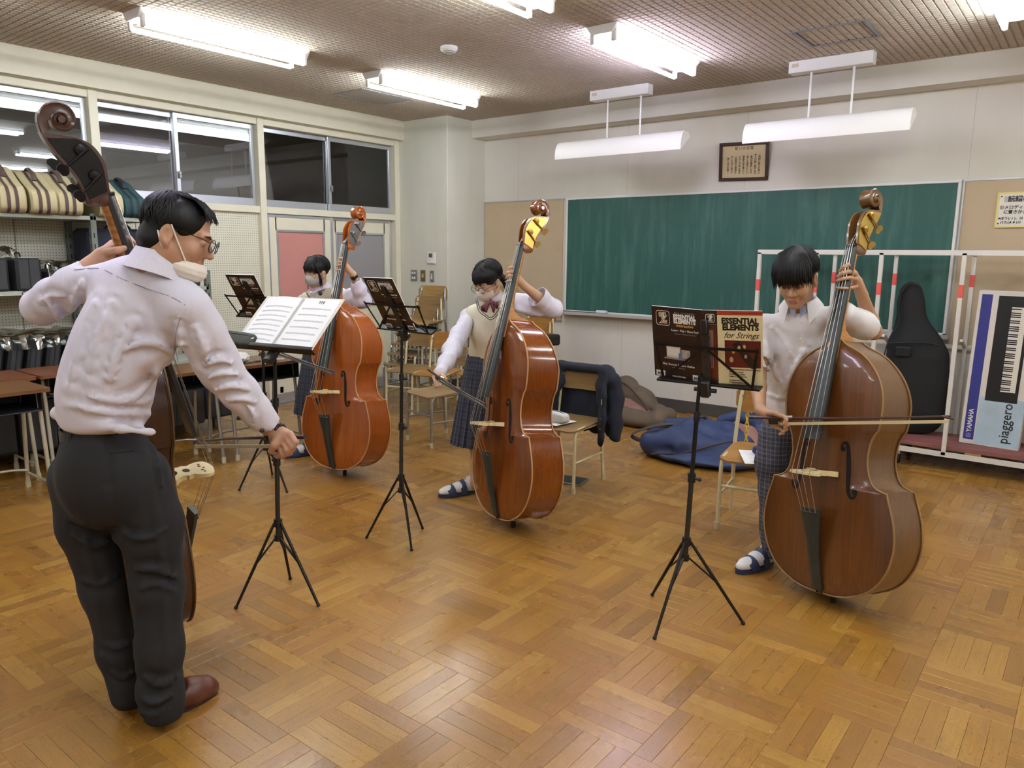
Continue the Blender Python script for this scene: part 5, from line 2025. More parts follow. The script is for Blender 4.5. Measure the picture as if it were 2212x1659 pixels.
# the boy's stand: its back to the camera, open book facing him
s4, c4 = music_stand([(-1.469,2.923,0), (-1.275,2.575,0), (-1.044,2.922,0)], (-1.27,2.807,0.211), (-1.252,2.83,1.06), 'black music stand holding the open method book in front of the boy')
F4 = desk_frame(s4, c4, (-1.23,2.85,1.014), (-.06, 1, 0), 13)
wire_desk(s4, F4)
bk4 = empty('method_book', M=Matrix.Translation(c4) @ F4)
tag(bk4, 'open method book with a cream and red cover on the stand of the boy', 'book', 'method books on the stands')
for s_, nm in ((1, 'back_half'), (-1, 'front_half')):
    H4 = Matrix.Translation((.012, .002, .003)) @ Matrix.Rotation(R(-7 * s_), 4, 'Y')
    m = MB()
    m.box(0 if s_ > 0 else -.229, .229 if s_ > 0 else 0, 0, .305, 0, .0012, H4)
    h = m.build('cover', M_COVB, bk4)
    MB().box(.001 if s_ > 0 else -.227, .227 if s_ > 0 else -.001, .001, .3055, .0012, .0055 if s_ > 0 else .0035, H4).build('pages', M_PAPER, h)
    if s_ > 0:
        back_cover(h, H4 @ frame((.229, .305, 0), (-1, 0, 0), (0, 1, 0), (0, 0, -1)))
    else:
        front_cover(h, H4 @ frame((0, .305, 0), (-1, 0, 0), (0, 1, 0), (0, 0, -1)))

# stand of the girl with glasses
s3, c3 = music_stand([(-3.003,2.569,0), (-2.869,2.861,0), (-2.69,2.601,0)], (-2.849,2.68,0.196), (-2.862,2.72,1.162), 'black music stand in the middle of the floor left of the red-brown bass', (1, 0, 0))
F3 = desk_frame(s3, c3, (-2.842,2.72,1.132), (.05, 1, 0), 30)
wire_desk(s3, F3, False)
closed_book(F3 @ Matrix.Translation((.025, .004, .0)), 'closed dark method book on the stand in the middle of the floor', c3)
# stand of the girl at the back
s2, c2 = music_stand([(-4.273,2.601,0), (-4.005,2.774,0), (-4.423,2.95,0)], (-4.163,2.735,0.223), (-4.171,2.76,1.106), 'black music stand with a dark book in front of the pegboard', (-1, 0, 0))
F2 = desk_frame(s2, c2, (-4.159,2.76,1.124), (-.25, 1, 0), 32)
wire_desk(s2, F2, False)
closed_book(F2 @ Matrix.Translation((.02, .004, .0)), 'closed dark method book in front of the pegboard', c2)

# the man's stand: a solid lower ledge, open spiral score facing him
s1, c1 = music_stand([(-2.81,1.665,0), (-2.553,1.903,0), (-2.88,1.992,0)], (-2.763,1.855,0.206), (-2.789,1.9,1.07), 'black music stand carrying the open white score of the man', (-1, .2, 0))
F1 = desk_frame(s1, c1, (-2.79,1.88,1.108), (.18, -1, 0), 47)
MB().box(-.23, .25, -.004, .004, -.004, .03, F1, .002).box(-.23, .25, .0, .014, .028, .031, F1, .001).build('ledge', M_STAND, s1)
MB().box(-.022, .022, 0, .26, -.008, -.003, F1, .001).build('centre_plate', M_STANDG, s1)
for s_ in (-1, 1):
    MB().bar((s_ * .01, .02, -.01), (s_ * .2, .2, -.01), .011, .003, (0, 0, 1), F1).build('diagonal_arm', M_STAND, s1)
MB().box(-.02, .02, -.05, .03, -.04, -.004, F1, .006).build('clamp', M_BLKPL, s1)
sc = empty('score', M=Matrix.Translation(c1) @ F1)
tag(sc, 'open spiral bound white music score on the stand of the man', 'score')
M_CARD = mat('score_card', '#d9d3c4', .7)
MB().box(-.235, .225, .002, .312, .001, .003).build('backing_card', M_CARD, sc)
M_NOTE = mat('note_grey', '#c2c2be', .7)
for s_ in (-1, 1):
    x0, x1 = (.006, .212) if s_ > 0 else (-.216, -.006)
    rows = []
    for i in range(9):
        x = x0 + (x1 - x0) * i / 8
        e = (i / 8) if s_ > 0 else 1 - i / 8
        rows.append([(x, .004, .0045 + .012 * math.sin(math.pi * min(1, e * 1.05)) * (1 if s_ < 0 else .35)), (x, .301, .0045 + .012 * math.sin(math.pi * min(1, e * 1.05)) * (1 if s_ < 0 else .35))])
    pg = MB().sheet(rows, .002).build('page', mat('score_page', '#f0f1ea', .65), sc)
    st_ = MB()
    nt = MB()
    rg = random.Random(8 + s_)
    for k in range(7 if s_ > 0 else 9):
        y = .245 - k * (.036 if s_ > 0 else .028)
        for l_ in range(5):
            for i in range(8):
                a = x0 + .02 + (x1 - x0 - .04) * i / 8
                b = x0 + .02 + (x1 - x0 - .04) * (i + 1) / 8
                zf = lambda x: .0058 + .012 * math.sin(math.pi * min(1, ((x - x0) / (x1 - x0) if s_ > 0 else 1 - (x - x0) / (x1 - x0)) * 1.05)) * (1 if s_ < 0 else .35)
                st_.bar((a, y - l_ * .0017, zf(a)), (b, y - l_ * .0017, zf(b)), .00035, .0003)
        for i in range(14):
            x = x0 + .026 + (x1 - x0 - .05) * (i + rg.random() * .5) / 14
            nt.ball((x, y - rg.randrange(5) * .0017, zf(x)), (.0017, .0013, .0004), 6, 4)
    st_.build('staves', M_NOTE, pg, 0)['kind'] = 'stuff'
    nt.build('notes', mat('note_soft', '#8a8a88', .7), pg)['kind'] = 'stuff'
text('heading', '無 伴 奏\nソ ナ タ', .009, mat('note_dark', '#4a4a4a'), sc, Matrix.Translation((.12, .278, .011)), 'CENTER', .0001)
sp = MB()
for i in range(34):
    y = .012 + i * .0086
    sp.tube([(.007 * math.cos(a), y + .002 * math.sin(a / 2), .006 + .007 * math.sin(a)) for a in [2 * math.pi * j / 10 for j in range(11)]], .0007, 4)
sp = sp.build('spiral', mat('spiral_wire', '#8a8a88', .3, .8), sc)
sp['kind'] = 'stuff'
pc = empty('pencil_case', M=Matrix.Translation(c1) @ F1 @ Matrix.Translation((-.20, .03, .021)) @ Matrix.Rotation(R(-3), 4, 'Z'))
tag(pc, 'dark olive pencil case lying on the lower edge of the score', 'pencil case')
f = Field((-.13, -.06, -.03), (.13, .06, .05), .005)
f.cap((-.07, 0, 0), (.07, 0, 0), .03, .03, k=.01, flat=((0, 0, 1), .62))
f.ell((0, 0, .0), (.1, .034, .019), k=.01, p=4)
f.func(lambda x, y, z: .0012 * vnoise(x, y, z, 70, 2))
f.mesh().build('pouch', mat('olive_nylon', '#33372b', .7, vary=.2, vscale=30), pc, 60)
MB().tube(smooth_path([(-.09, .012, .017), (0, .014, .0205), (.085, .012, .017), (.1, .004, .012)], 5), .0025, 6).build('zip', M_RUBBER, pc)
MB().box(.088, .105, .0, .012, .012, .016, bev=.002).build('zip_pull', M_STEEL, pc)

# ================================================================ bows
M_STICK = mat('bow_stick', '#3a1f14', .35)
M_FROG = mat('bow_frog', '#14110f', .35)
M_HAIR = mat('bow_hair', '#cfc19a', .6)
M_SHINE = mat('bow_button', '#c9c7c2', .25, .9)
def bow(a, b, down, lab, hairm=None, camber=.012, frog=.1):
    """a = button end, b = tip; down = side the hair is on"""
    a, b = Vector(a), Vector(b)
    o = empty('bow', tuple(a))
    tag(o, lab, 'bow', 'bass bows')
    d = (b - a)
    L = d.length
    t = d.normalized()
    dn = Vector(down)
    dn = (dn - t * dn.dot(t)).normalized()
    pts = [t * (L * k / 12) + dn * (camber * 4 * (k / 12) * (1 - k / 12)) for k in range(12)] + [d]
    MB().tube(pts, [.0068 - .0032 * k / 12 for k in range(13)], 8).build('stick', M_STICK, o)
    MB().tube([-t * .008, t * .014], .0068, 10).build('button', M_FROG, o)
    hd = MB()
    hd.tube([d - t * .03, d - t * .012 + dn * .006, d + t * .008 + dn * .013], [.0045, .006, .0022], 8)
    hd.build('tip', M_STICK, o)
    F = frame(t * frog + dn * .019, t, dn, t.cross(dn))
    MB().box(-.022, .028, -.014, .012, -.006, .006, F, .004).build('frog', M_FROG, o)
    MB().box(.022, .030, -.002, .013, -.0065, .0065, F, .001).build('ferrule', M_SHINE, o)
    p0, p1 = t * (frog + .03) + dn * .029, d - t * .01 + dn * .021
    MB().bar(p0, p1, .0045, .0125, tuple(dn)).build('hair', hairm or M_HAIR, o)
    MB().tube([t * (frog + .05), t * (frog + .085)], .0076, 10).build('grip_wrap', M_SHINE, o)
    return o
BOW_C = ((-1.186,3.247,0.815), (-0.411,3.236,0.932))
bow(BOW_C[0], BOW_C[1], (0, 0, -1), 'bow with cream hair drawn across the brown bass by the boy', camber=.006)
bow((-2.87,2.926,0.896), (-2.289,2.718,0.814), (0, .2, -1), 'bow held by the girl with glasses', mat('bow_hair_dark', '#56605f', .5))
bow((-4.303,2.819,0.944), (-3.707,2.945,0.801), (0, .1, -1), 'bow of the girl at the back passing under the score', mat('bow_hair_dark', '#56605f'))
bow((-1.979,1.442,0.937), (-2.753,1.486,0.789), (0, .1, -1), 'bow held low by the man in front of the dark bass', camber=-.004)

# ================================================================ blazer, bags and small things
M_NAVY = mat('navy_wool', '#191c28', .9, vary=.15, vscale=30, bump=.15, bscale=400)
bz = empty('blazer', M=rotz(2, (-2.755, 4.115, 0)))
tag(bz, 'dark navy school blazer hung over the chair back', 'blazer')
f = Field((-.36, .0, .2), (.38, .36, .86), .008)
f.cap((-.19, .2, .765), (.19, .2, .765), .032, k=.02, flat=((0, 1, 0), 1.2))
for sx in (-1, 1):
    f.cap((sx * .18, .205, .76), (sx * .235, .19, .70), .035, .045, k=.03)
    # sleeve
    f.path([(sx * .235, .2, .7), (sx * .27, .185, .58), (sx * .285, .15, .44), (sx * .30, .135, .335)], [.05, .052, .046, .042], k=.03, flat=((sx * .3, -1, 0), .6))
    # front panel hanging beside the seat
    f.path([(sx * .19, .165, .74), (sx * .205, .125, .6), (sx * .215, .095, .46), (sx * .225, .07, .33)], [.035, .055, .07, .065], k=.03, flat=((sx * .75, .66, 0), .28))
    f.path([(sx * .16, .175, .76), (sx * .15, .15, .66), (sx * .175, .12, .55)], [.018, .03, .022], k=.02, flat=((sx * .6, .8, 0), .5))
# back panel behind the backrest, and the lining seen under it
for x in np.linspace(-.18, .18, 5):
    f.cap((x, .245, .74), (x * 1.1, .235, .36), .05, .055, k=.02, flat=((0, 1, 0), .3))
f.func(lambda x, y, z: .004 * np.sin(x * 40 + 6 * np.sin(z * 9)) * np.clip((.72 - z) * 4, 0, 1) + .002 * vnoise(x, y, z, 45, 6))
f.mesh().build('cloth', M_NAVY, bz, 60)
cr = MB()
CRF = frame((.232, .055, .575), (.66, -.75, 0), (0, 0, 1), (-.75, -.66, 0))
cr.bar((-.012, -.004, 0), (.008, .016, 0), .008, .003, (0, 0, 1), CRF).bar((-.010, .012, 0), (.012, -.006, 0), .005, .003, (0, 0, 1), CRF).bar((-.014, -.014, 0), (.012, -.014, 0), .006, .003, (0, 0, 1), CRF)
cr.build('crest', mat('crest_gold', '#c2963f', .6), bz)
MB().ball((0, 0, 0), (.007, .008, .003), 8, 6, CRF).build('crest_shield', mat('crest_red', '#8a2a22', .6), bz)
MB().box(-.018, .018, .1695, .1735, .748, .762).build('label', M_WPR, bz)
for z in (.47, .40):
    MB().ball((.245, .02, z), (.006, .006, .006), 8, 6).build('button', mat('gold_button', '#5c5640', .4, .6), bz)

wp = MB().box(-.13, .10, -.10, .10, 0, .0012, rotz(-9)).build('sheet', M_PAPER)
wp.name = 'paper_sheet'
wp.location = (-2.8, 4.05, .428)
tag(wp, 'white sheet under the pencil case on the chair with the blazer', 'paper')
def pouch(name, loc, ang, L, r, m, zm, lab):
    o = empty(name, M=rotz(ang, loc))
    tag(o, lab, 'pencil case')
    f = Field((-L, -.08, -.01), (L, .08, .1), .004)
    f.ell((0, 0, r[2]), (L / 2, r[1], r[2]), k=0, p=3.6)
    f.func(lambda x, y, z: .0012 * vnoise(x, y, z, 60, 5))
    f.mesh().build('pouch', m, o, 60)
    MB().tube(smooth_path([(-L * .45, 0, r[2] * 1.5), (-L * .3, 0, r[2] * 1.93), (0, .004, r[2] * 2.0), (L * .3, 0, r[2] * 1.93), (L * .47, 0, r[2] * 1.3)], 5), .0035, 6).build('zip', zm, o)
    MB().box(L * .4, L * .46, -.004, .004, r[2] * 1.5, r[2] * 1.62, bev=.001).build('zip_pull', M_STEEL, o)
    return o
pouch('pencil_case', (-2.79, 4.045, .4295), -14, .215, (0, .042, .034), mat('pouch_white', '#cfcdc6', .7, vary=.05), mat('zip_dark', '#3b3a45', .7), 'white pencil case with a dark zip on the chair with the blazer')
ps = MB().box(-.105, .105, -.1485, .1485, 0, .001, rotz(28)).build('sheet', M_PAPER)
ps.name = 'paper_sheet'
ps.location = (-1.40, 4.03, .4285)
ln = MB()
for i in range(7):
    ln.box(-.07, .08, -.12 + i * .026, -.117 + i * .026, .001, .0013, rotz(28))
ln.build('print', M_GPR, ps)
tag(ps, 'printed sheet sticking out over the seat beside the boy', 'paper')
pouch('pencil_case', (-1.37, 4.1, .4295), 8, .2, (0, .045, .026), mat('pouch_blue', '#1f2f6e', .7, vary=.1), mat('zip_black', '#14141a', .7), 'blue pencil case on the printed sheet beside the boy')
# yellow chain hanging behind the chair of the boy
ch = empty('plastic_chain', (-1.603,4.33,0.689))
tag(ch, 'yellow plastic chain hanging behind the chair of the boy', 'chain')
M_YEL = mat('chain_yellow', '#d8b92c', .5)
for i in range(11):
    z = -.026 * i
    a = i % 2
    pts = [(.009 * math.cos(t) * (1 - a), .009 * math.cos(t) * a, z + .0185 * math.sin(t)) for t in [2 * math.pi * k / 12 for k in range(12)]]
    MB().tube(pts, .0035, 6, closed=True).build('chain_link', M_YEL, ch)
# tablet on the floor under the chair
tb = MB().box(-.12, .12, -.085, .085, 0, .009, bev=.002).build('tablet', M_STEEL)
tb.location = (-2.76, 4.16, .0); tb.rotation_euler.z = R(12)
MB().box(-.112, .112, -.078, .078, .009, .0096).build('screen', mat('tablet_screen', '#182226', .15), tb)
tag(tb, 'dark tablet lying on the floor under the chair with the blazer', 'tablet')

# soft bass covers dropped on the floor
def soft(name, lab, cat, loc, ang, lo, hi, shapes, m, amp, sc, seed, h=.011, crease=0.0):
    o = empty(name, M=rotz(ang, loc))
    tag(o, lab, cat)
    f = Field(lo, hi, h)
    for s_ in shapes:
        if s_[0] == 'c':
            f.path(s_[1], s_[2], k=s_[3], flat=s_[4] if len(s_) > 4 else None)
        elif s_[0] == 'e':
            f.ell(s_[1], s_[2], k=s_[3])
        elif s_[0] == 'x':
            f.path(s_[1], s_[2], k=s_[3], mode='s', flat=s_[4] if len(s_) > 4 else None)
    f.func(lambda x, y, z: amp * vnoise(x, y, z, sc, seed) + amp * .5 * vnoise(x, y, z, sc * 2.3, seed + 7) + crease * np.abs(np.sin(x * 13 + 2.2 * np.sin(y * 9 + z * 6))))
    f.cut((0, 0, .001), (0, 0, -1), .0)
    f.mesh().build('cloth', m, o, 60)
    return o
M_BLUE = mat('navy_nylon', '#27365a', .65, vary=.2, vscale=9, bump=.12, bscale=120)
M_LIN = mat('pink_lining', '#8a6258', .8, vary=.12, vscale=9)
bg = soft('bass_cover', 'navy blue soft bass cover heaped on the floor by the stand of the boy', 'bass cover', (-2.33, 5.33, 0), 12, (-.56, -.5, -.02), (.62, .55, .42),
     [('c', [(-.32, -.12, .10), (-.1, -.16, .13), (.2, -.14, .09)], [.13, .15, .12], .08, ((0, 0, 1), .8)),
      ('c', [(-.2, .1, .14), (.05, .06, .17), (.3, .0, .12)], [.11, .13, .12], .06, ((0, 0, 1), .75)),
      ('c', [(-.28, .2, .2), (-.05, .16, .235), (.2, .1, .22), (.33, -.02, .15)], [.07, .085, .08, .07], .03, ((0, 0, 1), .6)),
      ('c', [(.1, .32, .23), (.26, .3, .28), (.38, .26, .27)], [.05, .06, .05], .04),
      ('c', [(.36, .26, .24), (.44, .18, .14), (.48, .05, .06)], [.05, .05, .05], .05),
      ('e', (.08, -.1, .05), (.45, .3, .07), .05),
      ('x', [(-.33, -.36, .09), (-.16, -.34, .10)], [.05, .045], .02, ((0, 0, 1), .7))], M_BLUE, .012, 12, 3, crease=.010)
f = Field((.1, -.1, 0), (.55, .4, .32), .01)
f.path([(.22, .24, .2), (.33, .16, .17), (.42, .06, .10)], [.05, .07, .06], k=.03)
f.func(lambda x, y, z: .008 * vnoise(x, y, z, 20, 9))
f.mesh().build('lining', M_LIN, bg, 60)
MB().tube(smooth_path([(-.42, .12, .02), (-.53, -.02, .10), (-.47, -.14, .17), (-.3, -.17, .25), (-.15, -.1, .27)], 6), .017, 8, flat=.25).build('strap', mat('strap_grey', '#3b3b40', .8), bg)
MB().tube(smooth_path([(-.3, -.285, .05), (-.05, -.32, .10), (.15, -.28, .17), (.28, -.2, .2), (.36, -.1, .17)], 6), .008, 6).build('zip', mat('zip_brown', '#3a2a26', .7), bg)
br = soft('bass_cover', 'brown soft bass cover slumped against the far wall', 'bass cover', (-3.42, 6.2, 0), -20, (-.66, -.45, -.02), (.66, .45, .45),
     [('c', [(-.42, .08, .15), (-.2, .1, .26), (.05, .1, .18), (.3, .02, .10), (.48, -.02, .12)], [.10, .10, .09, .08, .09], .06, ((0, 1, 0), 1.3)),
      ('c', [(-.45, -.12, .10), (-.1, -.2, .09), (.25, -.18, .07), (.45, -.1, .07)], [.12, .11, .085, .08], .05),
      ('e', (0, -.02, .05), (.55, .28, .07), .05),
      ('x', [(-.2, -.14, .24), (.1, -.1, .2), (.3, -.08, .14)], [.06, .08, .05], .03)], mat('brown_canvas', '#5f5140', .8, vary=.15, vscale=9), .012, 12, 14, crease=.008)
f = Field((-.4, -.3, 0), (.5, .2, .3), .011)
f.path([(-.25, -.05, .13), (.0, -.05, .11), (.3, -.06, .08)], [.085, .09, .06], k=.03)
f.func(lambda x, y, z: .01 * vnoise(x, y, z, 18, 5))
f.mesh().build('lining', M_LIN, br, 60)
MB().tube(smooth_path([(-.36, -.03, .28), (-.15, .0, .33), (.08, -.01, .24), (.3, -.07, .14)], 6), .007, 6).build('zip', mat('zip_brown', '#3a2a26'), br)
# keyboard half hidden behind the red-brown bass
ek = empty('electronic_keyboard', M=rotz(-14, (-3.88, 5.0, 0)))
tag(ek, 'black electronic keyboard on a stand behind the red-brown bass', 'keyboard')
MB().box(-.45, .42, -.14, .14, .80, .89, bev=.015).build('case', M_BLKPL, ek)
MB().box(-.43, .36, -.13, -.02, .89, .9).build('key_bed', mat('ek_keys', '#cfccc4', .4), ek)
for s_ in (-1, 1):
    MB().bar((s_ * .36, 0, .02), (-s_ * .3, 0, .80), .03, .02, (0, 1, 0)).build('leg', M_BLACK, ek)
    MB().bar((s_ * .36, -.17, .012), (s_ * .36, .17, .012), .03, .022).build('foot', M_BLACK, ek)

# ================================================================ people
def skin_mat(name, c, c2):
    t = NT(name)
    co = t.coord()
    f = t.noise(co, 14, 3)
    t.base(t.mix(t.ramp(f, (.35, 0.0), (.65, 1.0)), srgb(c), srgb(c2)))
    t.set(Roughness=.5)
    t.b.inputs['Subsurface Weight'].default_value = .12
    t.b.inputs['Subsurface Radius'].default_value = (.012, .005, .003)
    t.bump(t.noise(co, 380, 2), .06, .001)
    return t.m
SK_BOY = skin_mat('skin_warm', '#b78e6e', '#ab8263')
SK_GIRL = skin_mat('skin_light', '#c9a384', '#bd9678')
SK_MAN = skin_mat('skin_man', '#b98c70', '#aa7d62')
def hair_mat():
    t = NT('black_hair')
    co = t.coord()
    g = t.noise(t.scale(co, 220, 220, 18), 1.0, 3, .6)
    t.base(t.mix(g, srgb('#040303'), srgb('#120e0d')))
    t.set(Roughness=.5)
    t.b.inputs['Specular IOR Level'].default_value = .3
    t.bump(g, .3, .002)
    return t.m
M_HAIRB = hair_mat()
def cloth(name, c, vary=.03, rough=.85, b=.3):
    t = NT(name)
    co = t.coord()
    c = srgb(c)
    f = t.noise(co, 7, 3)
    t.base(t.mix(f, tuple(v * (1 - vary) for v in c), tuple(min(1, v * (1 + vary)) for v in c)))
    t.set(Roughness=rough)
    w1 = t.noise(t.scale(co, 1.3, 1.3, .6), 16, 5, .62, 1.2)
    w2 = t.noise(co, 900, 1)
    t.bump(t.math('ADD', w1, t.math('MULTIPLY', w2, .12)), b, .01)
    return t.m
M_SHIRT_T = cloth('shirt_lavender', '#d5d0dc')
M_SHIRT_W = cloth('shirt_white', '#dedadb')
M_BLOUSE = cloth('blouse_white', '#d9d4e0')
M_VEST = cloth('vest_cream', '#e2dcc2', .03, .95, .08)
M_TROUS = cloth('trousers_charcoal', '#1f1e20', .06, .9, .14)
def plaid(name, base, line, pitch, uv=False, lw=.06, dark='#22252f'):
    t = NT(name)
    if uv:
        sp = t.n('SeparateXYZ')
        t.l(t.n('UVMap').outputs[0], sp.inputs[0])
        a, b = sp.outputs[0], sp.outputs[1]
    else:
        sp = t.n('SeparateXYZ')
        t.l(t.coord(), sp.inputs[0])
        a = t.math('ADD', sp.outputs[0], t.math('MULTIPLY', sp.outputs[1], .55))
        b = sp.outputs[2]
    def ln(v, p, w_):
        return t.math('LESS_THAN', t.math('ABSOLUTE', t.math('SUBTRACT', t.math('FRACT', t.math('DIVIDE', v, p)), .5)), w_)
    c = t.mix(t.math('MULTIPLY', t.math('ADD', ln(a, pitch * 2, .22), ln(b, pitch * 2, .22)), .32), srgb(base), srgb(dark))
    c = t.mix(t.math('MULTIPLY', t.math('MAXIMUM', ln(a, pitch, lw), ln(b, pitch, lw)), .55), c, srgb(line))
    t.base(c)
    t.set(Roughness=.9)
    t.bump(t.noise(t.coord(), 30, 3), .1, .006)
    return t.m

def npv(p):
    return np.array(p, float)
def unit(v):
    v = npv(v)
    return v / np.linalg.norm(v)
class Head:
    """head frame: l = the person's left, f = the way the face looks, u = crown; origin between the ears at eye level"""
    def __init__(s, c, face, up=(0, 0, 1), size=1.0):
        s.c = npv(c)
        s.f = unit(face)
        up = npv(up)
        s.u = unit(up - s.f * (up @ s.f))
        s.l = np.cross(s.u, s.f)
        s.k = size
        s.M = np.stack([s.l, s.f, s.u], 1)
    def P(s, a, b, c):
        return tuple(s.c + (s.l * a + s.f * b + s.u * c) * s.k)
    def mat4(s):
        return frame(tuple(s.c), tuple(s.l), tuple(s.f), tuple(s.u)) @ Matrix.Scale(s.k, 4)
    def ell(s, F, c, r, k=.02, mode='u', p=2.0):
        F.ell(s.P(*c), tuple(v * s.k for v in r), s.M, k, mode, p)
    def cap(s, F, a, b, ra, rb=None, k=.02, mode='u'):
        F.cap(s.P(*a), s.P(*b), ra * s.k, (rb if rb is not None else ra) * s.k, k, mode)

def head_field(h, neck, nr=.05, res=.0042, ears=True):
    lo = np.minimum(h.c, npv(neck)) - .15
    hi = np.maximum(h.c, npv(neck)) + .15
    F = Field(lo, hi, res)
    h.ell(F, (0, -.014, .042), (.073, .092, .08))
    h.ell(F, (0, .03, -.03), (.058, .06, .078), .03)
    for s_ in (-1, 1):
        h.cap(F, (s_ * .047, .0, -.05), (s_ * .014, .058, -.098), .02, .018, .025)
        h.ell(F, (s_ * .036, .062, -.03), (.024, .022, .024), .02)           # cheek
        h.cap(F, (s_ * .044, .074, .020), (s_ * .012, .085, .018), .010, .009, .014)   # brow
    h.ell(F, (0, .066, -.098), (.018, .016, .015), .02)
    h.cap(F, (0, .084, .008), (0, .103, -.030), .008, .0125, .010)
    for s_ in (-1, 1):
        h.ell(F, (s_ * .012, .095, -.034), (.0085, .010, .008), .006)
        h.ell(F, (s_ * .031, .097, .002), (.017, .014, .009), .010, 's')
        h.ell(F, (s_ * .031, .076, .0), (.0165, .014, .011), .004)
    h.cap(F, (-.017, .083, -.062), (.017, .083, -.062), .0062, None, .008)
    h.cap(F, (-.014, .083, -.073), (.014, .083, -.073), .0068, None, .008)
    h.cap(F, (-.02, .0925, -.0672), (.02, .0925, -.0672), .0022, None, .003, 's')
    if ears:
        for s_ in (-1, 1):
            h.ell(F, (s_ * .077, -.012, -.008), (.009, .020, .031), .008)
            h.ell(F, (s_ * .084, -.006, -.006), (.006, .010, .018), .004, 's')
            h.ell(F, (s_ * .075, -.004, -.034), (.007, .009, .010), .006)
    h.cap(F, (0, -.02, -.02), (0, -.022, -.07), .052, .05, .03)
    F.cap(h.P(0, -.02, -.06), neck, nr * h.k, (nr + .008) * h.k, .03)
    return F

def limb(F, pts, rs, k=.02, flat=None):
    F.path(pts, rs, k, 'u', flat)
    return F

def box_of(pts, pad):
    a = np.array([p for p in pts], float)
    return a.min(0) - pad, a.max(0) + pad

def hand_field(F, wrist, palm, fingers, thumb=None, r=.0085, pr=.022, flat=None):
    """palm = list of knuckle points near the hand's middle; fingers = lists of joints from knuckle to tip"""
    kn = [f[0] for f in fingers]
    c = tuple(np.mean(np.array(kn), 0))
    for q in kn:
        F.cap(lerp(wrist, q, .12), q, pr * .62, r * 1.18, .012)
    F.cap(lerp(wrist, c, .1), lerp(wrist, c, .75), pr * .85, pr * .8, .015, flat=flat)
    for i, f in enumerate(fingers):
        s_ = (1.0, 1.04, .98, .84)[i % 4]
        rr = [r * s_ * v for v in (1.12, 1.0, .93, .82, .8)][:len(f)]
        F.path(f, rr, .0035)
    if thumb:
        F.path(thumb, [r * v for v in (1.5, 1.25, 1.05, .9)][:len(thumb)], .006)
    return F

def ring_strip(c, ax, xh, r0, r1, h, a0, a1, n=40, lean=0.0, squash=1.0, droop=None, thick=.004, lift=0.0):
    """band around an axis from angle a0 to a1, radius r0 below and r1 above"""
    M = look_frame(c, ax, xh)
    lo, mid, hi = [], [], []
    for i in range(n + 1):
        a = R(a0 + (a1 - a0) * i / n)
        d = droop(i / n) if droop else 0.0
        cs, sn = math.cos(a), math.sin(a) * squash
        hi.append(M @ Vector((r1 * cs, r1 * sn, h + lift * (i / n))))
        mid.append(M @ Vector(((r0 + r1) / 2 * cs * 1.03, (r0 + r1) / 2 * sn * 1.03, h * .45 - d * .5)))
        lo.append(M @ Vector((r0 * cs, r0 * sn, -d)))
    return MB().sheet([[tuple(v) for v in r_] for r_ in (lo, mid, hi)], thick)

def strands(mb, h, cen, rad, n, th0, th_end, rs, seed=1, phi0=-180, phi1=180, r0=.0045, lift=1.02, tip=.0006, wob=.03, pole=(0, 0), flare=0.0):
    """locks of hair running from a crown point over an ellipsoid to th_end(phi)"""
    rg = random.Random(seed)
    for i in range(n):
        ph = R(phi0 + (phi1 - phi0) * (i + rg.random()) / n)
        te = th_end(math.degrees(ph)) * (1 + rg.uniform(-.05, .06))
        ts = th0 * rg.uniform(.5, 1.4)
        sw = rg.uniform(-wob, wob) * 4
        lf = lift * rg.uniform(.985, 1.02)
        pts = []
        for j in range(8):
            t = j / 7
            th = ts + (te - ts) * t
            p2 = ph + sw * t * t * .5
            k = lf * (1 + flare * t * t)
            d = (math.sin(th) * math.sin(p2) , math.sin(th) * math.cos(p2), math.cos(th))
            d = (d[0] + pole[0] * (1 - t) * .5, d[1] + pole[1] * (1 - t) * .5, d[2])
            L_ = math.sqrt(sum(v * v for v in d))
            pts.append(h.P(cen[0] + rad[0] * d[0] / L_ * k, cen[1] + rad[1] * d[1] / L_ * k, cen[2] + rad[2] * d[2] / L_ * k))
        mb.tube(pts, [r0 * h.k * (.35 + .65 * math.sin(math.pi * min(1, .25 + .8 * j / 7))) * (1 if j < 7 else tip / r0) for j in range(8)], 5)
    return mb

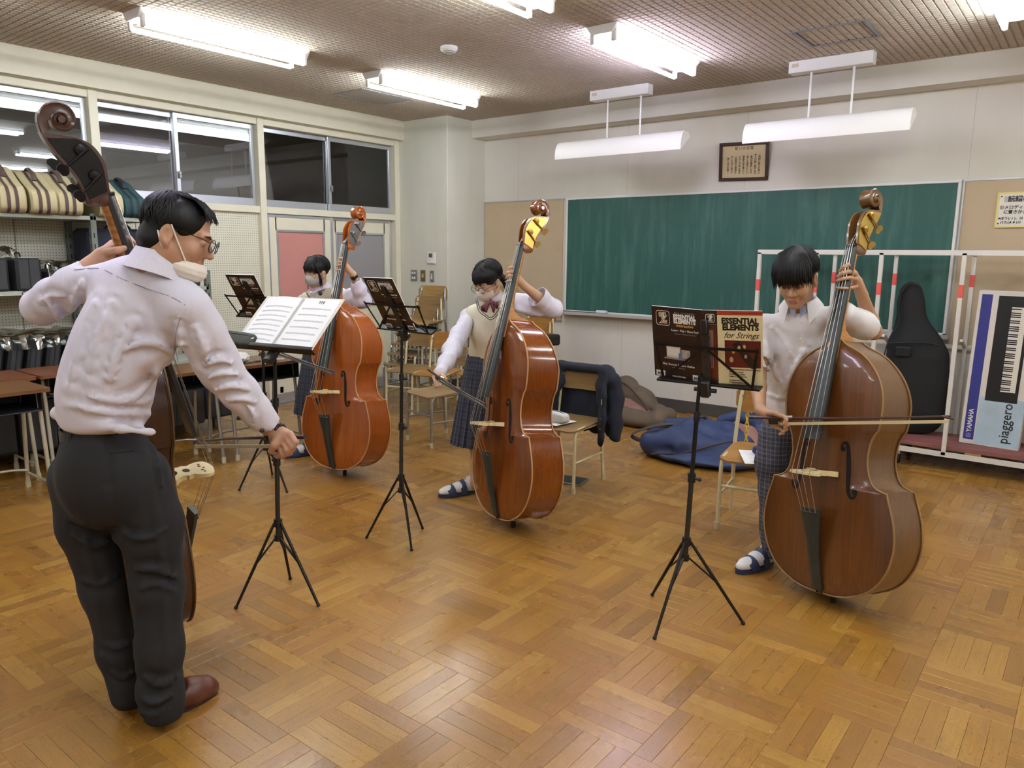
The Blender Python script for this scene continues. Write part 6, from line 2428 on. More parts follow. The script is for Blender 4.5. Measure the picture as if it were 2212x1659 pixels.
def slipper(pos, d, parent, sock='#e6e4e2', col='#26314c', open_toe=True):
    """indoor slipper with a cross strap over a white sock; pos = heel on the floor, d = toe direction"""
    M = look_frame(pos, (0, 0, 1), (d[0], d[1], 0))
    inv = parent.matrix_basis.inverted()
    so = []
    N = 24
    for i in range(N):
        a = 2 * math.pi * i / N
        x, y = .125 + .135 * math.cos(a), .046 * math.sin(a) * (1 + .12 * math.cos(a))
        so.append((x, y))
    s_ = MB().prism(so, .001, .02, inv @ M).build('slipper', mat('slipper_sole' + col, col, .6), parent)
    F = Field((-.03, -.06, .0), (.27, .06, .13), .005)
    F.path([(.03, 0, .09), (.04, 0, .05), (.12, 0, .048), (.20, .0, .036), (.232, .0, .034)], [.034, .034, .034, .028, .022], .02, flat=((0, 1, 0), 1.15))
    F.cut((0, 0, .02), (0, 0, -1))
    F.cut((0, 0, .11), (0, 0, 1))
    mb = F.mesh()
    mb.v = [tuple(inv @ (M @ Vector(v))) for v in mb.v]
    mb.build('sock', mat('sock' + sock, sock, .9, bump=.2, bscale=120), parent, 60)
    st = MB()
    for x0, x1, hh in ((.075, .115, .098), (.15, .20, .074)):
        rows = []
        for x in np.linspace(x0, x1, 5):
            k = (x - x0) / (x1 - x0)
            rows.append([(x + .012 * math.sin(a), -.05 * math.cos(a), .012 + (hh - .012 - .02 * k) * math.sin(a) ** .75) for a in np.linspace(0, math.pi, 13)])
        st.sheet(rows, .004, inv @ M)
    st.build('strap', mat('slipper_strap' + col, col, .55), s_)

def person(c, lab, mb, skin):
    """the body becomes the top-level object; the rest are its children"""
    o = mb.build('person', skin, None, 60)
    tag(o, lab, 'person')
    return o

# ---------------------------------------------------------------- the boy
SH_R, EL_R, WR_R = (-1.285,3.6,1.19), (-1.254,3.484,0.961), (-1.171,3.316,0.84)
SH_L, EL_L, WR_L = (-0.914,3.6,1.269), (-0.848,3.85,1.18), (-0.87,3.689,1.348)
NECK = (-1.108,3.6,1.292)
CHEST, WAIST, HIP = (-1.127,3.66,1.076), (-1.167,3.7,0.84), (-1.155,3.7,0.667)
hb = Head((-1.109,3.5,1.425), (.06, -.90, -.40), (-.02, -.36, .94), 1.0)
mb = head_field(hb, NECK, .052).mesh()
F = Field(*box_of([SH_R, EL_R, WR_R, (-1.01,3.235,0.774)], .06), .0046)
limb(F, [lerp(SH_R, EL_R, .45), EL_R, lerp(EL_R, WR_R, .3), WR_R], [.042, .037, .036, .025])
hand_field(F, WR_R, None, [
    [(-1.074,3.264,0.838), (-1.043,3.243,0.842), (-1.025,3.235,0.829), (-1.035,3.231,0.812)],
    [(-1.073,3.272,0.818), (-1.036,3.251,0.823), (-1.02,3.241,0.808), (-1.032,3.238,0.793)],
    [(-1.078,3.277,0.798), (-1.04,3.256,0.801), (-1.027,3.25,0.785), (-1.04,3.244,0.774)],
    [(-1.086,3.28,0.781), (-1.051,3.256,0.779), (-1.041,3.254,0.764), (-1.055,3.248,0.759)]],
    [(-1.115,3.27,0.84), (-1.079,3.242,0.849), (-1.053,3.239,0.841)], .0088, .026)
F.mesh(mb)
F = Field(*box_of([SH_L, EL_L, WR_L, (-0.926,3.439,1.466)], .06), .0046)
limb(F, [lerp(SH_L, EL_L, .4), EL_L, lerp(EL_L, WR_L, .35), WR_L], [.044, .038, .037, .026])
hand_field(F, WR_L, None, [
    [(-0.905,3.606,1.477), (-0.904,3.538,1.492), (-0.912,3.498,1.482), (-0.927,3.502,1.465)],
    [(-0.891,3.618,1.453), (-0.897,3.532,1.462), (-0.911,3.487,1.456), (-0.931,3.491,1.441)],
    [(-0.885,3.629,1.426), (-0.892,3.536,1.436), (-0.907,3.487,1.432), (-0.932,3.489,1.423)],
    [(-0.881,3.639,1.395), (-0.888,3.542,1.391), (-0.903,3.491,1.39), (-0.932,3.489,1.393)]],
    [(-0.886,3.685,1.392), (-0.908,3.678,1.433), (-0.922,3.646,1.458)], .0088, .027)
F.mesh(mb)
F = Field(*box_of([NECK, HIP, (-1.182,3.645,0), (-1.055,3.945,0)], .14), .013)
F.path([NECK, (-1.121,3.68,1.12), (-1.16,3.71,0.978), (-1.183,3.73,0.834), HIP], [.05, .065, .065, .065, .07], .03)
F.cap(SH_R, SH_L, .03, .03, .02)
AN_R, AN_L = (-1.164,3.6,0.066), (-0.957,3.82,0.09)
F.path([HIP, (-1.191,3.62,0.37), AN_R], [.07, .045, .032], .04)
F.path([HIP, (-1.017,3.76,0.371), AN_L], [.07, .045, .032], .04)
F.mesh(mb)
boy = person(HIP, 'boy in white polo shirt and plaid trousers bowing the brown bass', mb, SK_BOY)
# polo shirt
F = Field(*box_of([SH_R, SH_L, EL_R, EL_L, WAIST, HIP, NECK], .13), .0068)
F.path([(-1.101,3.63,1.235), (-1.119,3.66,1.122), (-1.153,3.69,0.981), (-1.178,3.71,0.849), (-1.186,3.71,0.771)], [.095, .13, .13, .12, .118], .05, flat=((.15, 1, 0), .8))
F.cap(lerp(SH_R, NECK, .1), lerp(SH_L, NECK, .1), .046, .046, .05)
F.cap(NECK, (-1.102,3.62,1.214), .058, .085, .045)
e = lerp(SH_R, EL_R, .86)
F.path([SH_R, lerp(SH_R, EL_R, .5), e], [.054, .054, .053], .035)
F.path([SH_L, lerp(SH_L, EL_L, .5), lerp(SH_L, EL_L, .80)], [.052, .058, .062], .04)
F.ell(NECK, (.056, .056, .07), None, .012, 's')
F.func(lambda x, y, z: -.007 * drape(x, y, z, (.5, .2, 1), 15, 31) - .003 * drape(x, y, z, (-.6, .3, 1), 30, 32))
F.trim(e, npv(EL_R) - npv(SH_R), .085)
F.trim(lerp(SH_L, EL_L, .80), npv(EL_L) - npv(SH_L), .085)
F.cap(lerp(e, SH_R, .1), EL_R, .046, .05, .003, 's')
F.cap(lerp(SH_L, EL_L, .74), EL_L, .048, .052, .003, 's')
for pts, w_, am in (([(-1.211,3.423,1.177), (-1.168,3.425,1.031), (-1.11,3.481,0.901)], .014, .012), ([(-1.035,3.487,1.132), (-1.078,3.454,1.015), (-1.139,3.449,0.858)], .016, .013), ([(-1.008,3.518,1.058), (-1.049,3.505,0.969), (-1.105,3.476,0.863)], .013, .011),
                    ([(-1.202,3.439,1.219), (-1.135,3.44,1.16), (-1.072,3.463,1.036)], .012, .008), ([(-1.261,3.438,1.129), (-1.221,3.43,1.068), (-1.197,3.435,1.005)], .010, .007), ([(-1.192,3.441,0.896), (-1.131,3.485,0.876), (-1.062,3.523,0.922)], .012, .010)):
    F.crease(pts, w_, am)
shirt = F.mesh(relax=2).build('polo_shirt', M_SHIRT_W, boy, 60)
NB = lambda: look_frame(NECK, (0, -.2, 1), (-.4, -1, 0))
ring_strip(lerp(NECK, hb.P(0, 0, 0), .14), (.05, -.32, 1), (.1, -1, 0), .102, .066, .03, 34, 326, 44, squash=.95, droop=lambda t: .05 * (abs(t - .5) * 2) ** 6 + .015).build('collar', M_SHIRT_W, shirt)
ring_strip(lerp(NECK, hb.P(0, 0, 0), .10), (.05, -.32, 1), (.1, -1, 0), .072, .06, .034, 8, 352, 40, squash=.95, droop=lambda t: .04 * (abs(t - .5) * 2) ** 8).build('collar_stand', cloth('polo_blue_inside', '#a9b6d6'), shirt)
pk = MB()
p0, p1 = npv(F.snap((-1.075,3.472,1.238), inset=.002)), npv(F.snap((-1.043,3.441,1.129), inset=.002))
pk.bar(tuple(p0), tuple(p1), .028, .006, (-.4, -1, 0))
pk.build('placket', M_SHIRT_W, shirt)
for t in (.35, .7):
    MB().ball(tuple(p0 + (p1 - p0) * t + npv((-.003, -.007, 0))), .005, 8, 6).build('button', M_WPR, shirt)
# trousers
F = Field(*box_of([WAIST, AN_R, AN_L], .16), .008)
F.path([(-1.191,3.71,0.789), HIP], [.105, .115], .045, flat=((0, 1, 0), .8))
KN_R, KN_L = (-1.192,3.62,0.382), (-1.017,3.76,0.371)
F.path([lerp(HIP, (-1.215,3.66,0.653), .8), (-1.205,3.63,0.519), KN_R, (-1.178,3.61,0.22), (-1.162,3.6,0.067)], [.088, .078, .062, .056, .056], .03)
F.path([lerp(HIP, (-1.055,3.74,0.663), .8), KN_L, AN_L], [.088, .064, .055], .03)
F.func(lambda x, y, z: .004 * vnoise(x, y, z, 20, 12) + .003 * np.sin(z * 60 + 5 * np.sin(x * 10)) * np.clip((.35 - z) * 5, 0, 1))
F.cut((0, 0, .055), (0, 0, -1))
F.mesh(relax=2).build('trousers', plaid('plaid_grey', '#42424a', '#84828c', .021, dark='#2c2d36'), boy, 60)
slipper((-1.177,3.642,0), (-.35, -1), boy)
slipper((AN_L[0], AN_L[1] + .06, 0), (-.1, -1), boy)
# face and hair
for s_ in (-1, 1):
    MB().tube([hb.P(s_ * .019, .0895, -.0005), hb.P(s_ * .031, .0905, -.0025), hb.P(s_ * .044, .084, -.0005)], [.0008, .0019, .0008], 6).build('eyelash_line', mat('lash', '#1c1311', .6), boy)
    MB().tube([hb.P(s_ * .013, .0945, .017), hb.P(s_ * .028, .0935, .0215), hb.P(s_ * .046, .0805, .019)], [.0015, .0028, .001], 6).build('eyebrow', mat('brow_hair', '#1d1512', .8), boy)
MB().tube([hb.P(-.02, .0875, -.066), hb.P(-.008, .0922, -.0637), hb.P(0, .093, -.0648), hb.P(.008, .0922, -.0637), hb.P(.02, .0875, -.066)], [.0015, .0036, .0034, .0036, .0015], 8).tube([hb.P(-.017, .0875, -.0715), hb.P(0, .0925, -.0735), hb.P(.017, .0875, -.0715)], [.0018, .0045, .0018], 8).build('lips', mat('lip_pink', '#a8695a', .5), boy)
F = Field(hb.c - .17, hb.c + .17, .0055)
hb.ell(F, (0, -.024, .048), (.084, .098, .088))
hb.ell(F, (0, .02, .058), (.076, .066, .054), .03)
hb.ell(F, (0, .12, -.04), (.09, .066, .1), .012, 's')
hb.ell(F, (0, .03, -.1), (.1, .09, .07), .012, 's')
m = F.mesh()
strands(m, hb, (0, -.022, .045), (.093, .108, .098), 330, .12, lambda p: 1.45 + .55 * (abs(p) / 180) ** 1.1 + .08 * math.sin(p * .35), None, 4, 45, 315, r0=.0042, wob=.12, pole=(.05, -.1), lift=1.0)
def fringe(m, h, n, seed, top, width, drop, r0, side=1.0, y0=.112, jag=.02):
    """locks combed forward from the crown that hang over the forehead"""
    rg = random.Random(seed)
    for i in range(n):
        a = -1 + 2 * (i + rg.random()) / n
        b = a * width
        cv = .04 * a * a * side
        e = rg.uniform(-1, 1)
        lf = 1 + .05 * rg.random()
        m.tube([h.P(b * .25, -.02 + .01 * e, top), h.P(b * .7, .05 - cv * .4, (top - .012) * lf), h.P(b * .98, (y0 - .018 - cv) * lf, top - .05), h.P(b * 1.02 + .004 * e, (y0 - cv) * lf, (top - .05) * .5 + drop * .5), h.P(b * 1.0 + .009 * e, y0 - .004 - cv, drop + rg.uniform(-jag, jag) - .02 * abs(a) ** 3)],
               [r0 * .6, r0, r0, r0 * .8, r0 * .1], 5)
    return m
fringe(m, hb, 150, 9, .146, .084, .014, .0042)
fringe(m, hb, 70, 19, .149, .07, .026, .0036, jag=.014)
m.build('hair', M_HAIRB, boy, 50)

# ---------------------------------------------------------------- the girl with glasses (middle)
SH_R, EL_R, WR_R = (-3.106,3.52,1.14), (-2.984,3.238,0.965), (-2.848,2.991,0.881)
SH_L, EL_L, WR_L = (-2.773,3.56,1.245), (-2.547,3.634,1.211), (-2.617,3.453,1.344)
NECK = (-2.928,3.53,1.251)
WAIST, HIP = (-3.028,3.58,0.885), (-3.044,3.6,0.71)
hg = Head((-2.886,3.44,1.368), (-.04, -.90, -.43), (.06, -.34, .94), .9)
mb = head_field(hg, NECK, .047).mesh()
F = Field(*box_of([WR_R, (-2.785,2.884,0.811)], .06), .0046)
limb(F, [lerp(EL_R, WR_R, .6), WR_R], [.028, .023])
hand_field(F, WR_R, None, [
    [(-2.796,2.937,0.859), (-2.763,2.923,0.854), (-2.754,2.914,0.836), (-2.77,2.912,0.83)],
    [(-2.799,2.921,0.856), (-2.767,2.905,0.844), (-2.761,2.899,0.825), (-2.777,2.898,0.821)],
    [(-2.805,2.91,0.856), (-2.774,2.892,0.839), (-2.769,2.886,0.821), (-2.785,2.885,0.816)],
    [(-2.818,2.908,0.863), (-2.79,2.887,0.846), (-2.788,2.885,0.829), (-2.803,2.885,0.824)]],
    [(-2.787,2.935,0.876), (-2.759,2.93,0.867), (-2.751,2.933,0.855)], .0078, .021)
F.mesh(mb)
F = Field(*box_of([EL_L, WR_L, (-2.595,3.238,1.46)], .06), .0046)
limb(F, [lerp(EL_L, WR_L, .0), lerp(EL_L, WR_L, .35), WR_L], [.034, .034, .023])
hand_field(F, WR_L, None, [
    [(-2.645,3.388,1.438), (-2.623,3.344,1.454), (-2.618,3.316,1.454), (-2.631,3.316,1.441)],
    [(-2.645,3.389,1.417), (-2.623,3.332,1.429), (-2.623,3.302,1.426), (-2.64,3.303,1.413)],
    [(-2.644,3.392,1.396), (-2.622,3.334,1.408), (-2.621,3.303,1.406), (-2.637,3.304,1.393)],
    [(-2.643,3.395,1.373), (-2.618,3.338,1.383), (-2.619,3.305,1.381), (-2.638,3.301,1.373)]],
    [(-2.646,3.438,1.377), (-2.664,3.431,1.408), (-2.669,3.411,1.427)], .0078, .022)
F.mesh(mb)
F = Field(*box_of([NECK, HIP, (-3.133,3.614,0), (-3.05,3.749,0)], .12), .013)
F.path([NECK, WAIST, HIP], [.045, .055, .055], .03)
F.cap(SH_R, SH_L, .028, .028, .02)
AN_R, AN_L = (-3.034,3.5,0.076), (-2.942,3.64,0.079)
F.path([HIP, (-3.055,3.55,0.324), AN_R], [.065, .045, .033], .04)
F.path([HIP, (-2.975,3.64,0.335), AN_L], [.065, .045, .033], .04)
F.path([SH_R, EL_R, lerp(EL_R, WR_R, .7)], [.035, .03, .025], .02)
F.path([SH_L, EL_L], [.035, .03], .02)
F.mesh(mb)
gl = person(HIP, 'girl with round glasses in a cream vest and red bow tie', mb, SK_GIRL)
# blouse sleeves and collar
F = Field(*box_of([SH_R, SH_L, EL_R, EL_L, WR_R, NECK], .11), .0066)
F.cap(SH_R, SH_L, .045, .045, .04)
F.cap(NECK, (-2.959,3.55,1.13), .045, .075, .04)
F.path([SH_R, lerp(SH_R, EL_R, .55), EL_R, lerp(EL_R, WR_R, .55), lerp(EL_R, WR_R, .9)], [.046, .053, .054, .045, .032], .03)
F.cap(lerp(EL_R, WR_R, .86), lerp(EL_R, WR_R, 1.04), .034, .033, .006)
F.path([SH_L, lerp(SH_L, EL_L, .5), EL_L], [.05, .06, .055], .04)
F.path([EL_L, lerp(EL_L, WR_L, .28), lerp(EL_L, WR_L, .48)], [.054, .053, .05], .025)
for a, b, r_ in ((lerp(SH_L, EL_L, .35), lerp(SH_L, EL_L, .8), .018),):
    F.cap(tuple(npv(a) + (-.02, -.06, -.03)), tuple(npv(b) + (0, -.05, -.04)), r_, r_ * .6, .02)
F.func(lambda x, y, z: -.009 * drape(x, y, z, (.5, -.3, 1), 26, 41, 3) - .004 * drape(x, y, z, (1, .2, .3), 48, 42, 3))
F.trim(lerp(EL_L, WR_L, .46), npv(WR_L) - npv(EL_L), .075)
F.cap(lerp(EL_L, WR_L, .36), lerp(EL_L, WR_L, .8), .042, .05, .003, 's')
F.mesh(relax=1).build('blouse', M_BLOUSE, gl, 60)
ring_strip(lerp(EL_L, WR_L, .34), npv(WR_L) - npv(EL_L), (0, 0, 1), .056, .062, .05, 0, 360, 36).build('rolled_cuff', M_BLOUSE, gl)
ring_strip(lerp(NECK, hg.P(0, 0, 0), .22), (.05, -.25, 1), (-.3, -1, 0), .092, .06, .03, 14, 346, 44, squash=.95, droop=lambda t: .042 * (abs(t - .5) * 2) ** 5 + .012).build('collar', M_BLOUSE, gl)
# vest
F = Field(*box_of([SH_R, SH_L, WAIST, HIP, NECK], .13), .0066)
F.path([(-2.963,3.555,1.129), (-2.993,3.57,1.026), (-3.025,3.585,0.92), (-3.036,3.59,0.866)], [.1, .108, .098, .094], .045, flat=((.1, 1, 0), .85))
F.cap(lerp(SH_R, NECK, .22), lerp(SH_L, NECK, .22), .05, .05, .045)
vn = npv((-2.87,3.46,1.264))
vb = npv((-2.752,3.31,1.172))
F.path([(-2.844,3.42,1.28), (-2.746,3.303,1.236), (-2.735,3.29,1.195)], [.06, .04, .008], .012, 's')
F.cap((-2.953,3.56,1.271), (-2.904,3.5,1.385), .07, .07, .02, 's')
F.func(lambda x, y, z: -.004 * drape(x, y, z, (.3, 0, 1), 18, 51))
vest = F.mesh(relax=2).build('vest', M_VEST, gl, 60)
M_STR = mat('vest_stripe', '#3a3c3a', .9)
for dx in (0, 5):
    MB().tube(smooth_path([(-2.903,3.367,1.266), (-2.831,3.309,1.211), (-2.774,3.295,1.182), (-2.742,3.298,1.168), (-2.728,3.326,1.189), (-2.737,3.371,1.223)], 5), .0024, 6).build('neck_stripe', M_STR, vest)
    break
MB().tube(smooth_path([(-2.908,3.361,1.258), (-2.833,3.299,1.203), (-2.772,3.289,1.172), (-2.737,3.293,1.156), (-2.718,3.326,1.181), (-2.725,3.373,1.218)], 5), .0024, 6).build('neck_stripe', M_STR, vest)
# bow tie
F = Field(*box_of([(-2.739,3.286,1.25)], .1), .0045)
c0 = (-2.748,3.301,1.262)
for e, r_ in (((-2.761,3.251,1.227), .02), ((-2.701,3.301,1.241), .02), ((-2.747,3.259,1.212), .016), ((-2.712,3.287,1.215), .016)):
    F.cap(c0, e, .009, r_, .008, flat=((-.5, -.86, 0), .5))
F.ell(c0, (.012, .012, .012), None, .006)
F.func(lambda x, y, z: .0025 * np.sin(x * 260 + z * 120))
F.mesh().build('bow_tie', mat('ribbon_red', '#4d0a13', .6), gl, 60)
# pleated skirt
def skirt(parent, top, bot, r0, r1, m, pleats=22, seed=0):
    t, b = npv(top), npv(bot)
    n = pleats * 6
    rows, uv = [], []
    for i in range(13):
        k = i / 12
        c = t + (b - t) * k
        r_ = r0 + (r1 - r0) * k ** .85
        row = []
        for j in range(n + 1):
            a = 2 * math.pi * j / n
            ph = (j % 6) / 6
            w_ = 1 + (.10 * k + .02) * (ph - .4)
            row.append((c[0] + r_ * w_ * math.cos(a), c[1] + r_ * .85 * w_ * math.sin(a), c[2] + .004 * math.sin(a * 3)))
            uv.append((a * .15, c[2]))
        rows.append(row)
    mbs = MB().sheet(rows)
    inv = parent.matrix_basis.inverted()
    mbs.v = [tuple(inv @ Vector(v)) for v in mbs.v]
    me = mbs.mesh('skirt', 30)
    with_uv(me, uv)
    me.materials.append(m)
    return link('skirt', me, parent)
M_SKIRT = plaid('plaid_navy', '#3a3f4e', '#6d7180', .026, True, .05, '#262a37')
skirt(gl, (-3.036,3.59,0.895), (-3.08,3.58,0.32), .115, .185, M_SKIRT)
slipper((-3.079,3.556,0), (-.45, -1), gl)
slipper((AN_L[0], AN_L[1] + .07, 0), (0, -1), gl)
# mask, glasses, hair
def face_mask(h, m, parent, loops=None, pleat=True):
    F = Field(h.c - .14, h.c + .14, .0045)
    h.ell(F, (0, .05, -.058), (.064, .062, .058), 0)
    h.cap(F, (0, .09, -.02), (0, .106, -.038), .014, .017, .02)
    q = h.P(0, .022, 0)
    F.cut(q, -h.f, .004)
    F.cut(h.P(0, 0, -.008), h.u, .006)
    F.cut(h.P(0, 0, -.118), -h.u, .01)
    if pleat:
        F.func(lambda x, y, z: .0016 * np.sin(((x - h.c[0]) * h.u[0] + (y - h.c[1]) * h.u[1] + (z - h.c[2]) * h.u[2]) * 330))
    o = F.mesh().build('face_mask', m, parent, 60)
    lp = MB()
    for s_ in (-1, 1):
        for z in (-.028, -.085):
            lp.tube([h.P(s_ * .058, .036, z), h.P(s_ * .074, .012, z * .6 - .01), h.P(s_ * .083, -.022, -.005)], .0018, 6)
    lp.build('ear_loop', loops or m, o)
    return o
M_MASK = cloth('mask_white', '#e3d9cf', .02, .9, .05)
face_mask(hg, M_MASK, gl)
def spectacles(h, parent, m, r=.0225, dy=.104, dz=-.012, tilt=.12):
    g = MB()
    ln = []
    for s_ in (-1, 1):
        pts = [h.P(s_ * .0325 + r * 1.1 * math.cos(a), dy - abs(.0325 + s_ * r * math.cos(a)) * .12 + tilt * r * math.sin(a), dz + r * .92 * math.sin(a)) for a in [2 * math.pi * k / 22 for k in range(22)]]
        g.tube(pts, .0014, 6, closed=True)
        ln.append(pts)
        g.tube([h.P(s_ * .056, dy - .008, dz + .008), h.P(s_ * .070, dy - .03, dz + .012), h.P(s_ * .078, .0, dz + .016), h.P(s_ * .077, -.02, dz + .006)], .0013, 6)
    g.tube([h.P(-.0085, dy + .001, dz + .005), h.P(0, dy + .003, dz + .008), h.P(.0085, dy + .001, dz + .005)], .0013, 6)
    o = g.build('glasses', m, parent)
    for pts in ln:
        MB().add(pts, [tuple(range(len(pts)))]).build('lens', clear('lens_glass_' + parent.name, '#f4f6f6', .02, 1.35), o)
    return o
spectacles(hg, gl, mat('dark_wire', '#2b2a29', .35, .6), r=.0235, dy=.112, dz=-.016)
for s_ in (-1, 1):
    MB().tube([hg.P(s_ * .019, .089, 0), hg.P(s_ * .031, .0905, -.002), hg.P(s_ * .044, .084, 0)], [.0008, .0022, .0008], 6).build('eyelash_line', mat('lash', '#1c1311'), gl)
F = Field(hg.c - .17, hg.c + .17, .0055)
hg.ell(F, (0, -.022, .045), (.086, .102, .092))
hg.ell(F, (0, .02, .05), (.078, .075, .06), .03)
hg.ell(F, (0, .105, -.065), (.08, .058, .105), .012, 's')
hg.ell(F, (0, .03, -.1), (.1, .09, .075), .012, 's')
for s_ in (-1, 1):
    hg.ell(F, (s_ * .09, .0, -.03), (.03, .045, .045), .012, 's')
m = F.mesh()
strands(m, hg, (0, -.022, .042), (.088, .104, .095), 110, .1, lambda p: 1.45 + .5 * (abs(p) / 180), None, 14, 40, 320, r0=.006, wob=.02, lift=1.0)
# parted fringe falling over the brow, and the tail at the nape
rg = random.Random(3)
fringe(m, hg, 70, 5, .134, .05, .022, .0034, y0=.108, jag=.014)
for s_ in (-1, 1):
    for i in range(10):
        m.tube([hg.P(s_ * .02, .06, .125), hg.P(s_ * .06, .05, .085), hg.P(s_ * .08, .02 - .006 * i, .03), hg.P(s_ * .078, -.02 - .006 * i, -.005)], [.003, .004, .004, .001], 5)
m.tube([hg.P(.02, -.1, .0), hg.P(.05, -.115, -.05), hg.P(.075, -.1, -.12), hg.P(.08, -.085, -.19)], [.02, .026, .022, .006], 10)
m.build('hair', M_HAIRB, gl, 50)

# ---------------------------------------------------------------- the girl at the back
SH_R, EL_R = (-4.771,3.52,1.164), (-4.513,3.142,0.932)
SH_L, EL_L, WR_L = (-4.35,3.54,1.222), (-4.131,3.562,1.191), (-4.108,3.453,1.378)
WR_R = (-4.347,2.935,0.924)
NECK = (-4.574,3.53,1.254)
WAIST, HIP = (-4.671,3.58,0.868), (-4.716,3.6,0.719)
ha = Head((-4.519,3.46,1.385), (.02, -.98, -.12), (.04, -.12, 1), .86)
mb = head_field(ha, NECK, .046).mesh()
F = Field(*box_of([EL_L, WR_L, (-4.052,3.264,1.495)], .06), .0048)
limb(F, [lerp(EL_L, WR_L, .4), WR_L], [.03, .023])
hand_field(F, WR_L, None, [
    [(-4.14,3.398,1.475), (-4.103,3.352,1.491), (-4.085,3.321,1.488), (-4.102,3.323,1.473)],
    [(-4.142,3.399,1.457), (-4.101,3.342,1.463), (-4.089,3.312,1.464), (-4.107,3.315,1.451)],
    [(-4.141,3.401,1.438), (-4.103,3.343,1.445), (-4.09,3.312,1.445), (-4.108,3.31,1.433)],
    [(-4.14,3.403,1.413), (-4.103,3.349,1.414), (-4.091,3.312,1.411), (-4.114,3.307,1.408)]],
    [(-4.135,3.44,1.419), (-4.154,3.433,1.45), (-4.152,3.412,1.466)], .0078, .022)
F.mesh(mb)
F = Field(*box_of([WR_R, (-4.351,2.901,0.902)], .09), .0055)
limb(F, [lerp(EL_R, WR_R, .5), WR_R], [.028, .022])
kw = npv(WR_R)
fr_ = [[tuple(kw + (-.03 + .016 * i, -.05, -.02)), tuple(kw + (-.03 + .016 * i, -.075, -.045)), tuple(kw + (-.03 + .016 * i, -.05, -.068)), tuple(kw + (-.03 + .016 * i, -.03, -.06))] for i in range(4)]
hand_field(F, WR_R, None, fr_, [tuple(kw + (.03, -.03, -.01)), tuple(kw + (.025, -.055, -.035)), tuple(kw + (.02, -.06, -.05))], .0078, .021)
F.mesh(mb)
F = Field(*box_of([NECK, HIP, EL_R, (-4.592,3.448,0), (-4.586,3.633,0)], .12), .013)
F.path([NECK, WAIST, HIP], [.045, .055, .055], .03)
F.cap(SH_R, SH_L, .028, .028, .02)
AN_R, AN_L = (-4.547,3.42,0.05), (-4.561,3.6,0.022)
F.path([HIP, (-4.636,3.5,0.327), AN_R], [.065, .045, .033], .04)
F.path([HIP, (-4.56,3.58,0.325), AN_L], [.065, .045, .033], .04)
F.path([SH_R, EL_R, WR_R], [.035, .03, .023], .02)
F.path([SH_L, EL_L, WR_L], [.035, .03, .022], .02)
F.mesh(mb)
ga = person(HIP, 'girl with fringe and grey mask playing the orange bass', mb, SK_GIRL)
F = Field(*box_of([SH_R, SH_L, EL_R, EL_L, WR_R, WR_L, NECK], .11), .0072)
F.cap(SH_R, SH_L, .045, .045, .04)
F.cap(NECK, (-4.607,3.55,1.119), .044, .075, .04)
F.path([SH_R, lerp(SH_R, EL_R, .55), EL_R, lerp(EL_R, WR_R, .9)], [.046, .05, .046, .034], .03)
F.path([SH_L, lerp(SH_L, EL_L, .5), EL_L], [.05, .06, .058], .04)
F.path([EL_L, lerp(EL_L, WR_L, .45), lerp(EL_L, WR_L, .74)], [.055, .05, .04], .025)
F.cap(lerp(EL_L, WR_L, .72), WR_L, .032, .032, .004, 's')
F.func(lambda x, y, z: -.01 * drape(x, y, z, (.5, -.3, 1), 26, 61, 3) - .005 * drape(x, y, z, (1, .2, .3), 50, 62, 3))
F.mesh(relax=1).build('blouse', M_BLOUSE, ga, 60)
ring_strip(lerp(NECK, ha.P(0, 0, 0), .2), (0, -.1, 1), (0, -1, 0), .088, .06, .034, 14, 346, 44, squash=.95, droop=lambda t: .042 * (abs(t - .5) * 2) ** 5 + .01).build('collar', M_BLOUSE, ga)
F = Field(*box_of([SH_R, SH_L, WAIST, HIP, NECK], .13), .008)
F.path([(-4.614,3.555,1.118), (-4.645,3.57,0.994), (-4.678,3.585,0.849)], [.1, .108, .096], .045, flat=((.1, 1, 0), .85))
F.cap(lerp(SH_R, NECK, .22), lerp(SH_L, NECK, .22), .05, .05, .045)
F.path([(-4.43,3.42,1.289), (-4.434,3.42,1.216), (-4.451,3.43,1.149)], [.075, .045, .01], .012, 's')
F.cap((-4.612,3.56,1.266), (-4.54,3.5,1.378), .065, .065, .02, 's')
va = F.mesh(relax=2).build('vest', M_VEST, ga, 60)
for dd in (0, .012):
    MB().tube(smooth_path([tuple(npv((-4.642,3.46,1.234)) + (dd * -1, 0, 0)), tuple(npv((-4.53,3.43,1.162)) + (0, 0, -dd)), tuple(npv((-4.44,3.42,1.11)) + (0, 0, -dd)), tuple(npv((-4.366,3.43,1.169)) + (0, 0, -dd)), tuple(npv((-4.337,3.46,1.252)) + (dd, 0, 0))], 5), .0026, 6).build('neck_stripe', M_STR, va)
MB().ball((-4.44,3.425,1.236), (.02, .012, .016), 10, 8).build('necktie_knot', mat('tie_dark', '#2b2a38', .7), ga)
skirt(ga, (-4.684,3.59,0.855), (-4.736,3.58,0.294), .115, .185, M_SKIRT)
slipper((-4.653,3.503,0), (-.25, -1), ga)
slipper((AN_L[0], AN_L[1] + .07, 0), (0, -1), ga)
face_mask(ha, cloth('mask_grey', '#a6a7a2', .03, .9, .05), ga, mat('loop_black', '#1c1c1c', .7), False)
F = Field(ha.c - .17, ha.c + .17, .0055)
ha.ell(F, (0, -.022, .045), (.088, .104, .094))
ha.ell(F, (0, .02, .05), (.08, .075, .06), .03)
ha.ell(F, (0, .105, -.06), (.082, .058, .1), .012, 's')
ha.ell(F, (0, .03, -.1), (.1, .09, .075), .012, 's')
for s_ in (-1, 1):
    ha.ell(F, (s_ * .09, .0, -.03), (.03, .045, .045), .012, 's')
m = F.mesh()
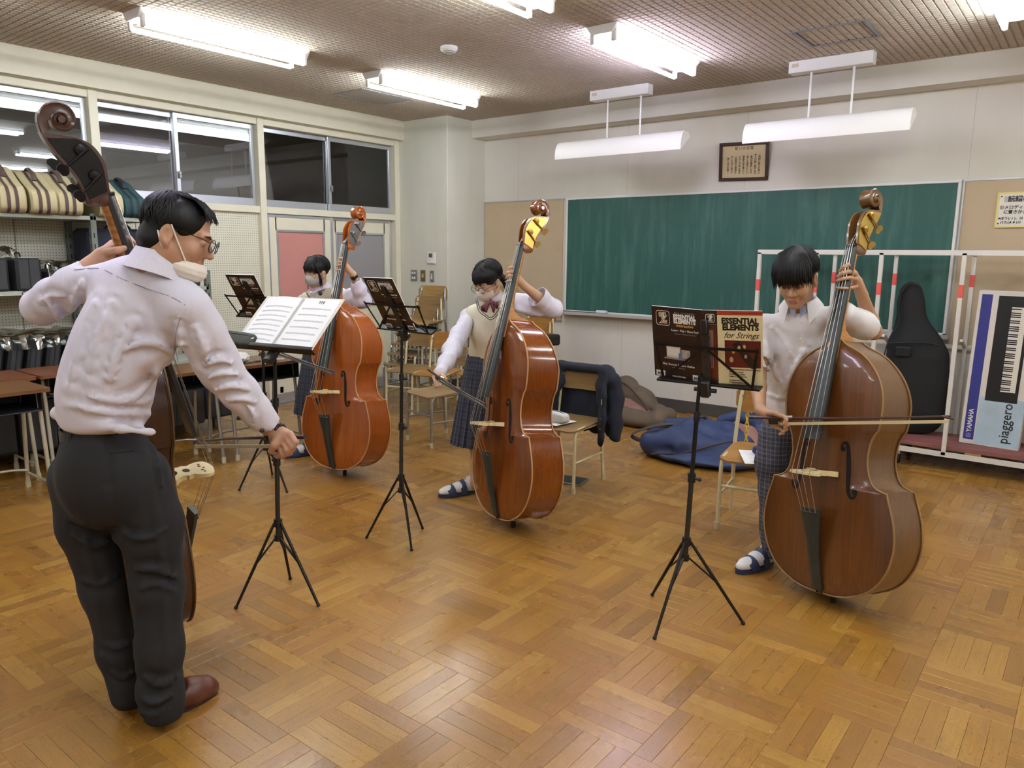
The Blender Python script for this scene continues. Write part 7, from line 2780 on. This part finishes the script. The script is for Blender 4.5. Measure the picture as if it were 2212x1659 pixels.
strands(m, ha, (0, -.022, .042), (.09, .106, .097), 110, .1, lambda p: 1.5 + .5 * (abs(p) / 180), None, 24, 40, 320, r0=.006, wob=.02, lift=1.0)
rg = random.Random(6)
fringe(m, ha, 90, 8, .136, .07, .012, .0034, y0=.108, jag=.012)
for s_, n in ((-1, 6), (1, 5)):
    for i in range(n):
        m.tube([ha.P(s_ * .06, .065, .09), ha.P(s_ * .082, .05, .03), ha.P(s_ * (.084 + .003 * i), .045 - .003 * i, -.05), ha.P(s_ * (.08 + .004 * i), .045 - .004 * i, (-.17 if s_ < 0 else -.14) + .03 * rg.random())], [.004, .005, .0035, .0008], 5)
m.build('hair', M_HAIRB, ga, 50)
def watch(pos, ax, face, r, parent, band, fr=.016):
    M = look_frame(pos, ax, face)
    b = MB().lathe([(r, -.009), (r + .0025, -.009), (r + .0025, .009), (r, .009)], 24, M).build('wristwatch', band, parent)
    MB().lathe([(fr, 0), (fr, .006), (fr - .003, .009), (.001, .0092)], 20, M @ frame((r + .002, 0, 0), (0, 1, 0), (0, 0, 1), (1, 0, 0))).build('dial', mat('watch_dial', '#14140f', .25), b)
    return b
watch(lerp(EL_L, WR_L, .93), npv(WR_L) - npv(EL_L), (.6, -.8, 0), .0255, ga, M_BLKPL, .015)

# ---------------------------------------------------------------- the man
NECK = (-2.191,1.106,1.461)
SH_L, SH_R = (-2.506,1.004,1.414), (-2.086,1.14,1.357)
EL_L, WR_L = (-2.686,0.976,1.341), (-2.594,1.134,1.501)
EL_R, WR_R = (-2.096,1.243,1.156), (-2.076,1.395,0.952)
CHEST, WAIST, HIP = (-2.285,1.045,1.28), (-2.369,1.003,1.036), (-2.382,1.011,0.938)
ht = Head((-2.143,1.154,1.568), (.66, .68, -.32), (.10, .20, .97), .97)
mb = head_field(ht, NECK, .056).mesh()
F = Field(*box_of([EL_L, WR_L, (-2.509,1.2,1.555)], .08), .0046)
limb(F, [EL_L, lerp(EL_L, WR_L, .4), WR_L], [.04, .042, .03])
hand_field(F, WR_L, None, [
    [(-2.616,1.179,1.548), (-2.625,1.213,1.56), (-2.594,1.226,1.565), (-2.56,1.223,1.55)],
    [(-2.607,1.183,1.535), (-2.629,1.22,1.547), (-2.597,1.233,1.55), (-2.565,1.229,1.536)],
    [(-2.61,1.191,1.522), (-2.635,1.224,1.53), (-2.606,1.235,1.533), (-2.574,1.232,1.521)],
    [(-2.615,1.197,1.508), (-2.631,1.224,1.514), (-2.614,1.238,1.516), (-2.585,1.233,1.509)]],
    [(-2.563,1.137,1.517), (-2.519,1.146,1.523), (-2.522,1.172,1.531)], .0095, .03)
F.mesh(mb)
F = Field(*box_of([lerp(EL_R, WR_R, .6), WR_R, (-1.969,1.412,0.882)], .05), .0046)
limb(F, [lerp(EL_R, WR_R, .5), WR_R], [.038, .029])
hand_field(F, WR_R, None, [
    [(-1.998,1.404,0.95), (-1.969,1.403,0.929), (-1.988,1.401,0.901), (-2.019,1.402,0.901)],
    [(-2.011,1.398,0.94), (-1.975,1.396,0.916), (-1.996,1.392,0.889), (-2.026,1.395,0.891)],
    [(-2.025,1.392,0.93), (-1.99,1.387,0.903), (-2.012,1.384,0.879), (-2.04,1.388,0.882)],
    [(-2.043,1.388,0.922), (-2.013,1.38,0.895), (-2.033,1.379,0.875), (-2.056,1.382,0.881)]],
    [(-2.027,1.378,0.935), (-2.025,1.363,0.917), (-2.039,1.36,0.896)], .0105, .032)
F.mesh(mb)
AN_R, AN_L = (-2.247,1.056,0.07), (-2.405,1.028,0.07)
F = Field(*box_of([NECK, HIP, AN_R, AN_L, SH_L, SH_R, EL_R], .12), .014)
F.path([NECK, (-2.3,1.088,1.353), (-2.353,1.064,1.26), (-2.388,1.038,1.144), (-2.41,1.021,1.027), HIP], [.05, .055, .07, .07, .07, .07], .03)
F.path([SH_L, (-2.314,1.097,1.387), SH_R], [.03, .03, .03], .02)
F.path([HIP, (-2.337,1.074,0.775), (-2.285,1.085,0.459), (-2.267,1.069,0.263), AN_R], [.07, .055, .042, .036, .03], .03)
F.path([HIP, (-2.501,0.982,0.764), (-2.466,1.003,0.435), (-2.435,1.014,0.228), AN_L], [.07, .055, .042, .036, .03], .03)
F.path([SH_R, EL_R, lerp(EL_R, WR_R, .6)], [.035, .032, .03], .02)
F.path([SH_L, EL_L], [.035, .032], .02)
F.mesh(mb)
man = person(HIP, 'man in a lavender shirt and dark trousers seen from behind holding the dark bass', mb, SK_MAN)
# shirt
F = Field(*box_of([SH_L, SH_R, EL_L, EL_R, WR_R, NECK, HIP, (-2.497,0.903,1.034)], .12), .0062)
F.path([(-2.226,1.11,1.428), (-2.29,1.084,1.36), (-2.333,1.055,1.262), (-2.367,1.032,1.162), (-2.398,1.02,1.073), (-2.403,1.014,1.029)], [.07, .125, .15, .156, .162, .152], .05, flat=((.55, .8, 0), .74))
F.cap((-2.147,1.111,1.326), (-2.213,1.089,1.226), .05, .06, .05)
F.cap(SH_L, lerp(SH_L, NECK, .8), .055, .058, .05)
F.cap(SH_R, lerp(SH_R, NECK, .75), .056, .056, .05)
F.path([SH_L, lerp(SH_L, EL_L, .55), EL_L], [.058, .06, .056], .035)
F.path([EL_L, lerp(EL_L, WR_L, .5), lerp(EL_L, WR_L, .82)], [.055, .048, .042], .03)
F.path([SH_R, lerp(SH_R, EL_R, .35), lerp(SH_R, EL_R, .75), EL_R], [.06, .064, .062, .06], .04)
F.path([EL_R, lerp(EL_R, WR_R, .3), lerp(EL_R, WR_R, .62)], [.06, .056, .05], .025)
F.cap(lerp(EL_R, WR_R, .62), lerp(EL_R, WR_R, .90), .05, .043, .006)
# bloused waist
F.path([(-2.483,0.913,1.03), (-2.321,0.922,1.025), (-2.213,0.978,1.012), (-2.192,1.054,0.987)], [.012, .014, .014, .012], .03)
F.path([(-2.483,0.913,1.03), (-2.568,1.01,1.015), (-2.502,1.094,0.988), (-2.192,1.054,0.987)], [.012, .014, .014, .012], .03)
F.cut((-2.367,0.994,0.987), (-.06, -.05, -1), .02)
F.func(lambda x, y, z: -.005 * drape(x, y, z, (.35, .2, 1), 11, 71, 5) - .0012 * drape(x, y, z, (-.5, .1, 1), 30, 72, 4))
# folds: long drags from the arm pits and across the small of the back
for pts, w_, am in (
        ([(-2.113,1.113,1.212), (-2.111,1.06,1.258), (-2.128,1.01,1.265), (-2.164,0.975,1.235)], .017, .012),
        ([(-2.117,1.103,1.179), (-2.131,1.05,1.163), (-2.142,1.005,1.114), (-2.17,0.968,1.106)], .017, .012),
        ([(-2.156,1.082,1.108), (-2.149,1.02,1.091), (-2.192,0.962,1.096), (-2.255,0.914,1.106)], .016, .009),
        ([(-2.181,1.074,1.039), (-2.176,1.004,1.058), (-2.24,0.942,1.063), (-2.359,0.892,1.08)], .013, .010),
        ([(-2.147,1.025,1.344), (-2.192,0.98,1.239), (-2.223,0.96,1.144)], .018, .012),
        ([(-2.283,0.968,1.393), (-2.324,0.938,1.285), (-2.375,0.914,1.119)], .018, .014),
        ([(-2.215,0.996,1.394), (-2.24,0.954,1.29), (-2.282,0.929,1.155)], .016, .010),
        ([(-2.358,0.972,1.443), (-2.393,0.955,1.375), (-2.431,0.943,1.277)], .012, .012),
        ([(-2.049,1.087,1.333), (-2.048,1.086,1.267), (-2.06,1.097,1.185)], .012, .014),
        ([(-2.011,1.113,1.32), (-2.011,1.137,1.253), (-2.027,1.149,1.183)], .014, .010),
        ([(-2.575,0.943,1.382), (-2.526,0.947,1.341), (-2.521,0.967,1.298)], .012, .014),
        ([(-2.612,0.935,1.359), (-2.536,0.948,1.383), (-2.481,0.965,1.385)], .010, .012),
        ([(-2.047,1.16,1.19), (-2.02,1.185,1.209), (-2.02,1.234,1.195)], .012, .020),
        ([(-2.056,1.171,1.152), (-2.023,1.2,1.169), (-2.017,1.253,1.155)], .011, .014),
        ([(-2.057,1.187,1.113), (-2.027,1.226,1.125), (-2.026,1.287,1.107)], .012, .018),
        ([(-2.056,1.218,1.076), (-2.018,1.25,1.084), (-2.03,1.313,1.059)], .010, .012),
        ([(-2.024,1.268,1.067), (-2.013,1.283,1.04), (-2.023,1.292,1.001)], .009, .012)):
    F.crease(pts, w_, am)
F.trim(lerp(EL_R, WR_R, .92), npv(WR_R) - npv(EL_R), .075)
F.cap(lerp(EL_R, WR_R, .86), WR_R, .036, .036, .004, 's')
F.cap(lerp(EL_L, WR_L, .8), WR_L, .036, .036, .004, 's')
F.ell(ht.P(0, -.02, -.09), (.05, .055, .045), None, .01, 's')
shirt = F.mesh(relax=2).build('shirt', M_SHIRT_T, man, 60)
ring_strip(lerp(NECK, ht.P(0, 0, 0), .10), (.10, .22, 1), (.6, .8, 0), .092, .068, .05, 25, 335, 44, squash=1.0, droop=lambda t: .03 * (abs(t - .5) * 2) ** 5 + .012).build('collar', M_SHIRT_T, shirt)
MB().tube([F.snap(q, inset=-.0012) for q in smooth_path([(-2.419,0.973,1.465), (-2.286,0.989,1.471), (-2.182,1,1.445), (-2.08,1.023,1.419), (-2.017,1.055,1.398), (-1.989,1.084,1.372)], 6)], .0013, 5).build('yoke_seam', mat('seam_grey', '#8f8b9a', .9), shirt)
MB().tube([F.snap(q, inset=-.0012) for q in smooth_path([(-2.013,1.097,1.371), (-2.047,1.085,1.32), (-2.077,1.087,1.258), (-2.093,1.102,1.209)], 6)], .0011, 5).build('arm_seam', mat('seam_grey', '#8f8b9a'), shirt)
for p in ((-2.012,1.236,1.029), (-2,1.305,0.98)):
    MB().ball(F.snap(p), (.008, .008, .008), 10, 8).build('cuff_button', mat('button_dark', '#2a2733', .3), shirt)
# trousers, belt, shoes
F = Field(*box_of([(-2.492,0.897,0.992), (-2.224,1.096,0.94), AN_R, AN_L], .14), .008)
F.path([(-2.408,1.012,0.978), (-2.402,1.01,0.89), (-2.394,1.011,0.809)], [.134, .15, .15], .05, flat=((.55, .8, 0), .78))
F.path([(-2.33,1.064,0.824), (-2.301,1.081,0.674), (-2.285,1.085,0.459), (-2.267,1.069,0.263), (-2.256,1.055,0.128), AN_R], [.104, .096, .077, .067, .064, .064], .035)
F.path([(-2.501,0.979,0.81), (-2.49,0.981,0.658), (-2.466,1.003,0.435), (-2.435,1.014,0.228), AN_L], [.1, .09, .073, .062, .06], .035)
F.ell((-2.39,0.955,0.83), (.06, .06, .08), None, .09)
F.ell((-2.276,1.018,0.827), (.06, .06, .08), None, .09)
F.func(lambda x, y, z: -.006 * drape(x, y, z, (.1, .1, 1), 13, 81, 4) - .003 * drape(x, y, z, (1, .4, .3), 26, 82, 3))
F.crease([(-2.244,0.957,0.964), (-2.233,0.948,0.884), (-2.234,0.951,0.784)], .012, -.006)
F.crease([(-2.415,0.894,0.7), (-2.298,0.931,0.688), (-2.249,0.973,0.702)], .02, -.010)
for pts, w_, am in (
        ([(-2.227,0.963,0.696), (-2.183,1.006,0.672), (-2.174,1.081,0.689)], .014, .012),
        ([(-2.262,1.007,0.547), (-2.222,1.052,0.55), (-2.208,1.116,0.501)], .014, .016),
        ([(-2.264,1.017,0.482), (-2.23,1.059,0.496), (-2.222,1.119,0.446)], .012, .012),
        ([(-2.304,1.021,0.175), (-2.263,1.058,0.14), (-2.265,1.122,0.143)], .014, .016),
        ([(-2.312,1.012,0.103), (-2.287,1.05,0.069), (-2.286,1.117,0.078)], .012, .016),
        ([(-2.332,1.01,0.047), (-2.298,1.045,0.026), (-2.291,1.104,0.033)], .010, .010),
        ([(-2.474,0.914,0.65), (-2.407,0.958,0.608), (-2.404,1.013,0.615)], .014, .012),
        ([(-2.503,0.932,0.481), (-2.443,0.976,0.464), (-2.433,1.038,0.48)], .013, .012),
        ([(-2.481,0.975,0.246), (-2.432,1.011,0.231), (-2.431,1.064,0.234)], .012, .012),
        ([(-2.466,0.991,0.145), (-2.428,1.016,0.122), (-2.42,1.064,0.137)], .010, .012),
        ([(-2.183,1.054,0.955), (-2.188,1.072,0.878), (-2.203,1.082,0.8)], .010, .012),
        ([(-2.225,1.064,0.8), (-2.228,1.077,0.509), (-2.26,1.082,0.179)], .012, .006),
        ([(-2.403,0.924,0.798), (-2.462,0.964,0.482), (-2.461,0.995,0.145)], .012, .006)):
    F.crease(pts, w_, am)
F.cut((0, 0, .03), (0, 0, -1), .006)
tr = F.mesh(relax=2).build('trousers', M_TROUS, man, 60)
Fm = look_frame((-2.413,1.013,0.975), (-.03, -.02, 1), (.8, -.55, 0))
bl = MB()
pts = [Fm @ Vector((.146 * math.cos(a), .115 * math.sin(a), 0)) for a in [2 * math.pi * k / 40 for k in range(40)]]
rows = [[tuple(p + Vector((0, 0, dz))) for p in pts + pts[:1]] for dz in (-.017, .017)]
bl.sheet(rows, .005)
belt = bl.build('belt', mat('belt_black', '#17171a', .4), man)
lp = MB()
for a in (-150, -110, -70, -30, 30, 90, 150):
    p = Fm @ Vector((.150 * math.cos(R(a)), .119 * math.sin(R(a)), 0))
    lp.bar(tuple(p - Vector((0, 0, .025))), tuple(p + Vector((0, 0, .022))), .011, .005, tuple(p - Fm.translation))
lp.build('belt_loop', M_TROUS, tr)
MB().tube([(-2.204,0.939,0.949), (-2.168,0.956,0.954), (-2.15,0.984,0.956)], .003, 6).build('back_pocket', mat('pocket_dark', '#111113', .9), tr)
M_SHOE = mat('shoe_brown', '#5d2f1f', .35, vary=.12, vscale=20)
def loafer(heel, toe, sock):
    h, t = npv(heel), npv(toe)
    d = unit(t - h)
    L = float(np.linalg.norm(t - h))
    M = look_frame(tuple(h), (0, 0, 1), tuple(d))
    F = Field((-.04, -.08, -.01), (L + .05, .08, .16), .0052)
    F.path([(.02, 0, .03), (L * .35, 0, .03), (L * .62, .0, .036), (L * .85, .0, .028), (L - .012, .0, .02)], [.036, .037, .044, .038, .021], .02, flat=((0, 1, 0), 1.05))
    F.cap((L * .5, 0, .05), (L * .66, 0, .042), .036, .036, .03)
    F.cap((-.02, 0, .075), (L * .40, 0, .080), .05, .036, .012, 's')
    F.cut((0, 0, .004), (0, 0, -1))
    mb = F.mesh()
    mb.v = [tuple(M @ Vector(v)) for v in mb.v]
    s_ = mb.build('shoe', M_SHOE, man, 60)
    so = MB()
    poly = [(L / 2 + (L / 2 + .006) * math.cos(a), (.044 + .006 * math.cos(a)) * math.sin(a)) for a in [2 * math.pi * k / 28 for k in range(28)]]
    so.prism(poly, .0, .012, M)
    so.build('sole', mat('sole_dark', '#2b1a14', .6), s_)
    F = Field((-.03, -.07, .0), (L * .8, .07, .17), .006)
    F.path([(.035, 0, .15), (.05, 0, .06), (L * .45, 0, .05), (L * .6, 0, .042)], [.04, .036, .036, .026], .02)
    F.cut((0, 0, .012), (0, 0, -1))
    mb = F.mesh()
    mb.v = [tuple(M @ Vector(v)) for v in mb.v]
    mb.build('sock', mat('sock_black', '#101012', .95), s_, 60)
loafer((-2.315,1.033,0), (-2.308,1.272,0), True)
loafer((-2.459,1.016,0), (-2.49,1.238,0), True)
# mask hooked under the chin, glasses, watch, hair
F = Field(ht.c - .16, ht.c + .16, .0048)
ht.ell(F, (0, .046, -.088), (.06, .062, .042), 0)
F.cut(ht.P(0, .0, -.062), ht.u, .004)
F.cut(ht.P(0, .006, 0), -ht.f, .004)
F.func(lambda x, y, z: .002 * vnoise(x, y, z, 90, 2) + .0015 * np.sin(((x - ht.c[0]) * ht.u[0] + (y - ht.c[1]) * ht.u[1] + (z - ht.c[2]) * ht.u[2]) * 420))
mk = F.mesh().build('face_mask', M_MASK, man, 60)
lp = MB()
for s_ in (-1, 1):
    lp.tube([ht.P(s_ * .054, .055, -.066), ht.P(s_ * .069, .024, -.02), ht.P(s_ * .083, -.004, .024)], .0022, 6)
    lp.tube([ht.P(s_ * .05, .012, -.075), ht.P(s_ * .074, -.018, -.04), ht.P(s_ * .086, -.034, -.004)], .0022, 6)
lp.build('ear_loop', M_MASK, mk)
spectacles(ht, man, mat('dark_wire', '#2b2a29'), r=.021, dy=.112, dz=.0, tilt=.05)
MB().tube([ht.P(-.046, .081, .021), ht.P(-.028, .094, .024), ht.P(-.013, .096, .018)], [.001, .003, .0015], 6).build('eyebrow', mat('brow_hair', '#1d1512'), man)
wd = npv(WR_R) - npv(EL_R)
watch(lerp(EL_R, WR_R, 1.0), wd, (.75, -.3, .6), .033, man, M_BLKPL, .023)
F = Field(ht.c - .17, ht.c + .17, .0055)
ht.ell(F, (0, -.022, .042), (.078, .09, .082))
ht.ell(F, (0, .008, .045), (.073, .07, .066), .03)
ht.ell(F, (0, -.05, -.03), (.07, .06, .05), .03)
ht.ell(F, (0, .12, .0), (.075, .066, .1), .012, 's')
ht.ell(F, (0, .04, -.09), (.1, .085, .085), .012, 's')
for s_ in (-1, 1):
    ht.ell(F, (s_ * .088, -.002, -.02), (.028, .034, .042), .01, 's')
ht.ell(F, (.0, -.05, .138), (.05, .05, .026), .012, 's')
F.func(lambda x, y, z: .003 * vnoise(x, y, z, 70, 3))
m = F.mesh()
strands(m, ht, (0, -.024, .04), (.079, .092, .084), 190, .5, lambda p: 1.2 + .95 * (abs(p) / 180) ** .9, None, 34, r0=.0036, wob=.2, lift=1.01, pole=(.1, -.5), flare=.02)
rg = random.Random(12)
for i in range(70):
    a = rg.uniform(-1.2, 1.2)
    m.tube([ht.P(.05 * math.sin(a), -.03, .112), ht.P(.058 * math.sin(a), .03, .112 + .008 * rg.random()), ht.P(.066 * math.sin(a) + .01 * rg.uniform(-1, 1), .066, .088 + .012 * rg.random()), ht.P(.07 * math.sin(a) + .01 * rg.uniform(-1, 1), .084, .062 + .015 * rg.random())], [.0016, .0026, .002, .0004], 5)
m.build('hair', M_HAIRB, man, 50)
